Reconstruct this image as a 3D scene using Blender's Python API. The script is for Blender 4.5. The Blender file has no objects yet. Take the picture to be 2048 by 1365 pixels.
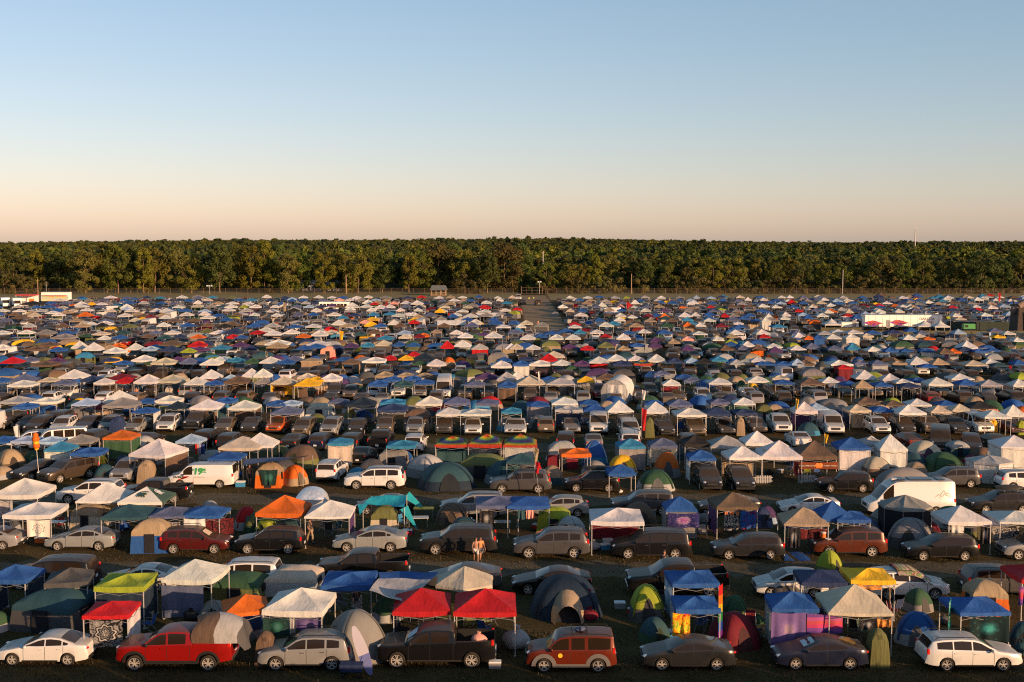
import bpy, math, random
import numpy as np
from mathutils import Vector, Matrix
R = math.radians
random.seed(7)
RNG = np.random.default_rng(11)
scene = bpy.context.scene
# ------------------------------------------------------------------ camera, sky, sun, exposure
CAM_H = 20.0
FPX = 2275.6
HORIZON = 490.0
PITCH = math.atan((682.5 - HORIZON) / FPX)
cam_data = bpy.data.cameras.new('camera')
cam_data.sensor_width = 36.0
cam_data.lens = 36.0 * FPX / 2048.0
cam_data.clip_start = 0.5
cam_data.clip_end = 20000.0
cam = bpy.data.objects.new('camera', cam_data)
cam.location = (0, 0, CAM_H)
cam.rotation_euler = (math.pi / 2 - PITCH, 0, 0)
scene.collection.objects.link(cam)
scene.camera = cam

SUN_AZ = 131.0      # compass-like, degrees clockwise from +Y (camera looks along +Y): behind, to the right
SUN_EL = 10.5
world = bpy.data.worlds.new('World')
scene.world = world
world.use_nodes = True
wn = world.node_tree
bg = wn.nodes['Background']
sky = wn.nodes.new('ShaderNodeTexSky')
sky.sky_type = 'NISHITA'
sky.sun_disc = False
sky.sun_elevation = R(SUN_EL)
sky.sun_rotation = R(SUN_AZ)
sky.altitude = 200
sky.air_density = 1.0
sky.dust_density = 0.8
sky.ozone_density = 4.0
tint = wn.nodes.new('ShaderNodeMix')      # camera white balance of the photograph: one constant gain
tint.data_type = 'RGBA'
tint.blend_type = 'MULTIPLY'
tint.inputs[0].default_value = 1.0
tint.inputs[7].default_value = (2.04, 1.11, 0.86, 1)
wn.links.new(sky.outputs[0], tint.inputs[6])
veil = wn.nodes.new('ShaderNodeMix')      # even airlight of the evening haze, the same in every direction
veil.data_type = 'RGBA'
veil.blend_type = 'ADD'
veil.inputs[0].default_value = 1.0
veil.inputs[7].default_value = (0.10, 0.77, 1.02, 1)
wn.links.new(tint.outputs[2], veil.inputs[6])
wn.links.new(veil.outputs[2], bg.inputs[0])
bg.inputs[1].default_value = 0.096
sun_data = bpy.data.lights.new('sun', 'SUN')
sun_data.energy = 5.0
sun_data.angle = R(0.5)
sun_data.color = (1.0, 0.62, 0.33)
sun = bpy.data.objects.new('sun', sun_data)
sd = Vector((math.sin(R(SUN_AZ)) * math.cos(R(SUN_EL)), math.cos(R(SUN_AZ)) * math.cos(R(SUN_EL)), math.sin(R(SUN_EL))))
sun.rotation_euler = sd.to_track_quat('Z', 'Y').to_euler()
sun.location = (60, -60, 40)
scene.collection.objects.link(sun)
vs = scene.view_settings
vs.view_transform = 'Standard'
vs.look = 'None'
vs.exposure = 0.68
vs.gamma = 1.0
scene.cycles.filter_width = 1.15
scene.cycles.use_denoising = False      # the photograph has a fine grain of its own

# ------------------------------------------------------------------ pixel <-> world helpers (photo pixels, 2048 wide)
CP, SP = math.cos(PITCH), math.sin(PITCH)
def ray(px, py):
    a = (px - 1024.0) / FPX
    b = -(py - 682.5) / FPX
    return Vector((a, CP + b * SP, -SP + b * CP))
def at(px, py, z=0.0):
    d = ray(px, py)
    t = (z - CAM_H) / d.z
    return Vector((d.x * t, d.y * t, z))
def at_y(px, py, y):
    d = ray(px, py)
    t = y / d.y
    return Vector((d.x * t, y, CAM_H + d.z * t))
def scale_at(y, z=0.0):
    """photo pixels per metre at ground distance y and height z"""
    return FPX / (y * CP - (z - CAM_H) * SP)

# ------------------------------------------------------------------ colours (linear)
def srgb(h):
    c = [int(h[i:i + 2], 16) / 255 for i in (0, 2, 4)]
    return tuple(x / 12.92 if x <= 0.04045 else ((x + 0.055) / 1.055) ** 2.4 for x in c)
COL = {
    'W': ('white', (0.60, 0.595, 0.59)), 'C': ('cream', (0.50, 0.44, 0.35)), 'B': ('blue', (0.022, 0.09, 0.31)),
    'N': ('navy', (0.025, 0.042, 0.115)), 'S': ('slate blue', (0.10, 0.12, 0.22)), 'L': ('pale blue', (0.30, 0.42, 0.60)),
    'K': ('sky blue', (0.035, 0.20, 0.38)), 'T': ('teal', (0.026, 0.072, 0.092)), 'G': ('green', (0.035, 0.088, 0.045)),
    'I': ('lime green', (0.27, 0.33, 0.03)), 'Y': ('yellow', (0.75, 0.42, 0.02)), 'O': ('orange', (0.58, 0.125, 0.015)),
    'R': ('red', (0.42, 0.010, 0.015)), 'M': ('maroon', (0.16, 0.012, 0.022)), 'P': ('purple', (0.085, 0.04, 0.13)),
    'E': ('grey', (0.22, 0.21, 0.21)), 'D': ('black', (0.022, 0.021, 0.022)), 'F': ('brown', (0.13, 0.085, 0.06)),
    'A': ('tan', (0.33, 0.245, 0.165)), 'H': ('light grey', (0.36, 0.36, 0.37)), 'Q': ('pink', (0.70, 0.33, 0.27)),
    'V': ('olive green', (0.13, 0.14, 0.05)), 'Z': ('silver', (0.42, 0.42, 0.43)), 'U': ('dark grey', (0.075, 0.075, 0.08)),
    'X': ('rainbow striped', (0.4, 0.2, 0.1)), 'J': ('dark navy', (0.014, 0.028, 0.05)),
}
CARCOL = {
    'W': ('white', (0.62, 0.61, 0.60)), 'Z': ('silver', (0.23, 0.23, 0.235)), 'E': ('grey', (0.062, 0.061, 0.063)), 'D': ('black', (0.007, 0.007, 0.008)),
    'U': ('dark grey', (0.018, 0.018, 0.020)), 'N': ('navy', (0.011, 0.015, 0.034)), 'R': ('red', (0.24, 0.007, 0.006)), 'M': ('maroon', (0.07, 0.009, 0.008)),
    'A': ('dusty tan', (0.125, 0.092, 0.064)), 'F': ('dusty brown', (0.045, 0.031, 0.022)), 'O': ('orange', (0.50, 0.09, 0.015)), 'B': ('blue', (0.03, 0.06, 0.2)),
    'C': ('copper red', (0.115, 0.017, 0.007)), 'G': ('dark green', (0.02, 0.05, 0.03)), 'K': ('brown red', (0.085, 0.022, 0.010)),
}

# ------------------------------------------------------------------ materials
MAT = {}
def new_mat(name):
    m = bpy.data.materials.new(name)
    m.use_nodes = True
    MAT[name] = m
    nt = m.node_tree
    return m, nt, nt.nodes['Principled BSDF']
def N(nt, kind, **kw):
    n = nt.nodes.new(kind)
    for k, v in kw.items():
        setattr(n, k, v)
    return n
def noise(nt, scale, detail=3.0, coord='Object', rough=0.55, stretch=None):
    tc = N(nt, 'ShaderNodeTexCoord')
    nz = N(nt, 'ShaderNodeTexNoise')
    nz.inputs['Scale'].default_value = scale
    nz.inputs['Detail'].default_value = detail
    nz.inputs['Roughness'].default_value = rough
    src = tc.outputs[coord]
    if stretch:
        mp = N(nt, 'ShaderNodeMapping')
        mp.inputs['Scale'].default_value = stretch
        nt.links.new(src, mp.inputs['Vector'])
        src = mp.outputs[0]
    nt.links.new(src, nz.inputs['Vector'])
    return nz
def ramp(nt, fac, stops, interp='LINEAR'):
    r = N(nt, 'ShaderNodeValToRGB')
    r.color_ramp.interpolation = interp
    el = r.color_ramp.elements
    while len(el) > 1:
        el.remove(el[-1])
    el[0].position = stops[0][0]
    el[0].color = (*stops[0][1], 1)
    for p, c in stops[1:]:
        e = el.new(p)
        e.color = (*c, 1)
    nt.links.new(fac, r.inputs[0])
    return r
def mix(nt, a, b, fac, mode='MIX'):
    m = N(nt, 'ShaderNodeMix', data_type='RGBA', blend_type=mode)
    for sock, v in ((m.inputs[6], a), (m.inputs[7], b), (m.inputs[0], fac)):
        if isinstance(v, (int, float)):
            sock.default_value = v
        elif isinstance(v, tuple):
            sock.default_value = (*v, 1)
        else:
            nt.links.new(v, sock)
    return m.outputs[2]
def bump(nt, bsdf, height, strength=0.3, dist=0.05):
    b = N(nt, 'ShaderNodeBump')
    b.inputs['Strength'].default_value = strength
    b.inputs['Distance'].default_value = dist
    nt.links.new(height, b.inputs['Height'])
    nt.links.new(b.outputs[0], bsdf.inputs['Normal'])
    return b
def obj_colour(nt):
    return N(nt, 'ShaderNodeObjectInfo').outputs['Color']
def attr_colour(nt):
    a = N(nt, 'ShaderNodeAttribute')
    a.attribute_name = 'cloth'
    return a.outputs['Color']

def fabric(name, colour_fn, rough=0.75, transl=0.16, wrinkle=0.32):
    m, nt, b = new_mat(name)
    c = colour_fn(nt)
    n1 = noise(nt, 1.3, 4, stretch=(1, 1, 0.6))
    v = ramp(nt, n1.outputs[0], [(0.3, (0.80, 0.79, 0.77)), (0.7, (1.04, 1.03, 1.02))])
    col = mix(nt, c, v.outputs[0], 1.0, 'MULTIPLY')
    nt.links.new(col, b.inputs['Base Color'])
    b.inputs['Roughness'].default_value = rough
    b.inputs['Specular IOR Level'].default_value = 0.25
    n2 = noise(nt, 2.2, 4, rough=0.5, stretch=(1.6, 0.7, 1.0))
    bump(nt, b, n2.outputs[0], wrinkle, 0.18)
    tr = N(nt, 'ShaderNodeBsdfTranslucent')
    nt.links.new(col, tr.inputs[0])
    mx = N(nt, 'ShaderNodeMixShader')
    mx.inputs[0].default_value = transl
    nt.links.new(b.outputs[0], mx.inputs[1])
    nt.links.new(tr.outputs[0], mx.inputs[2])
    nt.links.new(mx.outputs[0], nt.nodes['Material Output'].inputs[0])
    return m
FAB = fabric('fabric', obj_colour)
FAB_ATTR = fabric('fabric_mixed', attr_colour)
def rainbow_src(nt):
    tc = N(nt, 'ShaderNodeTexCoord')
    sp = N(nt, 'ShaderNodeSeparateXYZ')
    nt.links.new(tc.outputs['Object'], sp.inputs[0])
    ab = []
    for i in (0, 1):
        a = N(nt, 'ShaderNodeMath', operation='ABSOLUTE')
        nt.links.new(sp.outputs[i], a.inputs[0])
        ab.append(a.outputs[0])
    mx = N(nt, 'ShaderNodeMath', operation='MAXIMUM')
    nt.links.new(ab[0], mx.inputs[0]); nt.links.new(ab[1], mx.inputs[1])
    dv = N(nt, 'ShaderNodeMath', operation='DIVIDE')
    nt.links.new(mx.outputs[0], dv.inputs[0]); dv.inputs[1].default_value = 1.55
    r = ramp(nt, dv.outputs[0], [(0.0, (0.34, 0.03, 0.02)), (0.14, (0.34, 0.08, 0.01)), (0.24, (0.36, 0.24, 0.02)), (0.34, (0.10, 0.25, 0.03)),
                                 (0.46, (0.02, 0.05, 0.14)), (0.64, (0.04, 0.02, 0.12)), (0.74, (0.04, 0.14, 0.05)), (0.84, (0.30, 0.24, 0.02)), (0.93, (0.36, 0.12, 0.01)), (0.98, (0.36, 0.02, 0.02))])
    return r.outputs[0]
RAINBOW = fabric('rainbow_fabric', rainbow_src)

def dusty(nt, base, amount, dust=(0.105, 0.075, 0.050)):
    """road dust that lies on upward faces, patchy"""
    g = N(nt, 'ShaderNodeNewGeometry')
    sp = N(nt, 'ShaderNodeSeparateXYZ')
    nt.links.new(g.outputs['Normal'], sp.inputs[0])
    up = N(nt, 'ShaderNodeMapRange')
    nt.links.new(sp.outputs[2], up.inputs[0])
    up.inputs[1].default_value = 0.38; up.inputs[2].default_value = 0.95
    up.inputs[3].default_value = 0.0; up.inputs[4].default_value = 1.0
    nz = noise(nt, 2.5, 4)
    pr = N(nt, 'ShaderNodeMapRange')
    nt.links.new(nz.outputs[0], pr.inputs[0])
    pr.inputs[1].default_value = 0.3; pr.inputs[2].default_value = 0.7
    pr.inputs[3].default_value = 0.7 * amount; pr.inputs[4].default_value = 1.1 * amount
    ml = N(nt, 'ShaderNodeMath', operation='MULTIPLY', use_clamp=True)
    nt.links.new(up.outputs[0], ml.inputs[0]); nt.links.new(pr.outputs[0], ml.inputs[1])
    return mix(nt, base, dust, ml.outputs[0]), ml.outputs[0]
def paint(name, colour_fn, amount=0.55, metal=0.15):
    m, nt, b = new_mat(name)
    c, f = dusty(nt, colour_fn(nt), amount)
    nt.links.new(c, b.inputs['Base Color'])
    b.inputs['Metallic'].default_value = metal
    mr = N(nt, 'ShaderNodeMapRange')
    nt.links.new(f, mr.inputs[0])
    mr.inputs[3].default_value = 0.28; mr.inputs[4].default_value = 0.75
    nt.links.new(mr.outputs[0], b.inputs['Roughness'])
    b.inputs['Coat Weight'].default_value = 0.22
    b.inputs['Specular IOR Level'].default_value = 0.28
    b.inputs['Coat Roughness'].default_value = 0.06
    return m
PAINT = paint('car_paint', obj_colour)
PAINT_ATTR = paint('car_paint_mixed', attr_colour, 0.75)
def simple(name, col, rough=0.6, metal=0.0, dust=0.0, spec=0.5, var=0.0):
    m, nt, b = new_mat(name)
    src = col
    if var:
        nz = noise(nt, 4.0, 4)
        r = ramp(nt, nz.outputs[0], [(0.3, tuple(x * (1 - var) for x in col)), (0.7, tuple(min(1, x * (1 + var)) for x in col))])
        src = r.outputs[0]
    if dust:
        src, _ = dusty(nt, src, dust)
    if isinstance(src, tuple):
        b.inputs['Base Color'].default_value = (*src, 1)
    else:
        nt.links.new(src, b.inputs['Base Color'])
    b.inputs['Roughness'].default_value = rough
    b.inputs['Metallic'].default_value = metal
    b.inputs['Specular IOR Level'].default_value = spec
    return m
GLASS = simple('car_glass', (0.018, 0.012, 0.008), 0.10, 0.0, 0.36, 0.28)
TYRE = simple('tyre_rubber', (0.022, 0.020, 0.018), 0.9, 0, 0.5, 0.2)
RIM = simple('rim_metal', (0.46, 0.43, 0.40), 0.35, 0.35, 0.15)
RIM_DARK = simple('rim_dark', (0.03, 0.03, 0.03), 0.5, 0.3, 0.2)
PLASTIC = simple('black_plastic', (0.014, 0.014, 0.014), 0.6, 0, 0.3, 0.25)
GREYPLASTIC = simple('grey_cladding', (0.11, 0.10, 0.10), 0.65, 0, 0.4, 0.4)
CHROME = simple('chrome', (0.6, 0.6, 0.6), 0.2, 0.95)
HEADLIGHT = simple('headlight_glass', (0.55, 0.56, 0.58), 0.12, 0.2, 0.1, 0.8)
TAIL = simple('tail_light_red', (0.50, 0.015, 0.012), 0.2, 0, 0.05, 0.7)
PLATE = simple('plate_white', (0.6, 0.62, 0.65), 0.5)
METAL_W = simple('white_tube', (0.40, 0.39, 0.385), 0.45, 0.1)
METAL_G = simple('grey_tube', (0.25, 0.25, 0.26), 0.45, 0.4)
WOOD = simple('weathered_wood', (0.30, 0.20, 0.12), 0.85, var=0.3)
DARKCLOTH = simple('dark_mesh_cloth', (0.018, 0.018, 0.022), 0.9, spec=0.1, var=0.2)
OCOL = simple('tinted', (0.5, 0.5, 0.5), 0.6)
nt = OCOL.node_tree
nt.links.new(obj_colour(nt), nt.nodes['Principled BSDF'].inputs['Base Color'])
FOIL = simple('silver_foil', (0.75, 0.75, 0.78), 0.28, 0.7)
bump(FOIL.node_tree, FOIL.node_tree.nodes['Principled BSDF'], noise(FOIL.node_tree, 5, 3).outputs[0], 0.8, 0.1)
SKIN = simple('skin', (0.30, 0.15, 0.095), 0.55)
# ------------------------------------------------------------------ mesh builder
class MB:
    def __init__(self):
        self.v = []; self.f = []; self.m = []
    def add(self, verts, faces, mi=0):
        o = len(self.v)
        self.v += [tuple(p) for p in verts]
        self.f += [tuple(i + o for i in f) for f in faces]
        self.m += [mi] * len(faces)
        return self
    def box(self, c, s, rz=0.0, mi=0, taper=1.0):
        hx, hy, hz = s[0] / 2, s[1] / 2, s[2] / 2
        ca, sa = math.cos(rz), math.sin(rz)
        pts = []
        for z in (-1, 1):
            t = taper if z > 0 else 1.0
            for x, y in ((-1, -1), (1, -1), (1, 1), (-1, 1)):
                a, b = x * hx * t, y * hy * t
                pts.append((c[0] + a * ca - b * sa, c[1] + a * sa + b * ca, c[2] + z * hz))
        return self.add(pts, [(0, 3, 2, 1), (4, 5, 6, 7), (0, 1, 5, 4), (1, 2, 6, 5), (2, 3, 7, 6), (3, 0, 4, 7)], mi)
    def tube(self, p0, p1, r0, r1=None, n=6, mi=0, cap=True):
        r1 = r0 if r1 is None else r1
        p0, p1 = Vector(p0), Vector(p1)
        d = (p1 - p0).normalized()
        a = d.orthogonal().normalized(); b = d.cross(a)
        pts = []
        for p, r in ((p0, r0), (p1, r1)):
            for i in range(n):
                t = 2 * math.pi * i / n
                pts.append(p + (a * math.cos(t) + b * math.sin(t)) * r)
        fs = [(i, (i + 1) % n, n + (i + 1) % n, n + i) for i in range(n)]
        if cap:
            fs += [tuple(range(n))[::-1], tuple(range(n, 2 * n))]
        return self.add(pts, fs, mi)
    def grid(self, P, mi=0, loop=False):
        """P: rows of points; faces between neighbouring rows"""
        nr, nc = len(P), len(P[0])
        fs = []
        for i in range(nr - 1):
            for j in range(nc - (0 if loop else 1)):
                k = (j + 1) % nc
                fs.append((i * nc + j, i * nc + k, (i + 1) * nc + k, (i + 1) * nc + j))
        return self.add([p for row in P for p in row], fs, mi)
    def lathe(self, prof, n=16, axis='z', mi=0, c=(0, 0, 0)):
        P = []
        for r, h in prof:
            row = []
            for i in range(n):
                t = 2 * math.pi * i / n
                if axis == 'z':
                    row.append((c[0] + r * math.cos(t), c[1] + r * math.sin(t), c[2] + h))
                else:
                    row.append((c[0] + r * math.cos(t), c[1] + h, c[2] + r * math.sin(t)))
            P.append(row)
        return self.grid(P, mi, True)
    def ball(self, c, r, n=8, k=5, mi=0):
        P = []
        for i in range(k + 1):
            ph = -math.pi / 2 + math.pi * i / k
            P.append([(c[0] + r[0] * math.cos(ph) * math.cos(2 * math.pi * j / n), c[1] + r[1] * math.cos(ph) * math.sin(2 * math.pi * j / n), c[2] + r[2] * math.sin(ph)) for j in range(n)])
        return self.grid(P, mi, True)
    def merge(self, other, mat=None, mi_map=None):
        vs = other.v if mat is None else [tuple(mat @ Vector(p)) for p in other.v]
        o = len(self.v)
        self.v += vs
        self.f += [tuple(i + o for i in f) for f in other.f]
        self.m += [mi_map[i] if mi_map else i for i in other.m]
        return self
    def mesh(self, name, mats, smooth=None):
        me = bpy.data.meshes.new(name)
        me.from_pydata(self.v, [], self.f)
        for m in (mats if isinstance(mats, (list, tuple)) else [mats]):
            me.materials.append(m)
        if any(self.m):
            me.polygons.foreach_set('material_index', self.m)
        if smooth is not None:
            me.polygons.foreach_set('use_smooth', [True] * len(self.f))
            me.update()
            me.set_sharp_from_angle(angle=R(smooth))
        me.update()
        return me

COLL = scene.collection
def ob(name, mesh, parent=None, col=None, loc=None, rz=0.0, scale=None):
    o = bpy.data.objects.new(name, mesh)
    if parent is not None:
        o.parent = parent
    if loc is not None:
        o.location = loc
    if rz:
        o.rotation_euler = (0, 0, rz)
    if scale is not None:
        o.scale = scale
    if col is not None:
        o.color = (*col, 1)
    COLL.objects.link(o)
    return o
THINGS = []
def thing(o, desc, cat, group=None, short=None, label=None, near=False):
    """register a top-level object; its label is written once all neighbours are known"""
    o['category'] = cat
    if group:
        o['group'] = group
    THINGS.append(dict(o=o, desc=desc, cat=cat, short=short or desc, x=o.location.x, y=o.location.y, label=label))
    return o
def empty(name, loc, rz=0.0):
    o = ob(name, None, None, None, loc, rz)
    o.empty_display_size = 0.3
    return o
def structure(o):
    o['kind'] = 'structure'
    return o
def jit(c, a=0.08):
    k = 1 + random.uniform(-a, a)
    return tuple(max(0.004, min(0.85, x * k * (1 + random.uniform(-a, a) * 0.4))) for x in c)

# ------------------------------------------------------------------ vehicles
def lerp_tab(tab, x):
    if x >= tab[0][0]:
        return tab[0][1]
    for (x0, z0), (x1, z1) in zip(tab, tab[1:]):
        if x >= x1:
            t = (x - x0) / (x1 - x0) if x1 != x0 else 1
            return z0 + (z1 - z0) * t
    return tab[-1][1]
SPEC = {
 'sedan': dict(L=4.7, W=1.82, zb=.22, ax=(1.42, -1.36), rw=.325, tumble=.34,
    top=[(2.35,.56),(2.30,.66),(2.18,.74),(1.6,.87),(1.05,.98),(.95,1.0),(.55,1.20),(.15,1.37),(-.1,1.43),(-.5,1.455),(-.95,1.41),(-1.3,1.29),(-1.72,1.13),(-1.8,1.11),(-2.2,1.07),(-2.29,1.0),(-2.35,.62)],
    belt=[(2.3,.70),(.95,.93),(-1.7,1.02),(-2.3,1.0)], ws=(.95,.15), bl=(-.97,-1.70), wins=[(.74,-.20),(-.26,-1.06),(-1.12,-1.38)], doors=[(.85,-.23),(-.23,-1.15)]),
 'coupe': dict(L=4.55, W=1.79, zb=.21, ax=(1.36, -1.34), rw=.325, tumble=.36,
    top=[(2.27,.56),(2.22,.68),(2.05,.78),(1.5,.91),(1.15,.99),(1.05,1.02),(.6,1.25),(.2,1.39),(-.1,1.43),(-.5,1.43),(-.95,1.36),(-1.4,1.22),(-1.85,1.10),(-1.9,1.09),(-2.15,1.06),(-2.22,.98),(-2.27,.62)],
    belt=[(2.3,.74),(1.05,.92),(-1.7,1.04),(-2.3,1.0)], ws=(1.05,.2), bl=(-1.0,-1.83), wins=[(.82,-.18),(-.24,-1.20)], doors=[(.92,-.21),(-.21,-1.15)]),
 'suv': dict(L=4.68, W=1.87, zb=.27, ax=(1.42, -1.36), rw=.365, tumble=.24,
    top=[(2.34,.66),(2.28,.84),(2.12,.95),(1.5,1.07),(1.12,1.12),(.75,1.34),(.42,1.56),(.15,1.65),(-.5,1.69),(-1.4,1.66),(-1.88,1.60),(-1.96,1.55),(-2.2,1.12),(-2.27,1.0),(-2.34,.66)],
    belt=[(2.3,.86),(1.1,1.02),(-1.9,1.14),(-2.3,1.05)], ws=(1.12,.40), bl=(-1.97,-2.19), wins=[(.86,-.06),(-.13,-1.0),(-1.10,-1.72)], doors=[(.95,-.10),(-.10,-1.1)]),
 'large_suv': dict(L=5.0, W=1.98, zb=.28, ax=(1.48, -1.40), rw=.385, tumble=.20,
    top=[(2.5,.70),(2.45,.92),(2.28,1.05),(1.6,1.16),(1.22,1.20),(.9,1.42),(.6,1.64),(.3,1.74),(-.5,1.79),(-1.6,1.77),(-2.12,1.71),(-2.18,1.66),(-2.38,1.16),(-2.44,1.0),(-2.5,.68)],
    belt=[(2.4,.95),(1.2,1.10),(-2.1,1.17),(-2.4,1.1)], ws=(1.22,.58), bl=(-2.19,-2.37), wins=[(.95,.0),(-.08,-1.0),(-1.10,-1.98)], doors=[(1.02,-.04),(-.04,-1.1)]),
 'wagon': dict(L=4.82, W=1.84, zb=.27, ax=(1.42, -1.36), rw=.345, tumble=.27,
    top=[(2.41,.62),(2.34,.80),(2.18,.90),(1.6,1.0),(1.15,1.06),(.75,1.28),(.35,1.50),(.05,1.58),(-.6,1.62),(-1.6,1.58),(-2.0,1.52),(-2.05,1.48),(-2.28,1.10),(-2.35,.98),(-2.41,.62)],
    belt=[(2.3,.82),(1.1,.98),(-1.9,1.08),(-2.3,1.0)], ws=(1.15,.33), bl=(-2.06,-2.27), wins=[(.86,-.08),(-.14,-1.02),(-1.08,-1.85)], doors=[(.95,-.11),(-.11,-1.12)]),
 'hatchback': dict(L=4.3, W=1.79, zb=.22, ax=(1.32, -1.26), rw=.325, tumble=.30,
    top=[(2.15,.60),(2.08,.76),(1.9,.86),(1.4,.98),(1.15,1.04),(.75,1.27),(.35,1.46),(.0,1.53),(-.5,1.54),(-1.2,1.48),(-1.55,1.41),(-1.62,1.36),(-1.95,1.05),(-2.05,.98),(-2.15,.62)],
    belt=[(2.1,.78),(1.1,.96),(-1.5,1.05),(-2.1,1.0)], ws=(1.15,.30), bl=(-1.64,-1.93), wins=[(.86,-.10),(-.16,-.98),(-1.05,-1.40)], doors=[(.95,-.13),(-.13,-1.05)]),
 'boxy_car': dict(L=4.3, W=1.82, zb=.27, ax=(1.32, -1.26), rw=.345, tumble=.13,
    top=[(2.15,.66),(2.10,.90),(1.98,1.02),(1.5,1.12),(1.18,1.16),(1.0,1.34),(.72,1.62),(.5,1.72),(.0,1.78),(-1.2,1.79),(-1.95,1.75),(-2.0,1.70),(-2.06,1.12),(-2.1,1.0),(-2.15,.66)],
    belt=[(2.1,.92),(1.1,1.06),(-2.0,1.08),(-2.1,1.05)], ws=(1.18,.68), bl=(-2.0,-2.055), wins=[(.98,.14),(.02,-.62),(-.78,-1.85)], doors=[(1.05,.08),(.08,-.72)]),
 'minivan': dict(L=5.15, W=2.0, zb=.22, ax=(1.58, -1.46), rw=.35, tumble=.20,
    top=[(2.57,.62),(2.5,.84),(2.3,.98),(1.8,1.08),(1.5,1.14),(1.0,1.42),(.6,1.62),(.3,1.70),(-.5,1.76),(-1.7,1.73),(-2.2,1.67),(-2.26,1.62),(-2.44,1.14),(-2.5,1.0),(-2.57,.64)],
    belt=[(2.5,.86),(1.4,1.03),(-2.1,1.08),(-2.5,1.05)], ws=(1.50,.58), bl=(-2.27,-2.43), wins=[(1.10,.24),(.14,-.86),(-.96,-2.02)], doors=[(1.15,.18),(.18,-.92)]),
 'pickup_truck': dict(L=5.75, W=2.0, zb=.34, ax=(1.92, -1.72), rw=.41, tumble=.22, bed=(-.98, -2.80, .82),
    top=[(2.87,.74),(2.82,1.06),(2.7,1.16),(1.9,1.24),(1.55,1.27),(1.2,1.50),(.85,1.75),(.6,1.85),(.0,1.91),(-.7,1.88),(-.86,1.80),(-.95,1.34),(-1.0,1.34),(-2.8,1.36),(-2.84,1.34),(-2.87,.70)],
    belt=[(2.8,1.08),(1.5,1.18),(-.9,1.26),(-2.87,1.30)], ws=(1.55,.84), bl=(-.87,-.94), wins=[(1.28,.36),(.26,-.62)], doors=[(1.36,.31),(.31,-.82)]),
 'cargo_van': dict(L=5.75, W=2.02, zb=.28, ax=(1.80, -1.64), rw=.37, tumble=.09,
    top=[(2.87,.70),(2.82,.96),(2.68,1.08),(2.2,1.18),(1.9,1.24),(1.55,1.60),(1.25,1.90),(1.0,2.02),(.5,2.08),(-1.5,2.10),(-2.65,2.06),(-2.72,2.0),(-2.80,1.22),(-2.84,1.1),(-2.87,.66)],
    belt=[(2.8,.98),(1.9,1.14),(-2.7,1.18),(-2.85,1.1)], ws=(1.88,1.24), bl=(-2.72,-2.795), wins=[(1.50,.72)], doors=[(1.58,.62)]),
 'passenger_van': dict(L=5.75, W=2.02, zb=.28, ax=(1.80, -1.64), rw=.37, tumble=.09,
    top=[(2.87,.70),(2.82,.96),(2.68,1.08),(2.2,1.18),(1.9,1.24),(1.55,1.60),(1.25,1.90),(1.0,2.02),(.5,2.08),(-1.5,2.10),(-2.65,2.06),(-2.72,2.0),(-2.80,1.22),(-2.84,1.1),(-2.87,.66)],
    belt=[(2.8,.98),(1.9,1.14),(-2.7,1.18),(-2.85,1.1)], ws=(1.88,1.24), bl=(-2.72,-2.795), wins=[(1.50,.72),(.5,-.45),(-.55,-1.5),(-1.6,-2.55)], doors=[(1.58,.62),(.56,-.5)]),
 'camper_van': dict(L=6.9, W=2.02, zb=.28, ax=(2.30, -1.85), rw=.36, tumble=.07,
    top=[(3.45,.66),(3.40,.92),(3.22,1.08),(2.95,1.20),(2.75,1.28),(2.3,1.80),(1.95,2.20),(1.6,2.50),(1.2,2.66),(.5,2.72),(-3.1,2.72),(-3.3,2.66),(-3.36,2.5),(-3.40,1.25),(-3.42,1.1),(-3.45,.62)],
    belt=[(3.4,.96),(2.7,1.18),(-3.3,1.22),(-3.45,1.1)], ws=(2.73,1.97), bl=(-3.362,-3.398), wins=[(2.28,1.45)], doors=[(2.36,1.36)]),
 'delivery_van': dict(L=5.6, W=2.05, zb=.26, ax=(1.85, -1.60), rw=.355, tumble=.08,
    top=[(2.8,.66),(2.75,.92),(2.6,1.10),(2.35,1.20),(2.12,1.28),(1.75,1.66),(1.4,1.98),(1.1,2.10),(.6,2.16),(-2.5,2.16),(-2.65,2.10),(-2.70,2.0),(-2.74,1.25),(-2.77,1.1),(-2.8,.62)],
    belt=[(2.75,.96),(2.1,1.16),(-2.6,1.20),(-2.8,1.1)], ws=(2.10,1.42), bl=(-2.702,-2.738), wins=[(1.66,.85)], doors=[(1.75,.78)]),
}
MATS_CAR = [PAINT, GLASS, PLASTIC, HEADLIGHT, TAIL, TYRE, RIM, RIM_DARK, PLATE, CHROME, GREYPLASTIC]
P_, GL_, PL_, HL_, TL_, TY_, RM_, RD_, PT_, CH_, GP_ = range(11)

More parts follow.
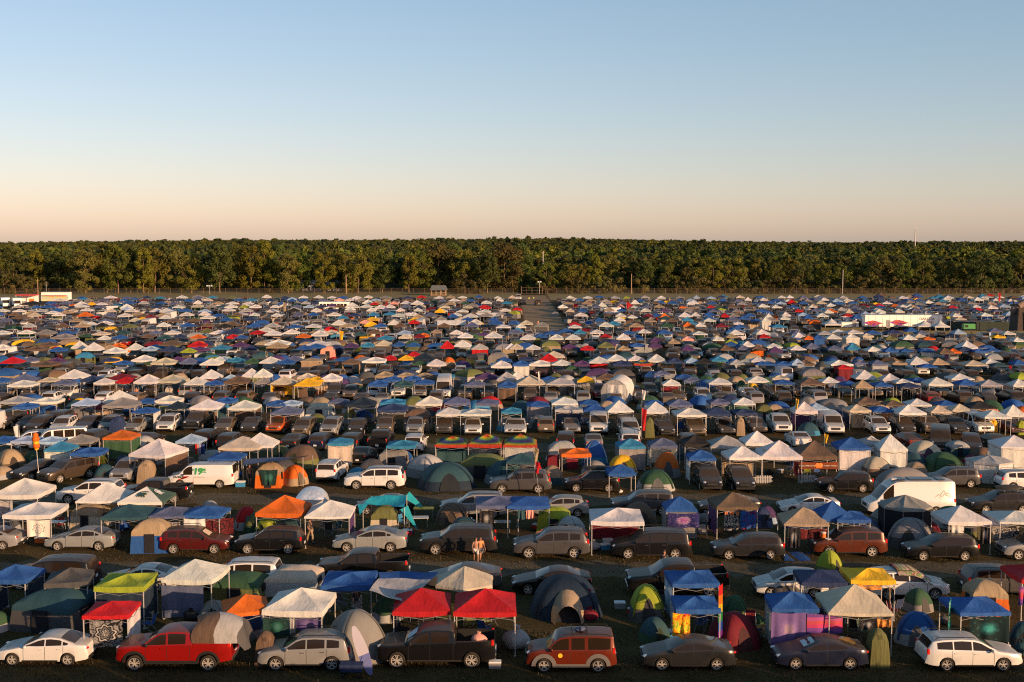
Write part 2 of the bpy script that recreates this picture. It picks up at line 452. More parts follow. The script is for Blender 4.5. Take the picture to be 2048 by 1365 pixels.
def car_shell(sp, coarse=False):
    """loft the shell; returns {part: MB} (local: x forward, z up, centred, on the ground)"""
    L, W, zb, top, belt = sp['L'], sp['W'], sp['zb'], sp['top'], sp['belt']
    h = L / 2
    xs = {p[0] for p in top}
    arches = []
    for ax in sp['ax']:
        ra = sp['rw'] * 1.17
        arches.append((ax, ra))
        if not coarse:
            for k in range(9):
                xs.add(round(ax + ra * math.cos(math.pi * k / 8), 4))
    seams = []
    for a, b in sp['wins']:
        xs.update((a, b))
    for a in sp['ws'] + sp['bl']:
        xs.add(a)
    if not coarse:
        for a, b in sp['doors']:
            for q in (a, b):
                seams.append(q)
                xs.update((q - .011, q + .011))
    bed = sp.get('bed')
    if bed:
        xs.update((bed[0], bed[0] - .03, bed[1], bed[1] - .03))
    xs = sorted((x for x in xs if -h <= x <= h), reverse=True)
    # drop near duplicates
    keep = [xs[0]]
    for x in xs[1:]:
        if keep[-1] - x > .004:
            keep.append(x)
    xs = keep
    rows = []
    for x in xs:
        t = max(0.0, (abs(x) - (h - .85)) / .85)
        w = W / 2 * (1 - .15 * t ** 3)
        zt = lerp_tab(top, x)
        inbed = bed and bed[1] - .001 <= x <= bed[0] + .001
        zbx = zb + (.12 * t ** 3)
        zs = min(lerp_tab(belt, x), zt - .05)
        za = zbx + .02
        for ax, ra in arches:
            if not coarse and abs(x - ax) < ra:
                za = max(za, sp['rw'] * .98 + math.sqrt(max(0, ra * ra - (x - ax) ** 2)))
        za = min(za, zs - .06)
        if inbed:
            zt_rail = lerp_tab(top, x)
            zs = zt_rail - .06
            zf = bed[2]
            pts = [(0, zbx), (w - .27, zbx), (w - .27, za), (w - .02, za), (w, za + (zs - za) * .35), (w - .005, za + (zs - za) * .7), (w - .02, zs),
                   (w - .03, zt_rail - .015), (w - .05, zt_rail), (w - .13, zt_rail), (w - .14, zf), (w * .4, zf), (0, zf)]
        else:
            ze = zt - (.05 if zt - zs > .2 else .03)
            win = w - .045
            ye = win - (ze - zs) * sp['tumble'] - .02
            hgt = ze - zs
            if hgt > .22:
                f7, f8 = .035 / hgt, 1 - .075 / hgt
            else:
                f7, f8 = .3, .7
            q = lambda f: (win + (ye - win) * f + .012 * math.sin(math.pi * f), zs + .015 + (ze - zs - .015) * f)
            pts = [(0, zbx), (w - .27, zbx), (w - .27, za), (w - .02, za), (w, za + (zs - za) * .35), (w - .006, za + (zs - za) * .72), (w - .03, zs),
                   q(f7), q(f8), (ye, ze), (ye - .08, ze + .018), (ye * .5, zt - .006), (0, zt)]
        rows.append(pts)
    parts = {}
    def P(name):
        return parts.setdefault(name, MB())
    n = len(rows[0])
    in_rng = lambda a, b, lo, hi: a <= hi + .002 and b >= lo - .002
    for i in range(len(xs) - 1):
        a, b = xs[i], xs[i + 1]
        for j in range(n - 1):
            name, mi = 'body', P_
            if j in (0, 1):
                mi = PL_
            elif j == 2:
                mi = PL_
            if j in (3, 4, 5):
                if not coarse and any(b >= s - .0115 and a <= s + .0115 for s in seams):
                    mi = PL_
                else:
                    for k, (d0, d1) in enumerate(sp['doors']):
                        if not coarse and a <= d0 and b >= d1:
                            name = ('door', k)
            if j == 7 and not (bed and b < bed[0] + .05):
                for k, (w0, w1) in enumerate(sp['wins']):
                    if a <= w0 + .002 and b >= w1 - .002:
                        name, mi = ('side_window', k), GL_
            if j >= 10 and j <= 11:
                if a <= sp['ws'][0] + .002 and b >= sp['ws'][1] - .002:
                    name, mi = 'windscreen', GL_
                elif a <= sp['bl'][0] + .002 and b >= sp['bl'][1] - .002:
                    name, mi = 'rear_window', GL_
                elif a > sp['ws'][0] + .001 and b >= sp['ws'][0] - .002:
                    name = 'hood'
                elif bed and a <= bed[0] + .002 and b >= bed[1] - .002:
                    mi = PL_
            if bed and j in (9,) and a <= bed[0] + .002 and b >= bed[1] - .002:
                mi = PL_
            for s in (1, -1):
                q = [(a, s * rows[i][j][0], rows[i][j][1]), (a, s * rows[i][j + 1][0], rows[i][j + 1][1]),
                     (b, s * rows[i + 1][j + 1][0], rows[i + 1][j + 1][1]), (b, s * rows[i + 1][j][0], rows[i + 1][j][1])]
                if s < 0:
                    q = q[::-1]
                nm = name
                if isinstance(name, tuple):
                    nm = (name[0], name[1], s)
                P(nm).add(q, [(0, 1, 2, 3)], mi)
    for idx, flip in ((0, False), (len(xs) - 1, True)):
        r = rows[idx]
        ring = [(xs[idx], y, z) for y, z in r] + [(xs[idx], -y, z) for y, z in r[::-1][1:-1]]
        if not flip:
            ring = ring[::-1]
        P('body').add(ring, [tuple(range(len(ring)))], P_)
    for k in parts:
        parts[k] = weld(parts[k])
    return parts
def weld(mb):
    idx, vs, rem = {}, [], []
    for p in mb.v:
        k = (round(p[0], 4), round(p[1], 4), round(p[2], 4))
        if k not in idx:
            idx[k] = len(vs); vs.append(p)
        rem.append(idx[k])
    o = MB(); o.v = vs
    for f, m in zip(mb.f, mb.m):
        g = []
        for i in f:
            r = rem[i]
            if r not in g:
                g.append(r)
        if len(g) >= 3:
            o.f.append(tuple(g)); o.m.append(m)
    return o
def wheel_mb(r, w=.23, n=20):
    t = MB()
    t.lathe([(r * .70, -w / 2), (r * .93, -w / 2), (r, -w / 2 + .03), (r, w / 2 - .03), (r * .93, w / 2), (r * .70, w / 2)], n, 'y', TY_)
    m = MB()
    m.lathe([(.001, w * .18), (r * .68, w * .18)], n, 'y', RD_)
    m.lathe([(r * .62, w * .30), (r * .645, w * .47), (r * .715, w * .49)], n, 'y', RM_)
    for k in range(5):
        a = 2 * math.pi * k / 5 + .3
        for sgn in (-.13, .13):
            c, s = math.cos(a + sgn * .6), math.sin(a + sgn * .6)
            c2, s2 = math.cos(a + sgn * 1.6), math.sin(a + sgn * 1.6)
            m.tube((c * r * .08, w * .36, s * r * .08), (c2 * r * .66, w * .40, s2 * r * .66), r * .085, r * .06, 4, RM_)
    m.lathe([(.001, w * .48), (r * .12, w * .46), (r * .14, w * .3)], 10, 'y', RM_)
    return t, m
CARLIB = {}
def car_lib(kind):
    if kind in CARLIB:
        return CARLIB[kind]
    sp = SPEC[kind]
    sh = car_shell(sp)
    L, W, h = sp['L'], sp['W'], sp['L'] / 2
    lib = {'sp': sp, 'parts': [], 'sub': {}}
    add = lambda name, mb, loc=(0, 0, 0), subs=(), sm=35: lib['parts'].append((name, mb, loc, subs, sm))
    zn = lerp_tab(sp['top'], h - .1)
    # grille, bumpers, lights sit on the shell
    body = sh['body']
    trucky = kind in ('pickup_truck', 'large_suv', 'cargo_van', 'passenger_van')
    hw = W / 2
    for s in (1, -1):
        body.box((h - .5, s * (hw - .02), sp['zb'] + .03), (.02, .02, .02), 0, PL_)
    body.tube((sp['ax'][0] - .5, hw - .03, sp['zb'] + .05), (sp['ax'][1] + .5, hw - .03, sp['zb'] + .05), .05, .05, 5, PL_)
    body.tube((sp['ax'][0] - .5, -hw + .03, sp['zb'] + .05), (sp['ax'][1] + .5, -hw + .03, sp['zb'] + .05), .05, .05, 5, PL_)
    add('body', body)
    for k in ('hood', 'windscreen', 'rear_window'):
        if k in sh:
            add(k, sh[k])
    for k, mb in sh.items():
        if isinstance(k, tuple) and k[0] == 'side_window':
            add('side_window', mb)
    for k, mb in sh.items():
        if isinstance(k, tuple) and k[0] == 'door':
            d0, d1 = sp['doors'][k[1]]
            zh = lerp_tab(sp['belt'], d1) - .13
            hd = MB().box((d1 + .2, k[2] * (hw + .008), zh), (.2, .035, .035), 0, CH_ if kind in ('suv', 'large_suv', 'minivan') else P_)
            add('door', mb, (0, 0, 0), [('handle', hd)])
    gz = zn * .5 + (sp['zb'] + .1) * .5
    gr = MB().box((h + .005, 0, gz + .08), (.03, W * .46, (zn - sp['zb']) * .34), 0, PL_)
    gr.box((h + .015, 0, gz + .09), (.03, W * .40, .03), 0, CH_)
    if trucky:
        gr.box((h + .012, 0, gz + .16), (.035, W * .5, .035), 0, CH_)
    add('grille', gr)
    bu = MB().box((h - .04, 0, sp['zb'] + .15), (.14, W * .80, .16), 0, CH_ if kind in ('pickup_truck', 'cargo_van', 'passenger_van') else PL_)
    add('front_bumper', bu)
    br = MB().box((-h + .04, 0, sp['zb'] + .16), (.14, W * .80, .18), 0, CH_ if kind == 'pickup_truck' else PL_)
    add('rear_bumper', br)
    pm = MB().box((-h - .012, 0, zn * .62 + .1), (.02, .31, .155), 0, PT_)
    add('number_plate', pm)
    for s in (1, -1):
        hl = MB().ball((h - .20, s * (hw - .30), zn - .03), (.24, .16, .085), 8, 5, HL_)
        add('headlight', hl)
        zt = lerp_tab(sp['belt'], -h + .2) - .10
        if kind in ('sedan', 'coupe', 'hatchback'):
            tl = MB().ball((-h + .17, s * (hw - .23), zt - .02), (.22, .14, .085), 8, 5, TL_)
        else:
            tl = MB().box((-h + .13, s * (hw - .13), zt + .08), (.13, .13, .26), 0, TL_, .8)
        add('tail_light', tl)
        xm = sp['wins'][0][0] - .02
        mr = MB().ball((xm, s * (hw + .09), lerp_tab(sp['belt'], xm) + .08), (.08, .12, .085), 8, 5, P_ if kind not in ('pickup_truck', 'cargo_van') else PL_)
        mr.tube((xm, s * (hw - .06), lerp_tab(sp['belt'], xm) + .02), (xm, s * (hw + .06), lerp_tab(sp['belt'], xm) + .05), .025, .02, 5, PL_)
        add('mirror', mr)
        if kind in ('suv', 'large_suv', 'wagon', 'minivan', 'boxy_car'):
            zr = lerp_tab(sp['top'], -.5)
            ye = hw - .08 - (zr - lerp_tab(sp['belt'], -.5)) * sp['tumble']
            x0, x1 = sp['ws'][1] - .25, sp['bl'][0] + .15
            rr = MB().tube((x0, s * ye, zr - .02), (x0 - .12, s * ye, zr + .055), .018, .018, 5, PL_)
            rr.tube((x0 - .12, s * ye, zr + .055), (x1 + .12, s * ye, zr + .05), .018, .018, 5, PL_)
            rr.tube((x1 + .12, s * ye, zr + .05), (x1, s * ye, zr - .06), .018, .018, 5, PL_)
            add('roof_rail', rr)
    t, m = wheel_mb(sp['rw'])
    for ax in sp['ax']:
        for s in (1, -1):
            fl = Matrix.Translation((0, 0, 0)) if s > 0 else Matrix.Rotation(math.pi, 4, 'Z')
            lib['parts'].append(('wheel', 'WHEEL', (ax, s * (hw - .13), sp['rw']), s, 0))
    lib['tyre'], lib['rim'] = t.mesh(kind + '_tyre', MATS_CAR, 40), m.mesh(kind + '_rim', MATS_CAR, 40)
    lib['tyre_mb'], lib['rim_mb'] = t, m
    lib['meshes'] = {}
    CARLIB[kind] = lib
    return lib
def lib_single(kind):
    lib = car_lib(kind)
    if 'single' not in lib:
        a = MB()
        for name, mb, loc, subs, sm in lib['parts']:
            if mb == 'WHEEL':
                M = Matrix.Translation(loc) @ (Matrix.Identity(4) if subs > 0 else Matrix.Rotation(math.pi, 4, 'Z'))
                a.merge(lib['tyre_mb'], M); a.merge(lib['rim_mb'], M)
            else:
                a.merge(mb)
                for sn, smb in subs:
                    a.merge(smb)
        lib['single'] = a.mesh(kind, MATS_CAR, 35)
    return lib['single']
CARNAME = {'coupe': 'sedan', 'boxy_car': 'boxy car', 'large_suv': 'large suv', 'suv': 'suv', 'wagon': 'estate car', 'delivery_van': 'delivery van', 'passenger_van': 'passenger van'}
def car_noun(kind):
    return CARNAME.get(kind, kind.replace('_', ' '))
LIFT = {}
def place_car(kind, col, loc, heading, lod, desc=None, scale=1.0, lift=0.0, group=None, cat=None):
    lib = car_lib(kind)
    cname, cc = CARCOL[col]
    cc = jit(cc, .06) if col not in 'WD' else cc
    noun = car_noun(kind)
    rz = R(heading)
    nm = 'sedan' if kind == 'coupe' else kind
    if lod == 2:
        o = ob(nm, lib_single(kind), None, cc, loc, rz, (scale,) * 3)
    else:
        o = empty(nm, loc, rz)
        o.scale = (scale,) * 3
        wheels = 0
        ms = lib['meshes']
        for i, (name, mb, pl, subs, sm) in enumerate(lib['parts']):
            if mb == 'WHEEL':
                w = ob('wheel', lib['tyre'], o, None, pl, 0 if subs > 0 else math.pi)
                r = ob('rim', lib['rim'], w)
                continue
            if lod == 1 and name in ('roof_rail', 'number_plate', 'rear_bumper'):
                pass
            key = i
            if key not in ms:
                ms[key] = mb.mesh(kind + '_' + name, MATS_CAR, sm)
            p = ob(name, ms[key], o, cc)
            if lod == 0:
                for sn, smb in subs:
                    k2 = (i, sn)
                    if k2 not in ms:
                        ms[k2] = smb.mesh(kind + '_' + sn, MATS_CAR, 40)
                    ob(sn, ms[k2], p, cc)
        if lift:
            for c in o.children:
                if c.name.split('.')[0] not in ('wheel',):
                    c.location.z += lift
    thing(o, desc or f'{cname} {noun}', cat or noun.replace('large suv', 'suv').replace('estate car', 'car').replace('boxy car', 'car'),
          group or 'cars parked in the rows', short=f'{cname} {noun}')
    return o
# ------------------------------------------------------------------ canopies
def canopy_top_mb(ze=2.0, zp=3.1, sag=.10, drop=.20, seed=0, n=10, quadrants=False, flap=0.0):
    """pop-up canopy cover, 3 m square at scale 1, hipped like a low pyramid with drooping cloth between the bars"""
    rnd = random.Random(seed)
    h = 1.5
    mb = MB()
    ph = [rnd.uniform(0, 6.28) for _ in range(4)]
    lean = (rnd.uniform(-.08, .08), rnd.uniform(-.08, .08))
    def pt(u, v):
        m = max(abs(u), abs(v))
        lo = min(abs(u), abs(v))
        z = ze + drop + (zp - ze - drop) * (1 - m) ** 1.02
        side = 0 if abs(u) >= abs(v) else 1
        # cloth sags between the hips, and along the eave between the legs
        s = 1 - (lo / m) ** 2 if m > 1e-6 else 0
        z -= sag * s * math.sin(math.pi * min(1, m)) * 1.0
        z -= .025 * s * m ** 3
        z += .012 * math.sin(5 * u + ph[0]) * math.sin(4 * v + ph[1])
        return (u * h + lean[0] * (1 - m), v * h + lean[1] * (1 - m), z)
    # four triangular panels, each a fan of rows from peak to eave
    for q in range(4):
        P = []
        for i in range(n // 2 + 1):
            m = i / (n // 2)
            row = []
            for j in range(9):
                w = -1 + 2 * j / 8
                u, v = [(m * w, -m), (m, m * w), (-m * w, m), (-m, -m * w)][q]
                row.append(pt(u, v))
            P.append(row)
        mi = (q % 2) if quadrants else 0
        mb.grid(P[::-1], mi)
        # valance
        P2 = []
        for k in range(2):
            row = []
            for j in range(9):
                w = -1 + 2 * j / 8
                u, v = [(w, -1), (1, w), (-w, 1), (-1, -w)][q]
                x, y, z = pt(u, v)
                o = 1 + .012 * k
                zz = z - (drop + .015 * math.sin(3 * w + ph[q]) + flap * (1 - w * w)) * k
                row.append((x * o, y * o, zz))
            P2.append(row)
        mb.grid(P2[::-1], mi)
    return weld(mb)
CANLIB = {}
def canopy_top_mesh(var, zp_bin, quad=False, mat=None):
    k = (var, zp_bin, quad, mat.name if mat else '')
    if k not in CANLIB:
        sag = [.06, .12, .17, .09, .02][var % 5]
        CANLIB[k] = canopy_top_mb(2.0, 2.55 + .2 * zp_bin, sag, [.18, .22, .26, .14, .2][var % 5], var, 10, quad, [.0, .02, .05, 0, .06][var % 5]).mesh('canopy_top', [mat or FAB] * (2 if quad else 1), 30)
    return CANLIB[k]
LEG = MB().box((0, 0, 1.0), (.045, .045, 2.0)).box((0, 0, .01), (.12, .12, .02)).mesh('leg', METAL_W)
LEG_D = MB().box((0, 0, 1.0), (.045, .045, 2.0)).box((0, 0, .01), (.12, .12, .02)).mesh('leg', METAL_G)
def frame_mb(legs):
    m = MB()
    for a, b in (((-1.45, -1.45), (1.45, -1.45)), ((1.45, -1.45), (1.45, 1.45)), ((1.45, 1.45), (-1.45, 1.45)), ((-1.45, 1.45), (-1.45, -1.45))):
        c = ((a[0] + b[0]) / 2, (a[1] + b[1]) / 2)
        for p, q in ((a, c), (c, b)):
            m.tube((p[0], p[1], 2.02), (q[0], q[1], 1.78), .016, .016, 4)
            m.tube((p[0], p[1], 1.78), (q[0], q[1], 2.02), .016, .016, 4)
    if legs:
        for s in (-1, 1):
            for t in (-1, 1):
                m.box((s * 1.45, t * 1.45, 1.0), (.05, .05, 2.0))
    return m
FRAME_T = frame_mb(False).mesh('truss', METAL_G)
FRAME_F = frame_mb(True).mesh('frame', METAL_W)
def cloth_panel_mb(w, h, seed=0, fold=.04, n=14, gather=0.0, uneven=.05):
    """hanging sheet in the XZ plane, top edge at z=0"""
    rnd = random.Random(seed)
    a, b = rnd.uniform(5, 9), rnd.uniform(0, 6)
    P = []
    for i in range(7):
        t = i / 6
        row = []
        for j in range(n + 1):
            s = j / n
            x = (s - .5) * w * (1 - gather * t)
            y = fold * (.25 + t) * (math.sin(a * s * 2 + b) + .5 * math.sin(a * 3.1 * s + b * 2))
            z = -h * t * (1 + uneven * math.sin(3 * s + b) * t) - .05 * math.sin(math.pi * s) * (1 - t) * 1.2
            row.append((x, y, z))
        P.append(row)
    return MB().grid(P)
PANELS = {}
def panel_mesh(w, h, seed, mat, **kw):
    k = (round(w, 1), round(h, 1), seed, mat.name)
    if k not in PANELS:
        PANELS[k] = cloth_panel_mb(w, h, seed, **kw).mesh('side_panel', mat, 60)
    return PANELS[k]

def put_canopy(x0, x1, ypk, yev, col, lod=1, desc=None, rot=None, walls='', wallcol='H', ze=2.0, mat=None, quad=None, W=None, depthk=1.0, group=None, legdark=False):
    """silhouette in photo pixels: outer eave ends, peak, front eave line"""
    mid = (x0 + x1) / 2
    p = at(mid, yev, ze)
    al = abs(mid - 1024) / FPX
    s = scale_at(p.y, ze)
    if W is None:
        W = (x1 - x0) / s / (1 + al * .9)
        if rot:
            W /= 1 + .5 * abs(math.sin(R(rot * 2)))
        W = max(2.2, min(4.6, W))
    D = W * depthk
    yc = p.y + D / 2
    q = at_y(mid, ypk, yc)
    zp = max(ze + .55, min(ze + 1.5, q.z))
    x = q.x
    rz = R(rot if rot is not None else random.uniform(-4, 4))
    cn, cc = COL[col]
    cc = jit(cc, .10)
    o = empty('pop_up_canopy', (x, yc, 0), rz)
    zb = int(max(0, min(4, round((zp - 2.55 - (ze - 2.0)) / .2))))
    var = random.randrange(5)
    m = mat or (RAINBOW if col == 'X' else None)
    sc = (W / 3.0, D / 3.0, 1)
    if quad:
        t = ob('canopy_top', canopy_top_mesh(0, zb, True, None).copy(), o, (1, 1, 1), (0, 0, ze - 2.0), 0, sc)
        for i_, k in enumerate(quad):
            t.data.materials[i_] = k
    else:
        t = ob('canopy_top', canopy_top_mesh(var, zb, False, m), o, cc, (0, 0, ze - 2.0), 0, sc)
    if lod == 0:
        for a in (-1, 1):
            for b in (-1, 1):
                l = ob('leg', LEG_D if legdark else LEG, o, None, (a * (W / 2 - .05), b * (D / 2 - .05), 0), 0, (1, 1, ze / 2.0))
        ob('truss', FRAME_T, o, None, (0, 0, ze - 2.0), 0, sc)
    elif lod == 1:
        ob('frame', FRAME_F, o, None, (0, 0, 0), 0, (sc[0], sc[1], ze / 2.0))
    wc = jit(COL[wallcol][1], .1)
    for w in walls:
        # f front, b back, l left, r right
        wd = W * .92 if w in 'fb' else D * .92
        pm = panel_mesh(wd, ze * .92, random.randrange(4), FAB)
        loc, pr = {'f': ((0, -D / 2 + .06, ze), 0), 'b': ((0, D / 2 - .06, ze), 0), 'l': ((-W / 2 + .06, 0, ze), math.pi / 2), 'r': ((W / 2 - .06, 0, ze), math.pi / 2)}[w]
        ob('side_panel', pm, o, wc, loc, pr)
    d = desc or f'{cn} peaked canopy'
    if walls and not desc:
        d += f' with {COL[wallcol][0]} side sheets'
    thing(o, d, 'canopy', group or 'pop-up canopies over the camp plots', short=f'{cn} canopy')
    return o, W, D, ze

# ------------------------------------------------------------------ tents
def dome_pt(th, t, a, b, h, e0=3.4):
    ph = t * math.pi / 2
    r = math.cos(ph) ** .92
    e = e0 + (2 - e0) * t
    c, s = math.cos(th), math.sin(th)
    k = (abs(c) ** e + abs(s) ** e) ** (-1 / e)
    # taut panels between two crossing poles
    k *= 1 - .13 * abs(math.cos(2 * th)) ** 1.3 * math.sin(ph * 2) ** .6
    return (a * r * k * c, b * r * k * s, h * math.sin(ph) ** 1.05)
def dome_mb(t0, t1, off=0.0, a=1, b=1, h=1, n=28, m=8, th0=0, th1=2 * math.pi, narrow=False):
    P = []
    loop = th1 - th0 > 6.2
    cnt = n if loop else max(4, int(n * (th1 - th0) / 6.28)) + 1
    for i in range(m + 1):
        t = t0 + (t1 - t0) * i / m
        row = []
        for j in range(cnt):
            nar = math.sqrt(max(0.0, 1 - ((t - t0) / (t1 - t0)) ** 2.5)) if narrow else 1.0
            th = th0 + (th1 - th0) * j / (n if loop else cnt - 1)
            if narrow:
                th = (th0 + th1) / 2 + (th - (th0 + th1) / 2) * nar
            x, y, z = dome_pt(th, min(.999, t), a, b, h)
            f = 1 + off
            row.append((x * f, y * f, z * (1 + off * .6) + (.0 if i else 0)))
        P.append(row)
    return MB().grid(P, 0, loop)
TL = {}
def tent_mesh(key, fn, mat=None, sm=38):
    if key not in TL:
        TL[key] = fn().mesh(str(key[0] if isinstance(key, tuple) else key), mat or FAB, sm)
    return TL[key]
ST_Q = -math.pi / 2
DOME = dict(body=lambda: dome_mb(0, 1), fly=lambda: dome_mb(.26, 1, .025), low=lambda: dome_mb(0, .34),
            door=lambda: dome_mb(.03, .50, .03, th0=ST_Q - .34, th1=ST_Q + .34, m=6, narrow=True), strip=lambda: dome_mb(.1, .99, .035, th0=math.pi / 4 - .045, th1=math.pi / 4 + .045, m=10))
def awning_mb():
    """vestibule of a dome: a smaller half tunnel in front"""
    P = []
    for i in range(6):
        y = -.62 - .62 * i / 5
        k = 1 - .34 * (i / 5) ** 1.5
        P.append([(.52 * k * math.cos(math.pi * j / 10), y, max(0, .80 * k * math.sin(math.pi * j / 10))) for j in range(11)])
    return MB().grid(P)
def put_dome(px0, px1, ytop, ybase, col, col2=None, lod=1, desc=None, rot=None, door=True, vest=False, h=None, group=None, mat=None, strips=None, deep=1.0):
    mid = (px0 + px1) / 2
    s0 = (ytop - HORIZON) / (CAM_H - 1.5)
    w = max(1.5, min(6.5, (px1 - px0) / s0))
    if ybase and ybase > 0:
        p = at(mid, ybase, 0)
        s = scale_at(p.y)
        w = max(1.5, min(6.8, (px1 - px0) / s))
        yc = p.y + w * .5 * deep * .9
        hh = h or max(.95, min(2.5, at_y(mid, ytop, yc).z))
    else:
        hh = h or min(2.0, max(1.05, w * .5))
        yc = at(mid, ytop, hh).y
    x = at_y(mid, ytop, yc).x
    rz = R(rot if rot is not None else random.choice((0, 20, -25, 40, 90)))
    cn, cc = COL[col]
    c2n, c2 = COL[col2 or 'E']
    cc, c2 = jit(cc), jit(c2)
    o = empty('dome_tent', (x, yc, 0), rz)
    sc = (w / 2, w / 2 * deep, hh)
    ob('rain_fly', tent_mesh('rain_fly' if not mat else ('rain_fly', mat.name), DOME['fly'], mat), o, cc, None, 0, sc)
    ob('tent_body', tent_mesh('tent_body', DOME['low']), o, c2, None, 0, sc)
    if door:
        ob('door', tent_mesh('door', DOME['door']), o, tuple(.012 + q * .30 for q in c2), None, 0, sc)
    if not strips and lod == 0 and not mat and deep == 1.0 and random.random() < .75:
        strips = 'auto'
    if strips:
        for k in range(4):
            ob('pole_sleeve', tent_mesh('pole_sleeve', DOME['strip']), o, tuple(q * .55 for q in cc) if strips == 'auto' else COL[strips][1], None, k * math.pi / 2, (sc[0], sc[0], hh))
    if vest:
        ob('vestibule', tent_mesh('vestibule', awning_mb), o, COL[vest][1] if isinstance(vest, str) else cc, None, 0, sc)
    thing(o, desc or (f'{cn} dome tent' if not col2 else f'{cn} and {c2n} dome tent'), 'tent', group or 'camping tents', short=f'{cn} tent')
    return o
def cabin_mb(part):
    """cabin tent, unit footprint +-1, wall height .72, top 1"""
    m = MB()
    hw, lean = .70, .88
    def ring(z, k, n=6):
        pts = []
        cs = [(-1, -1), (1, -1), (1, 1), (-1, 1)]
        for q in range(4):
            a, b = cs[q], cs[(q + 1) % 4]
            for j in range(n):
                t = j / n
                sgn = 1 - .05 * math.sin(math.pi * t)
                pts.append(((a[0] + (b[0] - a[0]) * t) * k * sgn, (a[1] + (b[1] - a[1]) * t) * k * sgn, z))
        return pts
    if part == 'body':
        m.grid([ring(0, 1), ring(.3, .97), ring(.55, .93), ring(hw, lean)], 0, True)
    elif part == 'roof':
        P = []
        for i in range(7):
            t = i / 6
            k = (lean + .04) * (1 - t) ** .8
            z = hw - .03 + (1 - hw + .03) * math.sin(t * math.pi / 2) ** .85
            r = ring(z, max(k, .001))
            P.append([(x + (0 if t < .5 else 0), y, zz) for x, y, zz in r])
        m.grid([[(x * 1.02, y * 1.02, hw - .16) for x, y, z in P[0]]] + P, 0, True)
    elif part == 'window':
        P = [[(-.30 + .6 * j / 4, -(1 - .10 * (.30 + .1 * i)) - .0 + .0, .30 + .10 * i) for j in range(5)] for i in range(4)]
        m.grid([[(x * (1 - .0), y * .955 - .05, z) for x, y, z in r] for r in P])
    elif part == 'door':
        P = [[(-.26 + .52 * j / 4, -(1 - .12 * (.13 * i)) * .965 - .045, .02 + .145 * i) for j in range(5)] for i in range(5)]
        m.grid(P)
    return m
def put_cabin(px0, px1, ytop, ybase, col, col2='E', lod=1, desc=None, rot=None, h=None, door=True, wincol=None, deep=.85, group=None):
    mid = (px0 + px1) / 2
    hh = h or 2.05
    if ybase and ybase > 0:
        p = at(mid, ybase, 0)
        w = max(1.9, min(5.6, (px1 - px0) / scale_at(p.y) / (1 + abs(mid - 1024) / FPX)))
        yc = p.y + w * .5 * deep
        hh = h or max(1.4, min(2.6, at_y(mid, ytop, yc).z))
    else:
        s = (ytop - HORIZON) / (CAM_H - hh)
        w = max(1.9, min(5.2, (px1 - px0) / s / (1 + abs(mid - 1024) / FPX)))
        yc = at(mid, ytop, hh).y
    x = at_y(mid, ytop, yc).x
    cn, cc = COL[col]; c2n, c2 = COL[col2]
    o = empty('cabin_tent', (x, yc, 0), R(rot if rot is not None else random.uniform(-8, 8)))
    sc = (w / 2, w / 2 * deep, hh)
    ob('tent_body', tent_mesh('cabin_body', lambda: cabin_mb('body')), o, jit(c2), None, 0, sc)
    ob('rain_fly', tent_mesh('cabin_roof', lambda: cabin_mb('roof'), None, 50), o, jit(cc), None, 0, sc)
    if door:
        ob('door', tent_mesh('cabin_door', lambda: cabin_mb('door'), DARKCLOTH if not wincol else FAB), o, COL[wincol][1] if wincol else None, None, 0, sc)
    for a in (math.pi / 2, -math.pi / 2):
        wn_ = ob('window', tent_mesh('cabin_window', lambda: cabin_mb('window'), DARKCLOTH), o, None, None, a, (sc[1], sc[0], hh))
    thing(o, desc or f'{cn} and {c2n} cabin tent', 'tent', group or 'camping tents', short=f'{cn} tent')
    return o
def shower_mb(part):
    P = []
    prof = [(0, 1.0), (.35, .94), (.7, .80), (.86, .62), (.94, .36), (1.0, .02)]
    if part == 'door':
        return MB().grid([[(-.34 * k, -k - .03, z), (.34 * k, -k - .03, z)] for z, k in prof[:4]])
    for z, k in prof:
        P.append([(k * c, k * s, z) for c, s in ((-1, -1), (-.3, -1.04), (.3, -1.04), (1, -1), (1.04, -.3), (1.04, .3), (1, 1), (.3, 1.04), (-.3, 1.04), (-1, 1), (-1.04, .3), (-1.04, -.3))])
    return MB().grid(P, 0, True)
def put_shower(px0, px1, ytop, ybase, col, desc=None, rot=0, doorcol=None, name='shower_tent', cat='tent'):
    mid = (px0 + px1) / 2
    p = at(mid, ybase, 0)
    w = max(.9, (px1 - px0) / scale_at(p.y) * .92)
    yc = p.y + w / 2
    q = at_y(mid, ytop, yc)
    cn, cc = COL[col]
    o = empty(name, (q.x, yc, 0), R(rot))
    sc = (w / 2, w / 2, max(1.5, q.z))
    ob('tent_body', tent_mesh('shower_body', lambda: shower_mb('body'), None, 45), o, jit(cc), None, 0, sc)
    ob('door', tent_mesh('shower_door', lambda: shower_mb('door')), o, COL[doorcol or col][1] if doorcol else tuple(x * .6 for x in cc), None, 0, sc)
    thing(o, desc or f'tall narrow {cn} shower tent', cat, 'tall shower tents', short=f'{cn} shower tent')
    return o
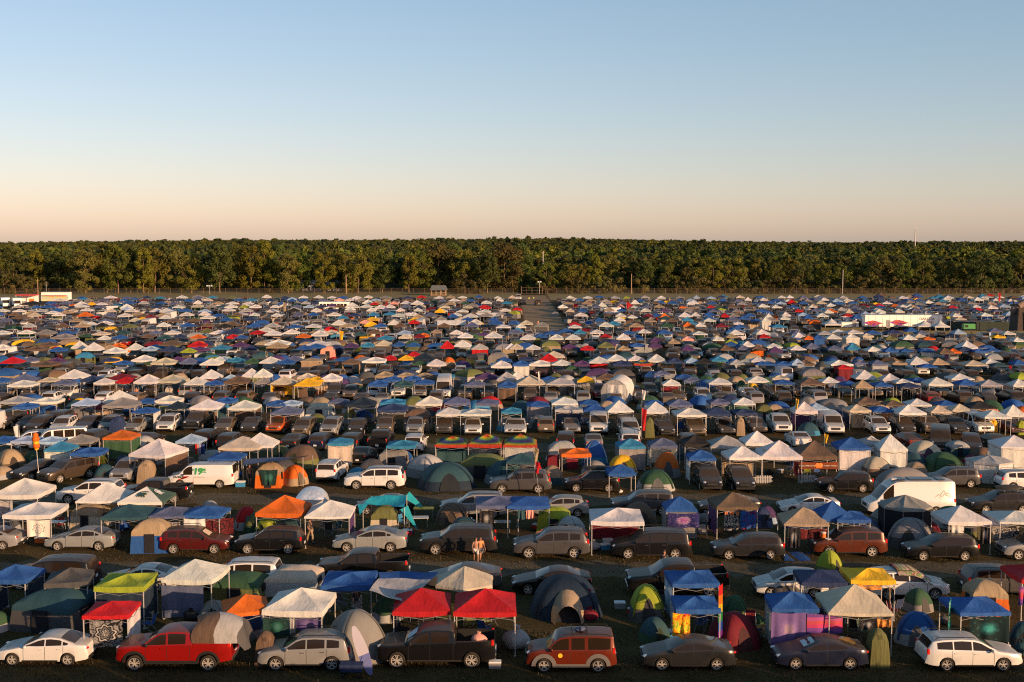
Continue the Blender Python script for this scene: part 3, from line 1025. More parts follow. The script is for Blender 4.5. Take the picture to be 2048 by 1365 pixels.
def put_gazebo(px0, px1, ypk, yev, col, wallcol, desc, n=6, ze=1.95, open_front=False, rot=0, wtop=1.0):
    mid = (px0 + px1) / 2
    p = at(mid, yev, ze)
    w = (px1 - px0) / scale_at(p.y, ze)
    yc = p.y + w * .43
    q = at_y(mid, ypk, yc)
    zp = max(ze + .4, min(ze + 1.3, q.z))
    cn, cc = COL[col]
    o = empty('screen_shelter', (q.x, yc, 0), R(rot))
    r = w / 2
    roof = MB()
    P = []
    for i in range(5):
        t = i / 4
        row = []
        for j in range(n * 4):
            a = 2 * math.pi * j / (n * 4) + math.pi / n
            f = (j % 4) / 4
            cor = math.cos(math.pi / n) / math.cos((a - math.pi / n) % (2 * math.pi / n) - math.pi / n)
            k = r * (1 - t) * cor * (1 - .03 * math.sin(math.pi * f) * (1 - t))
            row.append((k * math.cos(a), k * math.sin(a), ze + (zp - ze) * t ** .9 - .06 * math.sin(math.pi * f) * math.sin(math.pi * t)))
        P.append(row)
    P.insert(0, [(x * 1.01, y * 1.01, z - .16) for x, y, z in P[0]])
    roof.grid(P, 0, True)
    ob('canopy_top', roof.mesh('gazebo_top', FAB, 25), o, jit(cc))
    wc = COL[wallcol][1]
    for k in range(n):
        a0, a1 = 2 * math.pi * k / n + math.pi / n, 2 * math.pi * (k + 1) / n + math.pi / n
        p0, p1 = Vector((math.cos(a0) * r * .96, math.sin(a0) * r * .96, 0)), Vector((math.cos(a1) * r * .96, math.sin(a1) * r * .96, 0))
        mb = MB().grid([[tuple(p0.lerp(p1, t) * (1 - .02 * math.sin(math.pi * t)) + Vector((0, 0, z))) for t in (0, .25, .5, .75, 1)] for z in (0.02, ze * .5, ze - .05)])
        ob('wall_panel', mb.mesh('wall_panel', FAB if wallcol != 'D' else DARKCLOTH, 50), o, jit(wc))
        ob('pole', MB().tube(p0 * 1.01, p0 * 1.01 + Vector((0, 0, ze)), .02, .02, 5).mesh('pole', METAL_G), o)
    thing(o, desc, 'shelter', 'screen shelters', short=f'{cn} screen shelter')
    return o

# ------------------------------------------------------------------ pattern cloths
def pattern(name, kind, cols, scale=1.0):
    m, nt, b = new_mat(name)
    tc = N(nt, 'ShaderNodeTexCoord')
    mp = N(nt, 'ShaderNodeMapping')
    mp.inputs['Location'].default_value = (-.5, 0, -.5)
    mp.inputs['Scale'].default_value = (1, .03, 1)
    nt.links.new(tc.outputs['Generated'], mp.inputs[0])
    nz = N(nt, 'ShaderNodeTexNoise')
    nt.links.new(mp.outputs[0], nz.inputs['Vector'])
    nz.inputs['Scale'].default_value = 4 * scale
    nz.inputs['Detail'].default_value = 5
    nz.inputs['Distortion'].default_value = 1.5
    n = len(cols)
    if kind == 'swirl':
        r = ramp(nt, nz.outputs[0], [(.28 + .44 * i / (n - 1), c) for i, c in enumerate(cols)])
        src = r.outputs[0]
    elif kind == 'mandala':
        sp = N(nt, 'ShaderNodeSeparateXYZ'); nt.links.new(mp.outputs[0], sp.inputs[0])
        at2 = N(nt, 'ShaderNodeMath', operation='ARCTAN2'); nt.links.new(sp.outputs[0], at2.inputs[0]); nt.links.new(sp.outputs[2], at2.inputs[1])
        ml = N(nt, 'ShaderNodeMath', operation='MULTIPLY'); nt.links.new(at2.outputs[0], ml.inputs[0]); ml.inputs[1].default_value = 8
        sn = N(nt, 'ShaderNodeMath', operation='SINE'); nt.links.new(ml.outputs[0], sn.inputs[0])
        ln = N(nt, 'ShaderNodeVectorMath', operation='LENGTH')
        cb = N(nt, 'ShaderNodeCombineXYZ'); nt.links.new(sp.outputs[0], cb.inputs[0]); nt.links.new(sp.outputs[2], cb.inputs[1]); nt.links.new(cb.outputs[0], ln.inputs[0])
        a2 = N(nt, 'ShaderNodeMath', operation='MULTIPLY_ADD'); nt.links.new(sn.outputs[0], a2.inputs[0]); a2.inputs[1].default_value = .035; nt.links.new(ln.outputs['Value'], a2.inputs[2])
        m3 = N(nt, 'ShaderNodeMath', operation='MULTIPLY'); nt.links.new(a2.outputs[0], m3.inputs[0]); m3.inputs[1].default_value = 5.0 * scale
        fr = N(nt, 'ShaderNodeMath', operation='FRACT'); nt.links.new(m3.outputs[0], fr.inputs[0])
        r = ramp(nt, fr.outputs[0], [(i / n, c) for i, c in enumerate(cols)], 'CONSTANT')
        r2 = ramp(nt, nz.outputs[0], [(.40, cols[0]), (.5, cols[1]), (.6, cols[0])])
        st = N(nt, 'ShaderNodeMath', operation='GREATER_THAN'); nt.links.new(a2.outputs[0], st.inputs[0]); st.inputs[1].default_value = .34
        src = mix(nt, r.outputs[0], r2.outputs[0], st.outputs[0])
    elif kind == 'bands':
        sp = N(nt, 'ShaderNodeSeparateXYZ'); nt.links.new(tc.outputs['Generated'], sp.inputs[0])
        ad = N(nt, 'ShaderNodeMath', operation='MULTIPLY_ADD'); nt.links.new(nz.outputs[0], ad.inputs[0]); ad.inputs[1].default_value = .12; nt.links.new(sp.outputs[2], ad.inputs[2])
        src = ramp(nt, ad.outputs[0], [((i + .35) / (n + .2), c) for i, c in enumerate(cols)], 'CONSTANT').outputs[0]
    elif kind == 'figure':
        # a dark cloth with a pale shape in the middle and scattered motifs
        vo = N(nt, 'ShaderNodeTexVoronoi'); nt.links.new(mp.outputs[0], vo.inputs['Vector']); vo.inputs['Scale'].default_value = 9 * scale
        r = ramp(nt, vo.outputs['Distance'], [(.05, cols[2]), (.16, cols[1]), (.30, cols[0])])
        ln = N(nt, 'ShaderNodeVectorMath', operation='LENGTH'); nt.links.new(mp.outputs[0], ln.inputs[0])
        ad = N(nt, 'ShaderNodeMath', operation='MULTIPLY_ADD'); nt.links.new(nz.outputs[0], ad.inputs[0]); ad.inputs[1].default_value = .25; nt.links.new(ln.outputs['Value'], ad.inputs[2])
        r2 = ramp(nt, ad.outputs[0], [(.22, cols[-1]), (.30, cols[1]), (.40, cols[0])])
        src = mix(nt, r.outputs[0], r2.outputs[0], .6)
    nt.links.new(src, b.inputs['Base Color'])
    b.inputs['Roughness'].default_value = .85
    b.inputs['Specular IOR Level'].default_value = .15
    return m
K0, W0 = (.015, .014, .018), (.30, .285, .275)
PAT = {
 'black_mandala': pattern('black_white_mandala', 'mandala', [K0, W0, K0, (.12, .12, .13)]),
 'tiedye': pattern('tie_dye_cloth', 'swirl', [(.02, .02, .05), (.6, .02, .01), (.75, .25, .01), (.7, .5, .02), (.05, .3, .05), (.6, .05, .02)], .8),
 'purple': pattern('purple_cloud_cloth', 'figure', [(.13, .08, .22), (.22, .14, .30), (.04, .05, .15), (.36, .25, .28)]),
 'pink': pattern('pink_valley_cloth', 'bands', [(.07, .04, .20), (.15, .05, .22), (.42, .04, .12), (.40, .06, .08), (.35, .07, .2), (.13, .05, .2)], .7),
 'teal': pattern('teal_swirl_cloth', 'swirl', [(.01, .03, .05), (.01, .09, .10), (.02, .22, .24), (.30, .34, .05), (.01, .06, .09)], 1.0),
 'tealfig': pattern('dark_teal_figure_cloth', 'figure', [(.008, .02, .022), (.02, .12, .12), (.12, .10, .03), (.05, .35, .33)], .7),
 'green': pattern('green_forest_cloth', 'figure', [(.01, .03, .03), (.02, .12, .08), (.30, .28, .04), (.05, .15, .14)], 1.3),
 'violet': pattern('violet_cloth', 'figure', [(.07, .05, .14), (.16, .11, .26), (.3, .25, .4), (.12, .09, .2)], .8),
 'rainbow': pattern('rainbow_bands', 'bands', [(.14, .012, .2), (.012, .045, .28), (.012, .16, .045), (.40, .28, .012), (.42, .1, .01), (.34, .01, .012)], .3),
 'poster': pattern('black_white_print', 'mandala', [K0, W0, (.3, .29, .28), K0], 1.3),
 'bluered': pattern('blue_red_print', 'swirl', [(.4, .01, .03), (.02, .02, .08), (.02, .10, .35), (.03, .03, .12), (.4, .02, .08)], .9),
 'faces': pattern('pink_blue_faces_print', 'figure', [(.02, .02, .10), (.35, .22, .35), (.5, .45, .5), (.3, .08, .25)], 1.3),
 'sunline': pattern('white_sun_print', 'mandala', [(.60, .57, .52), (.60, .57, .52), (.18, .17, .17)], 1.6),
 'darkred': pattern('dark_red_print', 'mandala', [(.05, .008, .010), (.14, .02, .025), K0], 1.1),
 'multi': pattern('many_coloured_print', 'swirl', [(.02, .15, .20), (.35, .03, .08), (.05, .22, .05), (.5, .3, .25), (.02, .06, .12), (.3, .05, .2)], 1.3),
 'orangeprint': pattern('orange_blanket_print', 'swirl', [(.05, .02, .01), (.4, .12, .02), (.6, .3, .08), (.1, .04, .02)], 1.2),
 'mono': pattern('grey_print', 'figure', [K0, (.2, .2, .2), W0, (.35, .34, .34)], 1.4),
}
def put_cloth(px0, px1, y0, y1, pat, desc, depth=None, rz=0.0, col=None, top_z=None, cat='tapestry', name='tapestry', fold=.05, gather=0.0):
    """a hanging cloth; silhouettes in photo pixels; depth = world y of the thing that holds it"""
    mid = (px0 + px1) / 2
    if depth is None:
        depth = at(mid, y0, top_z or 1.95).y
    p = at_y(mid, y0, depth)
    q = at_y(mid, y1, depth)
    s = scale_at(depth, p.z)
    w, hh = (px1 - px0) / s, max(.2, p.z - max(q.z, .05))
    mat = PAT[pat] if pat else FAB
    me = cloth_panel_mb(w, hh, random.randrange(99), fold, 18, gather).mesh(name, mat, 60)
    o = ob(name, me, None, jit(COL[col][1]) if col else None, p, rz)
    thing(o, desc, cat, None, short=desc)
    return o
def put_tarp(corners, col, desc, name='tarp', sagz=.25, mat=None):
    """four world corners, sagging sheet"""
    a, b, c, d = [Vector(x) for x in corners]
    P = []
    for i in range(11):
        row = []
        for j in range(11):
            u, v = i / 10, j / 10
            p = (a * (1 - u) + b * u) * (1 - v) + (d * (1 - u) + c * u) * v
            p = p + Vector((0, 0, -sagz * math.sin(math.pi * u) * math.sin(math.pi * v) + .03 * math.sin(9 * u + 4 * v)))
            row.append(tuple(p))
        P.append(row)
    ctr = (a + b + c + d) / 4
    mb = MB().grid([[(p[0] - ctr.x, p[1] - ctr.y, p[2]) for p in r] for r in P])
    o = ob(name, mb.mesh(name, mat or FAB, 60), None, jit(COL[col][1]), (ctr.x, ctr.y, 0))
    thing(o, desc, 'tarp', None, short=COL[col][0] + ' tarp')
    return o
# ------------------------------------------------------------------ ground, lanes, hills
def hill_h(x, y):
    """gently rising wooded land beyond the camp field"""
    d = np.clip((y - 620) / 900.0, 0, 1)
    b = d * d * (3 - 2 * d)
    f = 3.4 + 3.0 * np.sin(x / np.maximum(y, 1) * 6.5 + 1.9) + 1.1 * np.sin(x / np.maximum(y, 1) * 17 + .5) + .9 * np.sin(y / 170 + x / 260)
    far = np.clip((y - 1500) / 1800.0, 0, 1)
    return b * f * 1.15 + far * 9.0
def build_ground():
    ys = np.concatenate([np.linspace(-400, 0, 5), np.linspace(20, 620, 13), np.linspace(680, 3420, 38), [5000, 7800]])
    xs = np.concatenate([[-4800, -3400], np.linspace(-2200, 2200, 67), [3400, 4800]])
    X, Y = np.meshgrid(xs, ys)
    Z = np.where((Y < 4000) & (abs(X) < 2600), hill_h(X, Y), 0.0)
    V = np.stack([X, Y, Z], -1)
    mb = MB().grid([[tuple(p) for p in r] for r in V])
    m, nt, b = new_mat('dry_field_grass')
    n1 = noise(nt, .35, 6); n2 = noise(nt, 6.0, 5, rough=.7); n3 = noise(nt, .05, 4, stretch=(.35, 1, 1))
    c = ramp(nt, n1.outputs[0], [(.3, (.036, .027, .013)), (.5, (.053, .040, .019)), (.7, (.076, .055, .029))])
    c2 = ramp(nt, n2.outputs[0], [(.32, (.5, .5, .5)), (.65, (1.35, 1.3, 1.15))])
    c3 = ramp(nt, n3.outputs[0], [(.38, (.85, 1.0, .8)), (.62, (1.15, 1.0, .9))])
    col = mix(nt, mix(nt, c.outputs[0], c2.outputs[0], 1.0, 'MULTIPLY'), c3.outputs[0], 1.0, 'MULTIPLY')
    nt.links.new(col, b.inputs['Base Color'])
    b.inputs['Roughness'].default_value = .95
    b.inputs['Specular IOR Level'].default_value = .1
    bump(nt, b, n2.outputs[0], .9, .12)
    structure(ob('ground', mb.mesh('ground', m, 80)))
    # worn dirt lanes between the double rows of plots, and the cross lane far up the field
    m2, nt, b = new_mat('worn_dirt')
    n1 = noise(nt, .5, 5, stretch=(.15, 1, 1)); n2 = noise(nt, 5.0, 5, rough=.7)
    c = ramp(nt, n1.outputs[0], [(.3, (.038, .029, .014)), (.5, (.056, .042, .021)), (.7, (.080, .058, .030))])
    c2 = ramp(nt, n2.outputs[0], [(.32, (.6, .6, .6)), (.65, (1.25, 1.2, 1.1))])
    nt.links.new(mix(nt, c.outputs[0], c2.outputs[0], 1.0, 'MULTIPLY'), b.inputs['Base Color'])
    b.inputs['Roughness'].default_value = .95
    bump(nt, b, n2.outputs[0], .6, .08)
    def lane(x0, x1, y0, y1, seed):
        rnd = random.Random(seed)
        n = 260
        P = []
        for k in range(3):
            row = []
            for i in range(n + 1):
                t = i / n
                if abs(x1 - x0) > abs(y1 - y0):
                    x = x0 + (x1 - x0) * t
                    y = (y0, (y0 + y1) / 2, y1)[k] + (rnd.uniform(-.55, .55) if k != 1 else 0)
                else:
                    y = y0 + (y1 - y0) * t
                    x = (x0, (x0 + x1) / 2, x1)[k] + (rnd.uniform(-.6, .6) if k != 1 else 0)
                row.append((x, y, .004))
            P.append(row)
        o = ob('dirt_lane', MB().grid(P if abs(x1 - x0) > abs(y1 - y0) else [r[::-1] for r in P]).mesh('dirt_lane', m2))
        structure(o)
    for i, (a, b_) in enumerate(((67.5, 70.6), (86.5, 90.2), (109, 113.5))):
        lane(-80, 80, a, b_, i)
    m2 = m2.copy(); m2.name = 'dry_dust'
    for e, c_ in zip([q for q in m2.node_tree.nodes if q.type == 'VALTORGB'][0].color_ramp.elements, ((.13, .082, .036), (.17, .108, .050), (.21, .135, .065))):
        e.color = (*c_, 1)
    lane(3.2, 13.4, 252, 452, 9)
    m2 = m2.copy(); m2.name = 'pale_meadow'
    for e, c_ in zip([q for q in m2.node_tree.nodes if q.type == 'VALTORGB'][0].color_ramp.elements, ((.115, .095, .030), (.15, .122, .040), (.19, .150, .055))):
        e.color = (*c_, 1)
    lane(-250, 2.6, 408, 500, 10)
    lane(14, 250, 412, 500, 11)
build_ground()

# ------------------------------------------------------------------ trees
def leaf_mat(name, base, vary):
    m, nt, b = new_mat(name)
    a = N(nt, 'ShaderNodeAttribute'); a.attribute_name = 'leaf'
    oi = N(nt, 'ShaderNodeObjectInfo')
    hs = N(nt, 'ShaderNodeHueSaturation')
    mr = N(nt, 'ShaderNodeMapRange'); nt.links.new(oi.outputs['Random'], mr.inputs[0]); mr.inputs[3].default_value = .475; mr.inputs[4].default_value = .52
    mv = N(nt, 'ShaderNodeMapRange'); nt.links.new(oi.outputs['Random'], mv.inputs[0]); mv.inputs[3].default_value = .75; mv.inputs[4].default_value = 1.25
    nt.links.new(mr.outputs[0], hs.inputs['Hue']); nt.links.new(mv.outputs[0], hs.inputs['Value'])
    nt.links.new(a.outputs['Color'], hs.inputs['Color'])
    nt.links.new(hs.outputs[0], b.inputs['Base Color'])
    b.inputs['Roughness'].default_value = .7
    b.inputs['Specular IOR Level'].default_value = .2
    tr = N(nt, 'ShaderNodeBsdfTranslucent'); nt.links.new(hs.outputs[0], tr.inputs[0])
    mx = N(nt, 'ShaderNodeMixShader'); mx.inputs[0].default_value = .22
    nt.links.new(b.outputs[0], mx.inputs[1]); nt.links.new(tr.outputs[0], mx.inputs[2])
    nt.links.new(mx.outputs[0], nt.nodes['Material Output'].inputs[0])
    return m
LEAF = leaf_mat('leaves', None, 1)
BARK = simple('bark', (.16, .105, .065), .9, var=.3)
def leaf_cloud(centres, radii, counts, size, cols, rng):
    """quads scattered in clumps; returns verts (n*4,3) and colours (n,3)"""
    Vs, Cs = [], []
    for c, r, n, col in zip(centres, radii, counts, cols):
        n = int(n)
        d = rng.normal(size=(n, 3)); d /= np.linalg.norm(d, axis=1)[:, None]
        rr = rng.uniform(.45, 1.0, n) ** .5
        p = np.array(c) + d * rr[:, None] * np.array(r)
        nrm = d + rng.normal(scale=.38, size=(n, 3)); nrm[:, 2] += .25
        nrm /= np.linalg.norm(nrm, axis=1)[:, None]
        t = np.cross(nrm, rng.normal(size=(n, 3))); t /= np.linalg.norm(t, axis=1)[:, None]
        b = np.cross(nrm, t)
        s = size * rng.uniform(.6, 1.35, n)[:, None]
        q = np.stack([p - t * s, p - b * s * .6, p + t * s, p + b * s * .6], 1)
        Vs.append(q.reshape(-1, 3))
        k = rng.uniform(.86, 1.14, n)[:, None]
        Cs.append(np.array(col)[None] * k)
    return np.concatenate(Vs), np.concatenate(Cs)
def quads_mesh(name, V, C, mat, attr='leaf'):
    n = len(V) // 4
    me = bpy.data.meshes.new(name)
    me.vertices.add(len(V)); me.vertices.foreach_set('co', V.astype(np.float32).ravel())
    me.loops.add(n * 4); me.loops.foreach_set('vertex_index', np.arange(n * 4, dtype=np.int32))
    me.polygons.add(n); me.polygons.foreach_set('loop_start', np.arange(0, n * 4, 4, dtype=np.int32)); me.polygons.foreach_set('loop_total', np.full(n, 4, np.int32))
    a = me.attributes.new(attr, 'FLOAT_COLOR', 'FACE')
    a.data.foreach_set('color', np.concatenate([C, np.ones((n, 1))], 1).astype(np.float32).ravel())
    me.materials.append(mat)
    me.update()
    return me
GREENS = [(.084, .100, .014), (.118, .120, .012), (.056, .074, .016), (.106, .104, .014), (.094, .086, .020)]
def crown_data(h, w, rng, nleaf, base_frac=.22, shape='round', size=.42, base=None):
    """clumps over an uneven crown"""
    base = base or GREENS[rng.integers(len(GREENS))]
    nc = max(6, int(nleaf / (130 if nleaf > 3000 else 80)))
    cs, rs, cols = [], [], []
    for i in range(nc):
        t = rng.uniform(0, 1)
        z = h * (base_frac + (1 - base_frac) * t)
        prof = {'round': math.sin(math.pi * min(.97, .16 + .80 * t)) ** .6, 'cone': (1.05 - t) * .9 + .1, 'tall': math.sin(math.pi * min(.96, .22 + .70 * t)) ** .5}[shape]
        a = rng.uniform(0, 2 * math.pi)
        r = w / 2 * prof * rng.uniform(.35, 1.0) ** .5 * rng.uniform(.8, 1.12)
        cs.append((r * math.cos(a), r * math.sin(a), z))
        k = rng.uniform(.11, .21) * w
        rs.append((k, k, k * .75))
        v = rng.uniform(.85, 1.17)
        cols.append(tuple(x * v for x in base))
    return leaf_cloud(cs, rs, [nleaf / nc] * nc, size, cols, rng)
def trunk_mb(h, w, rng, thick=.26):
    m = MB()
    segs = 5
    p = Vector((0, 0, -.1)); r = thick
    for i in range(segs):
        q = p + Vector((rng.normal() * .15, rng.normal() * .15, h * .75 / segs))
        m.tube(p, q, r, r * .8, 7, cap=False)
        if i >= 1:
            for k in range(2):
                a = rng.uniform(0, 6.28)
                l = w * rng.uniform(.22, .42)
                e = q + Vector((math.cos(a) * l, math.sin(a) * l, l * rng.uniform(.5, 1.1)))
                m.tube(q, e, r * .45, r * .12, 5, cap=False)
                e2 = e + Vector((math.cos(a + .7) * l * .4, math.sin(a + .7) * l * .4, l * .4))
                m.tube(q.lerp(e, .6), e2, r * .25, r * .06, 4, cap=False)
        p, r = q, r * .8
    return m
TREES = []
for i in range(9):
    rng = np.random.default_rng(50 + i)
    h, w = rng.uniform(15, 19), rng.uniform(9, 13)
    shp = ['round', 'tall', 'round', 'tall', 'round', 'tall', 'round', 'round', 'tall'][i]
    V, C = crown_data(h, w, rng, 6000, .11, shp, .36, GREENS[i % 5])
    TREES.append((quads_mesh('tree_crown', V, C, LEAF), trunk_mb(h, w, rng).mesh('tree_trunk', BARK, 50), h, w))
BUSHES = []
for i in range(4):
    rng = np.random.default_rng(150 + i)
    V, C = crown_data(5.2, 6.5, rng, 1100, .04, 'round', .34, [(.075, .066, .020), (.062, .060, .018), (.085, .072, .022), (.055, .058, .016)][i])
    BUSHES.append((quads_mesh('shrub_foliage', V, C, LEAF), trunk_mb(3.5, 4, rng, .09).mesh('shrub_stem', BARK), 5.2, 6.5))
SHAPE_WORD = ['broad', 'tall', 'wide-crowned', 'narrow', 'round', 'slender', 'spreading', 'full', 'upright']
TONE = ['mid green', 'yellow green', 'dark green', 'olive green', 'brownish green']
def put_tree(px, ybase_y, hs, kind, desc=None, ws=1.0):
    crown, trunk, h, w = TREES[kind]
    x = at_y(px, 600, ybase_y).x
    s = hs / h
    o = empty('leafy_tree', (x, ybase_y, 0), random.uniform(0, 6.28))
    ob('trunk', trunk, o, None, None, 0, (s, s, s))
    ob('crown', crown, o, None, None, 0, (s * ws, s * ws, s))
    thing(o, desc or f'{SHAPE_WORD[kind]} {TONE[kind % 5]} tree', 'tree', 'trees along the field edge', short=f'{TONE[kind % 5]} tree')
# front trees read off the photo: pixel x of the trunk, pixel y of the top, kind
for px, top, k, y, ws in [
    (172, 500, 4, 470, 1.0), (215, 487, 1, 478, .8), (237, 484, 0, 474, .9), (262, 484, 2, 476, .8), (288, 490, 6, 470, .95), (310, 492, 3, 477, .9), (352, 497, 4, 479, .85), (383, 503, 8, 474, .9),
    (440, 490, 7, 470, 1.05), (503, 492, 1, 478, .95), (480, 497, 5, 484, .9), (530, 488, 6, 482, .9), (577, 504, 4, 470, .9), (601, 500, 5, 476, .8), (648, 496, 1, 471, .95), (560, 492, 2, 486, .9), (716, 509, 3, 474, 1.0),
    (765, 500, 7, 482, .95), (818, 512, 6, 476, 1.0), (845, 500, 0, 484, 1.0), (878, 485, 4, 488, 1.15), (905, 492, 2, 492, .9), (690, 500, 8, 490, .9), (740, 496, 0, 492, .9),
    (1010, 490, 4, 478, 1.1), (975, 510, 7, 472, .95), (1040, 487, 2, 490, 1.0), (1092, 518, 0, 474, .9), (1140, 514, 3, 474, 1.15), (1165, 520, 1, 480, .85), (1190, 506, 6, 488, 1.0), (1215, 500, 4, 494, 1.0),
    (1265, 512, 2, 484, 1.1), (1290, 515, 7, 478, 1.1), (1335, 516, 0, 478, 1.0), (1372, 520, 4, 480, .9), (1425, 504, 1, 474, 1.05), (1465, 510, 3, 480, 1.0), (1510, 506, 6, 488, 1.0), (1550, 510, 5, 476, 1.0),
    (1580, 500, 1, 486, .9), (1605, 498, 2, 476, .95), (1645, 512, 8, 480, .85), (1680, 520, 5, 474, .9), (1715, 505, 3, 484, .9), (1760, 502, 4, 478, 1.1), (1808, 512, 5, 474, .7), (1845, 506, 0, 474, 1.0),
    (1890, 510, 8, 484, 1.0), (1962, 498, 2, 474, 1.15), (2005, 505, 7, 480, .9), (1930, 515, 6, 488, .9), (30, 500, 2, 486, 1.1), (75, 497, 6, 490, 1.1), (120, 500, 7, 488, 1.1), (2040, 510, 4, 490, 1.0), (150, 512, 3, 494, 1.0),
    (930, 505, 3, 480, .85), (1745, 512, 7, 492, .9), (1395, 514, 3, 490, .9), (-10, 506, 0, 482, 1.0)]:
    h = at_y(px, top, y).z * (.86 if px > 1100 else 1.0)
    put_tree(px, y, max(10, h * random.uniform(.88, 1.05)), k, None, ws)
def put_bush(px, y, s, desc=None):
    f, st, h, w = random.choice(BUSHES)
    x = at_y(px, 600, y).x
    o = empty('shrub', (x, y, 0), random.uniform(0, 6.28))
    ob('stem', st, o, None, None, 0, (s,) * 3)
    ob('foliage', f, o, None, None, 0, (s * random.uniform(.9, 1.2), s * random.uniform(.9, 1.2), s))
    thing(o, desc or random.choice(['rounded olive shrub', 'brown-green bushy shrub', 'low spreading shrub', 'dense leafy shrub']), 'shrub', 'shrubs behind the fence', short='shrub')
for px, s in [(10, 1.75), (45, 1.3), (22, 1.0), (1095, 1.3), (1140, 1.1), (1200, 1.4), (1165, 1.0), (1232, 1.2), (1282, 1.2), (1330, 1.2), (1358, 1.0), (1392, 1.3), (1420, 1.0), (1450, 1.1), (1486, 1.2), (1512, 1.0), (1536, 1.1),
              (1560, 1.1), (1590, 1.2), (1625, 1.0), (1655, 1.2), (1690, 1.1), (1722, 1.25), (1758, 1.0), (1790, 1.2), (1825, 1.1), (1860, 1.0), (1893, 1.2), (1925, 1.0), (1960, 1.1), (1992, 1.0), (2025, 1.2), (930, 1.6), (540, .7), (955, 1.0), (75, 1.3)]:
    put_bush(px, 466 + random.uniform(0, 6), s)
def build_forest():
    """the wood behind: one mass of crowns over the rising land"""
    rng = np.random.default_rng(5)
    Vs, Cs = [], []
    lib = []
    for i in range(7):
        r2 = np.random.default_rng(900 + i)
        lib.append((crown_data(16, 10.5, r2, 620, .30, ['round', 'tall'][i % 2], .72, GREENS[i % 5]), crown_data(16, 11, r2, 170, .42, 'round', 1.15, GREENS[i % 5])))
    y = 500.0
    while y < 2900:
        step = 8.5 + max(0, (y - 520)) * .006
        halfw = y * .50 + 25
        x = -halfw + rng.uniform(0, step)
        while x < halfw:
            yy = y + rng.uniform(-.5, .5) * step
            xx = x + rng.uniform(-.3, .3) * step
            near = yy < 640
            (V, C) = lib[rng.integers(7)][0 if near else 1]
            s = rng.uniform(.78, 1.13) * (1.0 if yy < 1000 else 1.06) * (1.14 if rng.random() < .05 else 1)
            w = s * min(1.6, max(1.0, step / 10.5)) * rng.uniform(.9, 1.2)
            a = rng.uniform(0, 6.28)
            ca, sa = math.cos(a), math.sin(a)
            if yy < 640:
                s *= .80
            z0 = float(hill_h(np.array(xx), np.array(yy)))
            P = np.stack([(V[:, 0] * ca - V[:, 1] * sa) * w + xx, (V[:, 0] * sa + V[:, 1] * ca) * w + yy, V[:, 2] * s + z0], 1)
            Vs.append(P)
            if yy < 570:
                C = C * .6     # shade in the gaps behind the front trees, put into the leaf colour
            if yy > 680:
                C = C * np.array([.70, .66, .95])     # duller, greyer leaf colour farther off
            # stands of one kind keep one tone
            tone = .5 + .5 * math.sin(xx / 45 + 1.3 * math.sin(yy / 60)) * math.sin(yy / 75 + 2)
            t = np.array([.66 + .34 * tone, .70 + .24 * tone, .95]) * rng.uniform(.78, 1.2)
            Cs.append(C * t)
            x += step * rng.uniform(.8, 1.2)
        y += step * .86
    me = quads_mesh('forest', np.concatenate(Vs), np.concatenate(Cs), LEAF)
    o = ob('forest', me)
    o['kind'] = 'stuff'
    o['label'] = 'dense mixed green wood rising to the skyline behind the field'
    o['category'] = 'forest'
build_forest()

# ------------------------------------------------------------------ fence, poles, far structures
FENCE_Y = 462.0
FWOOD = simple('dark_fence_wood', (.15, .105, .065), .9, var=.3)
def build_fence():
    m, nt, b = new_mat('wire_mesh')
    b.inputs['Base Color'].default_value = (.16, .12, .08, 1)
    tr = N(nt, 'ShaderNodeBsdfTransparent')
    mx = N(nt, 'ShaderNodeMixShader'); mx.inputs[0].default_value = .09
    nt.links.new(tr.outputs[0], mx.inputs[1]); nt.links.new(b.outputs[0], mx.inputs[2])
    nt.links.new(mx.outputs[0], nt.nodes['Material Output'].inputs[0])
    for nm, xa, xb, lab in (('wire_fence', -215, 0.5, 'long wire fence on wooden posts below the tall lit trees'), ('wire_fence', 13.5, 222, 'long wire fence with dark mesh along the shrub line')):
        o = empty(nm, ((xa + xb) / 2, FENCE_Y, 0))
        n = int((xb - xa) / 4.4)
        L = xb - xa
        pm = MB().tube((0, 0, 0), (0, 0, 2.5), .065, .06, 6).mesh('post', FWOOD)
        for i in range(n + 1):
            p = ob('post', pm, o, None, (-L / 2 + L * i / n, 0, 0))
            p.rotation_euler = (random.uniform(-.03, .03), random.uniform(-.03, .03), 0)
        ob('wire_mesh', MB().grid([[(-L / 2, -.09, z), (L / 2, -.09, z)] for z in (.05, 2.3)]).mesh('wire_mesh', m), o)
        ob('top_rail', MB().tube((-L / 2, -.1, 2.32), (L / 2, -.1, 2.32), .014, .014, 5).mesh('top_rail', FWOOD), o)
        thing(o, lab, 'fence', None, short='wire fence', label=lab)
    # gate at the end of the dirt lane
    o = empty('wire_gate', (4.0, FENCE_Y + .6, 0))
    for s in (0, 1):
        g = MB()
        for z in (.3, 1.4, 2.6):
            g.tube((s * 4.2, 0, z), (s * 4.2 + 4.0, 0, z), .04, .04, 5)
        for x in (0, 2, 4):
            g.tube((s * 4.2 + x, 0, .2), (s * 4.2 + x, 0, 2.7), .04, .04, 5)
        ob('gate_leaf', g.mesh('gate_leaf', FWOOD), o)
    for x in (-.2, 8.4):
        ob('gate_post', MB().tube((x, 0, 0), (x, 0, 3.3), .12, .1, 7).mesh('gate_post', FWOOD), o)
    thing(o, 'tubular two-leaf gate closing the end of the dirt lane', 'gate', label='tubular two-leaf gate closing the far end of the dirt lane')
build_fence()
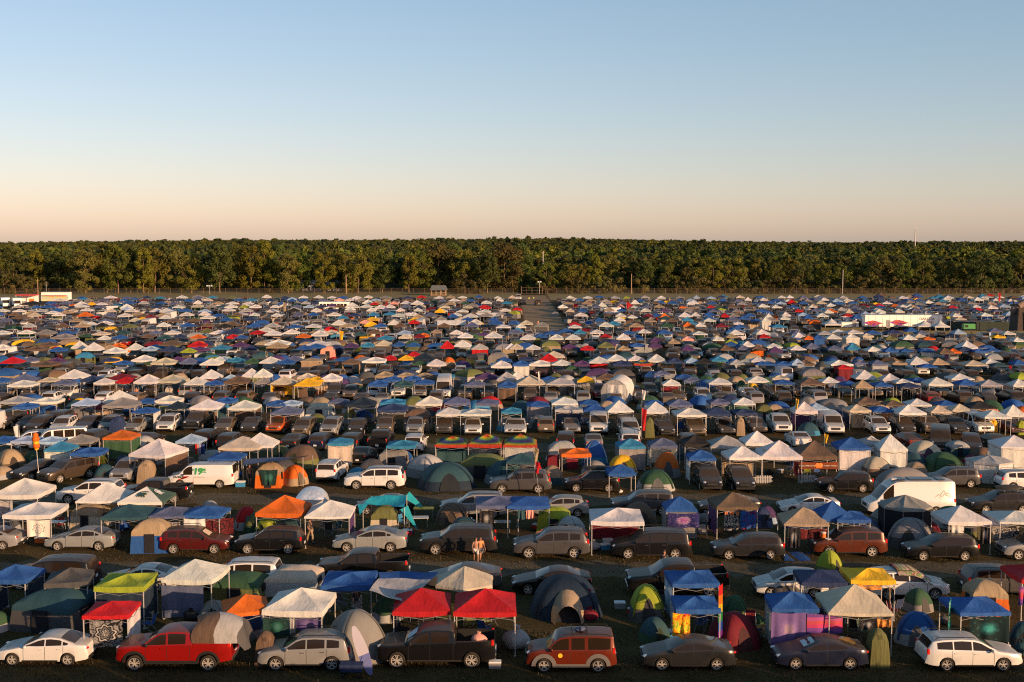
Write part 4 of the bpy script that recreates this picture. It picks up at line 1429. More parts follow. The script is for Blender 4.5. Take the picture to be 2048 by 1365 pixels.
def put_pole(px, ytop, y, name, desc, r=.14, mat=WOOD, arm=None, lamps=0, z0=None):
    q = at_y(px, ytop, y)
    z0 = 0 if z0 is None else z0
    o = empty(name, (q.x, y, z0))
    H = q.z - z0
    ob('pole', MB().tube((0, 0, 0), (0, 0, H), r, r * .7, 8).mesh('pole', mat), o)
    if arm:
        ob('cross_arm', MB().box((0, 0, H - .5), (arm, .12, .14)).mesh('cross_arm', WOOD), o)
    for k in range(lamps):
        l = MB().box(((k - (lamps - 1) / 2) * .9, -.2, H - .2), (.7, .35, .5), 0, 0, .8)
        ob('lamp_head', l.mesh('lamp_head', HEADLIGHT), o)
    thing(o, desc, 'pole' if not lamps else 'light mast', label=desc)
    return o
put_pole(692, 550, 463.6, 'utility_pole', 'plain bare wooden utility pole standing between pavilion and white house', .22)
put_pole(1263, 548, 463.5, 'utility_pole', 'wooden utility pole with transformer in front of the shrubs', .2, WOOD, None)
put_pole(1086, 503, 516, 'utility_pole', 'tall grey utility pole rising inside the wood above the gate', .25, METAL_G, 2.0)
put_pole(1686, 540, 464, 'utility_pole', 'short grey wooden pole among trees above the trailer compound', .18, METAL_G)
put_pole(75, 558, 440, 'utility_pole', 'tan pole beside the red roofed food stand', .16)
put_pole(92, 563, 452, 'utility_pole', 'thin dark pole behind the mural trailer', .12, METAL_G)
put_pole(1831, 456, 900, 'light_mast', 'very tall lamp mast rising above the forest skyline', .55, METAL_G, None, 2)
put_pole(1079, 563, 463.4, 'light_tower', 'lamp tower with two bright heads beside the gate', .1, METAL_G, None, 2)
put_pole(419, 571, 460, 'light_tower', 'portable lamp tower with white heads before the tall trees', .1, METAL_G, None, 3)
def white_house():
    WALLM = simple('pale_siding', (.26, .28, .31), .8, var=.08)
    ROOFM = simple('grey_shingle', (.12, .12, .125), .9, var=.25)
    for px0, px1, y, desc in ((606, 644, 497, 'pale low house with dark windows half hidden behind trunks'), (655, 688, 498, 'small white outbuilding beside the low house')):
        a = at_y(px0, 580, y); b = at_y(px1, 580, y)
        w = b.x - a.x
        o = empty('house', ((a.x + b.x) / 2, y, 0))
        ob('wall', MB().box((0, 0, 1.5), (w, 5, 3.0)).mesh('wall', WALLM), o)
        r = MB().add([(-w / 2 - .4, -4, 2.95), (w / 2 + .4, -4, 2.95), (w / 2 + .4, 0, 4.6), (-w / 2 - .4, 0, 4.6), (w / 2 + .4, 4, 2.95), (-w / 2 - .4, 4, 2.95)], [(0, 1, 2, 3), (3, 2, 4, 5), (0, 3, 5), (1, 4, 2)])
        ob('roof', r.mesh('roof', ROOFM), o)
        for k in range(2):
            wn_ = ob('window', MB().box((0, 0, 0), (1.1, .06, 1.2)).mesh('window', GLASS), o, None, (-w / 4 + k * w / 2, -3.53, 1.6))
            ob('frame', MB().box((0, 0, .68), (1.3, .08, .12)).box((0, 0, -.68), (1.3, .08, .12)).mesh('frame', METAL_W), wn_)
        ob('door', MB().box((0, -3.53, 1.0), (.9, .06, 2.0)).mesh('door', METAL_W), o)
        thing(o, desc, 'house', label=desc)
white_house()
def pavilion():
    a, b = at_y(861, 590, 448), at_y(892, 590, 448)
    w = b.x - a.x
    o = empty('lookout_shelter', ((a.x + b.x) / 2, 451, 0))
    RF = simple('shingle_green_grey', (.10, .11, .11), .9, var=.25)
    H = at_y(875, 581, 448).z; T = at_y(875, 571, 451).z
    r = MB().add([(-w / 2 - .3, -3, H), (w / 2 + .3, -3, H), (w / 2 - .3, 0, T), (-w / 2 + .3, 0, T), (w / 2 + .3, 3, H), (-w / 2 - .3, 3, H)], [(0, 1, 2, 3), (3, 2, 4, 5), (0, 3, 5), (1, 4, 2), (0, 5, 4, 1)])
    ob('roof', r.mesh('roof', RF), o)
    for i in range(4):
        for s in (-2.6, 2.6):
            ob('post', MB().box((0, 0, H / 2), (.22, .22, H)).mesh('post', WOOD), o, None, (-w / 2 + .3 + (w - .6) * i / 3, s, 0))
    ob('railing', MB().box((0, -2.6, 1.1), (w - .6, .1, .12)).box((0, 2.6, 1.1), (w - .6, .1, .12)).mesh('railing', WOOD), o)
    ob('deck', MB().box((0, 0, .25), (w, 5.6, .3)).mesh('deck', WOOD), o)
    thing(o, 'open timber shelter on posts with grey shingle roof', 'shelter', label='open timber shelter on posts with grey shingle roof by the fence')
pavilion()
# ------------------------------------------------------------------ the near rows, read off the photo
K = 520 / 2048
class Crop:
    """coordinates read in an enlarged piece of the photo"""
    def __init__(s, ox, oy):
        s.ox, s.oy = ox, oy
    def X(s, x): return s.ox + x * K
    def Y(s, y): return s.oy + y * K
    def can(s, x0, x1, ypk, yev, col, **kw):
        return put_canopy(s.X(x0), s.X(x1), s.Y(ypk), s.Y(yev), col, **kw)
    def dome(s, x0, x1, yt, yb, col, col2=None, **kw):
        return put_dome(s.X(x0), s.X(x1), s.Y(yt), s.Y(yb) if yb else 0, col, col2, **kw)
    def cab(s, x0, x1, yt, yb, col, col2='E', **kw):
        return put_cabin(s.X(x0), s.X(x1), s.Y(yt), s.Y(yb) if yb else 0, col, col2, **kw)
    def sh(s, x0, x1, yt, yb, col, **kw):
        return put_shower(s.X(x0), s.X(x1), s.Y(yt), s.Y(yb), col, **kw)
    def cloth(s, x0, x1, y0, y1, pat, desc, depth=None, **kw):
        return put_cloth(s.X(x0), s.X(x1), s.Y(y0), s.Y(y1), pat, desc, depth, **kw)
    def car(s, kind, col, x0, x1, base, heading=180, lod=0, desc=None, lift=0.0, fixed=False):
        sp = SPEC[kind]
        mid = (s.X(x0) + s.X(x1)) / 2
        p = at(mid, s.Y(base), 0)
        hd = R(heading)
        ext = abs(math.sin(hd)) * sp['L'] / 2 + abs(math.cos(hd)) * sp['W'] / 2
        yc = p.y + ext
        x = (mid - 1024) / FPX * (yc * CP + CAM_H * SP)
        al = abs(mid - 1024) / FPX
        k = 1.0
        if abs(math.cos(hd)) > .8 and not fixed:
            sil = (x1 - x0) * K / scale_at(yc)
            k = max(.95, min(1.06, sil / (sp['L'] + sp['W'] * al * .9)))
        return place_car(kind, col, (x, yc, 0), heading, lod, desc, k, lift)
A1, A2, A3, A4 = Crop(0, 1080), Crop(510, 1080), Crop(1020, 1080), Crop(1528, 1080)
B1, B2, B3, B4 = Crop(0, 820), Crop(510, 820), Crop(1020, 820), Crop(1528, 820)
C1, C2, C3, C4 = Crop(0, 680), Crop(510, 680), Crop(1020, 680), Crop(1528, 680)
D1, D2, D3, D4 = Crop(0, 450), Crop(510, 450), Crop(1020, 450), Crop(1528, 430)

# ---- front row of cars
A1.car('sedan', 'W', -20, 772, 1000, 180, 0, 'clean white sedan with dark rear window')
ram = A1.car('pickup_truck', 'R', 952, 1870, 1045, 180, 0, 'bright red lifted crew cab pickup', lift=.10)
A2.car('suv', 'Z', 65, 765, 1040, 180, 0, 'silver suv with dusty brown roof')
A2.car('pickup_truck', 'D', 972, 1905, 1020, 180, 0, 'black crew cab pickup with an open bed')
elem = A3.car('boxy_car', 'C', 122, 835, 1052, 180, 0, 'copper red boxy car with grey cladding and roof bars')
A3.car('coupe', 'U', 1015, 1772, 1040, 180, 0, 'dark grey dusty four-door sedan')
A4.car('coupe', 'N', 45, 812, 1035, 180, 0, 'dark navy sedan with pale windscreen shade')
A4.car('wagon', 'W', 1183, 2020, 1045, 0, 0, 'clean white estate car facing away from the red tent')
# second line behind the front plots
A1.car('minivan', 'D', 160, 680, 400, 180, 0, 'black minivan with ribbed roof', fixed=True)
A1.car('sedan', 'W', 808, 1440, 412, 180, 0, 'white sedan showing only roof and dark back window')
A1.car('minivan', 'W', 1640, 2160, 410, 180, 0, 'white minivan with roof rails')
A2.car('pickup_truck', 'D', 540, 1180, 345, 180, 0, 'black pickup with covered bed behind blue canopy')
A2.car('coupe', 'E', 1390, 1915, 400, 180, 0, 'grey dusty sedan behind the cream gazebo')
A3.car('sedan', 'D', 15, 640, 438, 180, 0, 'black sedan behind the big dark teal tent')
A3.car('pickup_truck', 'D', 900, 1722, 455, 180, 0, 'black crew cab pickup with ribbed dusty roof')
A3.car('hatchback', 'W', 1903, 2500, 462, 180, 0, 'white hatchback with headlights behind blue canopies')
merc = A4.car('suv', 'W', 805, 1428, 480, 0, 0, 'white suv with a painted cloth over its roof')
A4.car('suv', 'E', 1540, 2180, 455, 0, 0, 'grey suv with rear spoiler behind the tan dome')
# third line: second block, cars on the lane
B1.car('sedan', 'Z', -390, 215, 1110, 180, 0, 'silver sedan cut by the picture edge with red lights')
B1.car('sedan', 'Z', 350, 962, 1115, 180, 0, 'silver sedan with lit golden rear corner')
B1.car('suv', 'M', 1290, 1812, 1142, 0, 0, 'maroon suv with a paper shade in its windscreen')
B1.car('suv', 'D', 1850, 2420, 1142, 180, 0, 'black suv with bright alloy wheels')
B2.car('sedan', 'Z', 612, 1212, 1125, 180, 0, 'silver sedan parked by itself beside white canopy')
B2.car('large_suv', 'U', 1302, 1912, 1148, 180, 0, 'dark grey large suv with roof bars')
A3.car('suv', 'E', 25, 628, 150, 180, 0, 'grey suv with roof bars and grey arches')
A3.car('minivan', 'D', 785, 1432, 155, 180, 0, 'black minivan with chrome window line')
A3.car('wagon', 'U', 1572, 2165, 162, 180, 0, 'dark estate car with dusty brown windows')
B4.car('large_suv', 'K', 358, 952, 1165, 180, 0, 'brown red suv with drink cooler on its hood')
A4.car('wagon', 'D', 1075, 1692, 172, 180, 0, 'glossy black estate car with bright window trim')
A4.car('suv', 'Z', 1808, 2440, 165, 180, 0, 'silver grey suv at the picture edge')
# fourth line
B1.car('suv', 'W', 440, 1010, 745, 180, 0, 'white suv with roof rails behind white canopies')
B1.car('pickup_truck', 'D', 1000, 1465, 740, 180, 0, 'black pickup with dark bed behind the helmet canopy')
B2.car('sedan', 'U', 800, 1262, 830, 180, 0, 'dark sedan loaded with orange and black bags')
B2.car('suv', 'Z', 1440, 2010, 858, 180, 0, 'silver suv between brown dome and slate canopy')
B3.car('hatchback', 'Z', 195, 608, 848, 180, 0, 'silver hatchback with tail light beside blue canopy')
B3.car('large_suv', 'E', 795, 1300, 835, 180, 0, 'grey old suv with pale blue windscreen')
B3.car('sedan', 'U', 1470, 1975, 830, 180, 0, 'grey sedan mostly hidden behind brown canopy')
B4.car('sedan', 'W', 90, 600, 830, 180, 0, 'white sedan with roof bars behind the tan canopy')
camper = B4.car('camper_van', 'W', 765, 1503, 838, 180, 0, 'tall white camper van with solar panels and mountain drawing')
B4.car('wagon', 'U', 1572, 2140, 822, 180, 0, 'grey estate car carrying a black roof box')
# fifth line: third block cars along its lane
uhaul = B1.car('cargo_van', 'W', 1328, 1882, 622, 180, 0, 'white rental cargo van with green price lettering')
B1.car('suv', 'Z', 925, 1105, 585, 268, 0, 'silver suv facing the lane under big white canopy')
B1.car('large_suv', 'F', 362, 722, 598, 236, 0, 'dusty brown large suv turned toward the lane')
B1.car('sedan', 'D', 170, 455, 572, 238, 0, 'dark sedan with lit windscreen beside the lantern pole')
B2.car('suv', 'W', 498, 722, 582, 84, 0, 'white suv seen from behind with red tail lights')
B2.car('large_suv', 'W', 703, 1195, 632, 180, 0, 'white large suv with black roof and wheels')
B2.car('sedan', 'D', 738, 982, 445, 82, 0, 'black sedan seen from behind near the teal canopy')
B3.car('suv', 'E', -165, 330, 660, 180, 0, 'dusty grey suv beside the tall flag pole')
B3.car('suv', 'D', 428, 865, 652, 180, 0, 'black suv carrying a black roof box')
B3.car('suv', 'D', 1465, 1648, 655, 270, 0, 'black suv facing the lane with chrome grille bars')
B3.car('suv', 'D', 1722, 1897, 660, 270, 0, 'black suv facing the lane by the white picket fence')
B4.car('suv', 'D', 403, 856, 655, 180, 0, 'glossy black suv with chrome roof rails')
B4.car('suv', 'E', 1300, 1650, 618, 180, 0, 'grey suv beside the white six-sided tent')
B4.car('suv', 'W', 1808, 2290, 642, 0, 0, 'white suv with red tail light at the picture edge')
# sixth line
B2.car('pickup_truck', 'D', 885, 1108, 345, 88, 1, 'black pickup seen from behind with white sticker')
B2.car('suv', 'W', 1180, 1352, 350, 88, 1, 'white suv seen from behind next to blue canopy')
B2.car('sedan', 'U', 225, 425, 330, 80, 1, 'dark grey sedan behind the brown camouflage tent')
B2.car('hatchback', 'N', 450, 600, 330, 82, 1, 'dark navy hatchback beside sky blue canopy')
B2.car('suv', 'U', 700, 865, 340, 84, 1, 'dark suv seen from behind')
B1.car('passenger_van', 'W', 345, 580, 330, 205, 1, 'white passenger van with dark side windows')
B1.car('suv', 'W', 160, 335, 310, 200, 1, 'white suv with roof bars behind blue sheets')
B1.car('suv', 'U', 690, 850, 310, 82, 1, 'dark suv behind the cream roof carrier')
B1.car('sedan', 'U', 1095, 1260, 320, 84, 1, 'dark sedan roof behind the orange canopy')
B1.car('suv', 'D', 1590, 1705, 310, 84, 1, 'black suv with open door beside towels')
B1.car('suv', 'U', 1760, 1900, 340, 84, 1, 'dark suv between two white canopies')
B3.car('suv', 'D', 360, 525, 330, 85, 1, 'black suv with raised tailgate')
B3.car('minivan', 'W', 860, 1015, 330, 88, 1, 'white minivan roof behind light blue canopy')
B3.car('sedan', 'Z', 570, 740, 330, 88, 1, 'silver sedan behind the crossed blue tent')
B3.car('suv', 'U', 1318, 1470, 345, 88, 1, 'dark suv behind the black canopy')
B4.car('passenger_van', 'U', 1280, 1492, 345, 250, 1, 'dark grey passenger van roof')
B4.car('suv', 'N', 1505, 1750, 365, 252, 1, 'blue grey suv facing the plots')
B4.car('sedan', 'M', 1040, 1200, 320, 96, 1, 'maroon sedan behind white canopy walls')
B4.car('sedan', 'G', 1720, 1850, 330, 96, 1, 'dark green sedan near the white canopy')
B4.car('sedan', 'W', 195, 330, 310, 90, 1, 'white sedan half hidden behind brown canopy')

# ---- front row tents and canopies
A1.can(-110, 350, 190, 345, 'B', lod=0, desc='plain blue canopy with dark walls', walls='lr', wallcol='J')
A1.can(300, 790, 210, 375, 'U', lod=0, desc='charcoal grey canopy with white logo mark', rot=12)
A1.can(740, 1250, 258, 408, 'I', lod=0, desc='lime green canopy tent with navy walls', walls='flr', wallcol='J')
c = A1.can(1262, 1828, 155, 345, 'W', lod=0, desc='white canopy with grey blue sheet hanging in front', rot=-6)
A1.cloth(1270, 1600, 358, 640, None, 'grey blue sheet hanging from white canopy eave', c[0].location.y - c[2] / 2 + .05, col='S', cat='sheet', name='hanging_sheet')
A1.cab(1650, 2150, 255, 500, 'G', 'V', lod=0, desc='two tone green cabin tent')
A1.cab(60, 840, 370, 745, 'T', 'U', lod=0, desc='large teal family tent with grey panels', h=2.0, wincol='E', rot=-14)
c = A1.can(695, 1070, 543, 625, 'R', lod=0, desc='small red canopy with mandala cloth', walls='r', wallcol='W')
A1.cloth(702, 962, 630, 835, 'black_mandala', 'black cloth with white mandala under small red canopy', c[0].location.y - c[2] / 2 + .03)
A1.can(1690, 2180, 430, 600, 'O', lod=0, desc='orange canopy with brown back slope', rot=18)
A1.dome(-160, 80, 600, 740, 'G', 'H', lod=0, desc='bright green small dome tent cut by picture edge')
A1.dome(1560, 1800, 505, 650, 'E', 'E', lod=0, desc='small grey dome tent under orange canopy edge')
A2.cab(50, 570, 205, 455, 'C', 'H', lod=0, desc='beige wrinkled family tent', door=False)
c = A2.can(50, 655, 385, 600, 'W', lod=0, desc='white canopy with green and violet cloths below', rot=-4)
cy = c[0].location.y - c[2] / 2 + .05
A2.cloth(62, 275, 612, 755, 'green', 'dark green forest cloth under white canopy', cy)
A2.cloth(318, 520, 612, 705, 'violet', 'violet cloth with pale writing under white canopy', cy)
A2.cloth(272, 318, 612, 740, None, 'narrow grey sheet between two printed cloths', cy, col='H', cat='sheet', name='hanging_sheet')
A2.dome(545, 1040, 470, 1000, 'E', 'E', lod=0, desc='large grey tarpaulin covered tent', h=2.3, rot=30, door=False)
A2.can(518, 972, 250, 395, 'B', lod=0, desc='blue canopy joined to hanging blue tarp')
A2.dome(940, 1130, 455, 660, 'G', 'H', lod=0, desc='green and pale dome tent below grey tarp')
put_gazebo(A2.X(1390), A2.X(1912), A2.Y(207), A2.Y(385), 'C', 'V', 'cream six-sided gazebo with olive wall', 6, 2.0)
c1 = A2.can(1075, 1562, 385, 595, 'R', lod=0, desc='bright red canopy, first of a joined pair')
c2 = A2.can(1560, 2065, 393, 605, 'R', lod=0, desc='bright red canopy, second of a joined pair')
A2.sh(0, 165, 715, 1000, 'F', desc='folded brown umbrella tent leaning by silver suv')
dk = A3.dome(150, 735, 285, 640, 'J', 'J', lod=0, desc='big dark teal dome tent with tan vestibule hood', h=1.95, rot=0, vest='A')
A3.dome(932, 1228, 355, 650, 'I', 'U', lod=0, desc='lime green covered square dome tent', rot=0)
c3 = A3.can(1215, 1645, 230, 375, 'B', lod=0, desc='blue canopy with white left wall', walls='l', wallcol='L')
c4 = A3.can(1268, 1655, 428, 580, 'B', lod=0, desc='blue canopy with tie-dye cloth in front')
A3.cloth(1282, 1420, 575, 750, 'tiedye', 'orange tie-dye cloth hanging from blue canopy', c4[0].location.y - c4[2] / 2)
A3.cloth(1630, 1690, 350, 780, 'rainbow', 'tall rainbow cloth on the corner of blue canopies', c4[0].location.y - c4[2] / 2 + .3, rz=.9)
A3.dome(1680, 1865, 440, 640, 'G', 'V', lod=0, desc='green pointed small tent behind dark red tent')
A3.dome(1570, 1960, 572, 880, 'M', 'M', lod=0, desc='dark red dome tent')
A3.dome(1065, 1215, 660, 830, 'T', 'G', lod=0, desc='dark green little tent beside tie-dye cloth', h=1.2)
A4.can(-5, 440, 415, 575, 'B', lod=0, desc='blue canopy with purple cloth and white left sheet', walls='l', wallcol='H')
c5 = THINGS[-1]['o']
A4.cloth(60, 332, 572, 835, 'purple', 'lilac cloth with cloud figures hanging from blue canopy', c5.location.y - 1.55)
A4.cloth(340, 622, 580, 742, 'pink', 'pink and violet landscape cloth beside cream canopy', c5.location.y - 1.35)
c6 = A4.can(370, 1042, 345, 600, 'C', lod=0, desc='large cream canopy with creased roof', rot=-3)
cy = c6[0].location.y - c6[2] / 2 + .1
A4.cloth(750, 890, 622, 715, 'mono', 'grey and white patterned cloth under cream canopy', cy)
A4.cloth(885, 1005, 618, 690, 'orangeprint', 'orange and brown blanket under cream canopy', cy)
A4.can(220, 662, 230, 365, 'N', lod=0, desc='navy canopy with purple tinged front slope')
A4.dome(20, 295, 290, 470, 'U', 'U', lod=0, desc='dark grey dome tent beside navy canopy')
c7 = A4.can(590, 1040, 210, 350, 'Y', lod=0, desc='golden yellow canopy')
A4.cloth(740, 930, 352, 395, 'orangeprint', 'orange painted banner under yellow canopy', c7[0].location.y - c7[2] / 2 + .05)
A4.cloth(935, 1045, 360, 560, 'multi', 'dark floral cloth on the side of yellow canopy', c7[0].location.y - .2, rz=1.2)
A4.sh(812, 985, 690, 1015, 'V', desc='tall olive green pop-up changing tent lit at top')
A4.dome(1112, 1315, 385, 580, 'G', 'E', lod=0, desc='green pod tent with grey base beside white suv')
A4.dome(1035, 1385, 572, 845, 'B', 'H', lod=0, desc='blue and grey dome tent beside cream canopy', rot=-20)
A4.cab(1535, 1960, 265, 620, 'A', 'O', lod=0, desc='tan dome tent with orange base', h=1.9)
c8 = A4.can(1380, 1935, 435, 600, 'B', lod=0, desc='blue canopy with teal cloth walls')
cy = c8[0].location.y
A4.cloth(1395, 1540, 470, 700, 'teal', 'teal swirling cloth on the left side of blue canopy', cy - .6, rz=1.1)
A4.cloth(1620, 1935, 598, 800, 'tealfig', 'dark cloth with glowing teal figure behind white estate car', cy - c8[2] / 2 + .02)
c9 = A4.can(1860, 2440, 195, 350, 'R', lod=0, desc='red canopy cut by the picture edge')
A4.cloth(2012, 2070, 362, 510, 'pink', 'pink glowing cloth under red canopy', c9[0].location.y - c9[2] / 2 + .05)
A4.dome(1945, 2160, 650, 860, 'T', 'U', lod=0, desc='dark teal small dome tent at the picture edge')
A4.dome(440, 585, 185, 300, 'I', 'V', lod=0, desc='little lime green play tent behind navy canopy', h=1.5)

# ---- second block tents and canopies
B1.can(-70, 442, 535, 700, 'W', lod=0, desc='white canopy with tall peak and torn right eave', walls='l', wallcol='H')
c = B1.can(20, 545, 720, 858, 'W', lod=0, desc='white canopy with sun drawing sheet')
B1.cloth(210, 392, 866, 1005, 'sunline', 'white sheet with black sun drawing under white canopy', c[0].location.y - c[2] / 2)
B1.can(590, 1066, 562, 735, 'W', lod=0, desc='white canopy touching the green helmet canopy')
MSU_G = simple('dark_green_cloth', (.03, .065, .045), .8); MSU_W = simple('offwhite_cloth', (.56, .54, .50), .8)
msu, mw, md, mze = B1.can(930, 1385, 615, 748, 'C', lod=0, desc='white and dark green canopy with helmet emblems', quad=(MSU_W, MSU_G))
B1.can(790, 1245, 745, 870, 'T', lod=0, desc='dark teal canopy behind the tan tent')
B1.can(1165, 1532, 755, 855, 'S', lod=0, desc='slate blue canopy joined to blue canopy')
c = B1.can(1445, 1815, 755, 855, 'B', lod=0, desc='blue canopy with white sheet and black cloth')
cy = c[0].location.y - c[2] / 2 + .03
B1.cloth(1450, 1615, 858, 940, None, 'white sheet under the blue canopy', cy, col='W', cat='sheet', name='hanging_sheet')
B1.cloth(1620, 1840, 850, 985, 'darkred', 'black cloth with dark red mandala on blue canopy', cy + .5)
B1.dome(1570, 1732, 715, 860, 'H', 'E', lod=0, desc='pale dome tent behind blue canopy')
B1.dome(1840, 2045, 765, 950, 'R', 'H', lod=0, desc='red dome tent lit by sun')
B1.dome(1920, 2200, 790, 980, 'V', 'G', lod=0, desc='green dome tent beside red dome')
B1.cab(540, 885, 775, 960, 'A', 'C', lod=0, desc='tan cabin tent with dark window', h=1.9)
B1.cab(1000, 1395, 855, 1135, 'A', 'B', lod=0, desc='tan tailgate tent with blue base attached to maroon suv', h=2.15, deep=.7)
B1.cloth(1320, 1420, 880, 940, None, 'small grey sheet by slate canopy', cy, col='E', cat='sheet', name='hanging_sheet')
c = B2.can(12, 440, 662, 845, 'O', lod=0, desc='bright orange canopy')
B2.dome(0, 180, 850, 1000, 'I', 'V', lod=0, desc='lime dome tent under orange canopy')
B2.dome(190, 370, 850, 1000, 'T', 'J', lod=0, desc='dark teal dome tent under orange canopy')
B2.can(388, 797, 707, 858, 'W', lod=0, desc='white canopy with violet sheet on its right side', walls='r', wallcol='P')
B2.dome(308, 585, 608, 760, 'H', 'H', lod=0, desc='silver foil covered dome tent', mat=FOIL, rot=0, door=False)
B2.cab(930, 1110, 752, 985, 'V', 'C', lod=0, desc='tan and olive tall tent under turquoise shade', h=1.9)
B2.dome(1412, 1690, 735, 915, 'F', 'F', lod=0, desc='brown square dome tent', rot=0)
c = B2.can(1738, 2080, 680, 778, 'S', lod=0, desc='slate grey blue canopy over camp table')
B2.cloth(1770, 1882, 790, 925, 'mono', 'black and white patterned cloth under slate canopy', c[0].location.y - c[2] / 2 + .3)
c = B3.can(-30, 312, 685, 780, 'B', lod=0, desc='blue canopy with towels hung on its edge')
B3.cloth(60, 118, 785, 865, None, 'dark teal towel under blue canopy', c[0].location.y - c[2] / 2 + .02, col='T', cat='towel', name='towel')
B3.cloth(128, 190, 785, 858, None, 'lilac towel under blue canopy', c[0].location.y - c[2] / 2 + .02, col='Q', cat='towel', name='towel')
B3.cab(205, 490, 755, 970, 'I', 'I', lod=0, desc='lime yellow tent with mesh window', h=1.6)
B3.dome(355, 592, 868, 1010, 'H', 'H', lod=0, desc='pale grey low pod tent beside lime tent', h=1.3)
B3.can(610, 1062, 760, 910, 'W', lod=0, desc='white canopy with dark red sheets inside', walls='b', wallcol='M')
B3.dome(878, 1155, 730, 935, 'F', 'F', lod=0, desc='dark brown dome tent behind white canopy', rot=15)
c = put_gazebo(B3.X(1158), B3.X(1512), B3.Y(680), B3.Y(797), 'B', 'E', 'blue domed shelter with white pole sleeves', 4, 2.0, rot=0)
B3.cloth(1245, 1492, 812, 930, 'faces', 'dark blue banner with pink figures on the blue domed shelter', c.location.y - 1.9)
c = B3.can(1560, 1948, 645, 790, 'F', lod=0, desc='brown canopy with two hanging posters', walls='l', wallcol='P')
cy = c[0].location.y - c[2] / 2
pd = B3.cloth(1690, 1802, 792, 945, 'poster', 'black and white poster cloth on brown canopy', cy)
B3.cloth(1815, 1942, 795, 935, 'bluered', 'blue and red poster cloth on brown canopy', cy)
B3.dome(1940, 2110, 758, 900, 'P', 'L', lod=0, desc='purple and pale blue dome tent')
B4.can(92, 522, 768, 918, 'A', lod=0, desc='tan canopy with wolf print cloth')
THINGS[-1]['desc'] = 'tan canopy beside two blue canopies'
B4.cloth(190, 285, 925, 1080, 'mono', 'dark printed cloth with pale animal face under tan canopy', THINGS[-1]['o'].location.y - 1.4)
B4.cloth(290, 500, 935, 1020, 'darkred', 'dark red patterned cloth under tan canopy', THINGS[-2]['o'].location.y - .6)
B4.can(370, 712, 705, 880, 'B', lod=0, desc='blue canopy behind the smaller blue canopy')
B4.can(525, 818, 798, 890, 'B', lod=0, desc='smaller dusty blue canopy above brown red suv')
put_gazebo(B4.X(903), B4.X(1322), B4.Y(668), B4.Y(785), 'E', 'D', 'grey eight-sided screen shelter with black mesh walls', 8, 2.1)
B4.dome(968, 1345, 855, 1105, 'E', 'U', lod=0, desc='dark grey dome tent beside black estate car', rot=-25)
B4.dome(1240, 1365, 880, 1000, 'M', 'M', lod=0, desc='maroon small tent tucked behind grey dome')
c = B4.can(1318, 1788, 755, 905, 'W', lod=0, desc='white canopy with white towel inside')
B4.cloth(1478, 1578, 908, 975, None, 'white towel hanging in white canopy', c[0].location.y - c[2] / 2 + .02, col='W', cat='towel', name='towel')
B4.cloth(1705, 1785, 910, 1050, 'mono', 'black and white cloth on the right leg of white canopy', c[0].location.y - c[2] / 2 + .3)
c = B4.can(1715, 2230, 780, 900, 'W', lod=0, desc='white canopy with black mandala wall at picture edge')
B4.cloth(1800, 2010, 905, 1030, 'black_mandala', 'black mandala cloth below white canopy at picture edge', c[0].location.y - .8)
B4.dome(-95, 72, 770, 930, 'N', 'S', lod=0, desc='navy dome tent left of the tan canopy')
B4.dome(1590, 1700, 920, 1020, 'U', 'V', lod=0, desc='dark dome tent inside white canopy', h=1.4)

# ---- third block tents and canopies
B1.can(995, 1505, 190, 378, 'W', lod=0, desc='big bright white canopy behind silver suv', rot=-14, walls='r', wallcol='F', depthk=1.1)
B1.sh(1085, 1225, 392, 582, 'A', desc='tan and grey tall shower tent beside silver suv')
B1.can(1725, 2110, 215, 318, 'C', lod=0, desc='cream white canopy with tan cloth wall', walls='l', wallcol='A')
B1.can(1900, 2200, 178, 300, 'W', lod=0, desc='white canopy with steel frame beside cream canopy')
B1.can(810, 1108, 158, 238, 'O', lod=0, desc='orange canopy with dark green walls', walls='flr', wallcol='G')
B1.can(345, 622, 252, 330, 'K', lod=0, desc='blue canopy with white front wall', walls='f', wallcol='W')
B1.can(548, 858, 293, 365, 'B', lod=0, desc='bright blue canopy over brown suv')
B1.can(500, 785, 187, 270, 'E', lod=0, desc='grey canopy behind the white walled blue canopy')
B1.can(-80, 140, 205, 265, 'B', lod=1, desc='blue canopy at picture edge with white poles')
B1.can(120, 310, 205, 265, 'L', lod=1, desc='pale blue sheet covered canopy')
B1.can(300, 510, 208, 270, 'L', lod=1, desc='pale sheet covered canopy beside lantern pole')
B1.dome(-40, 195, 310, 490, 'A', 'F', lod=0, desc='tan and brown dome tent with grey cover')
B1.dome(180, 335, 325, 460, 'G', 'U', lod=0, desc='dark green dome tent behind dark sedan')
B1.dome(728, 922, 440, 572, 'T', 'U', lod=0, desc='small teal and grey tent on the lane', h=1.35)
B1.dome(705, 850, 355, 470, 'Y', 'V', lod=0, desc='mustard yellow tent under bright blue canopy')
B1.dome(925, 1010, 360, 460, 'N', 'E', lod=0, desc='navy grey small tent beside white canopy')
B1.can(1640, 1945, 337, 402, 'B', lod=0, desc='blue canopy above the white rental van')
B1.dome(1560, 1785, 320, 430, 'H', 'E', lod=0, desc='pale grey dome tent behind rental van')
B1.dome(1398, 1565, 378, 470, 'U', 'E', lod=0, desc='dark grey dome tent in front of white canopy')
c = B1.can(1405, 1608, 190, 268, 'L', lod=0, desc='light blue ribbed canopy with coloured towels')
for i, cc in enumerate('RQLPB'):
    B1.cloth(1535 + i * 15, 1550 + i * 15, 268, 350, None, f'{COL[cc][0]} towel in the row on light blue canopy', c[0].location.y - 1.2, col=cc, cat='towel', name='towel')
B1.cab(1090, 1120, 200, 300, 'H', 'H', lod=1, desc='pale grey tent roof behind white canopy')
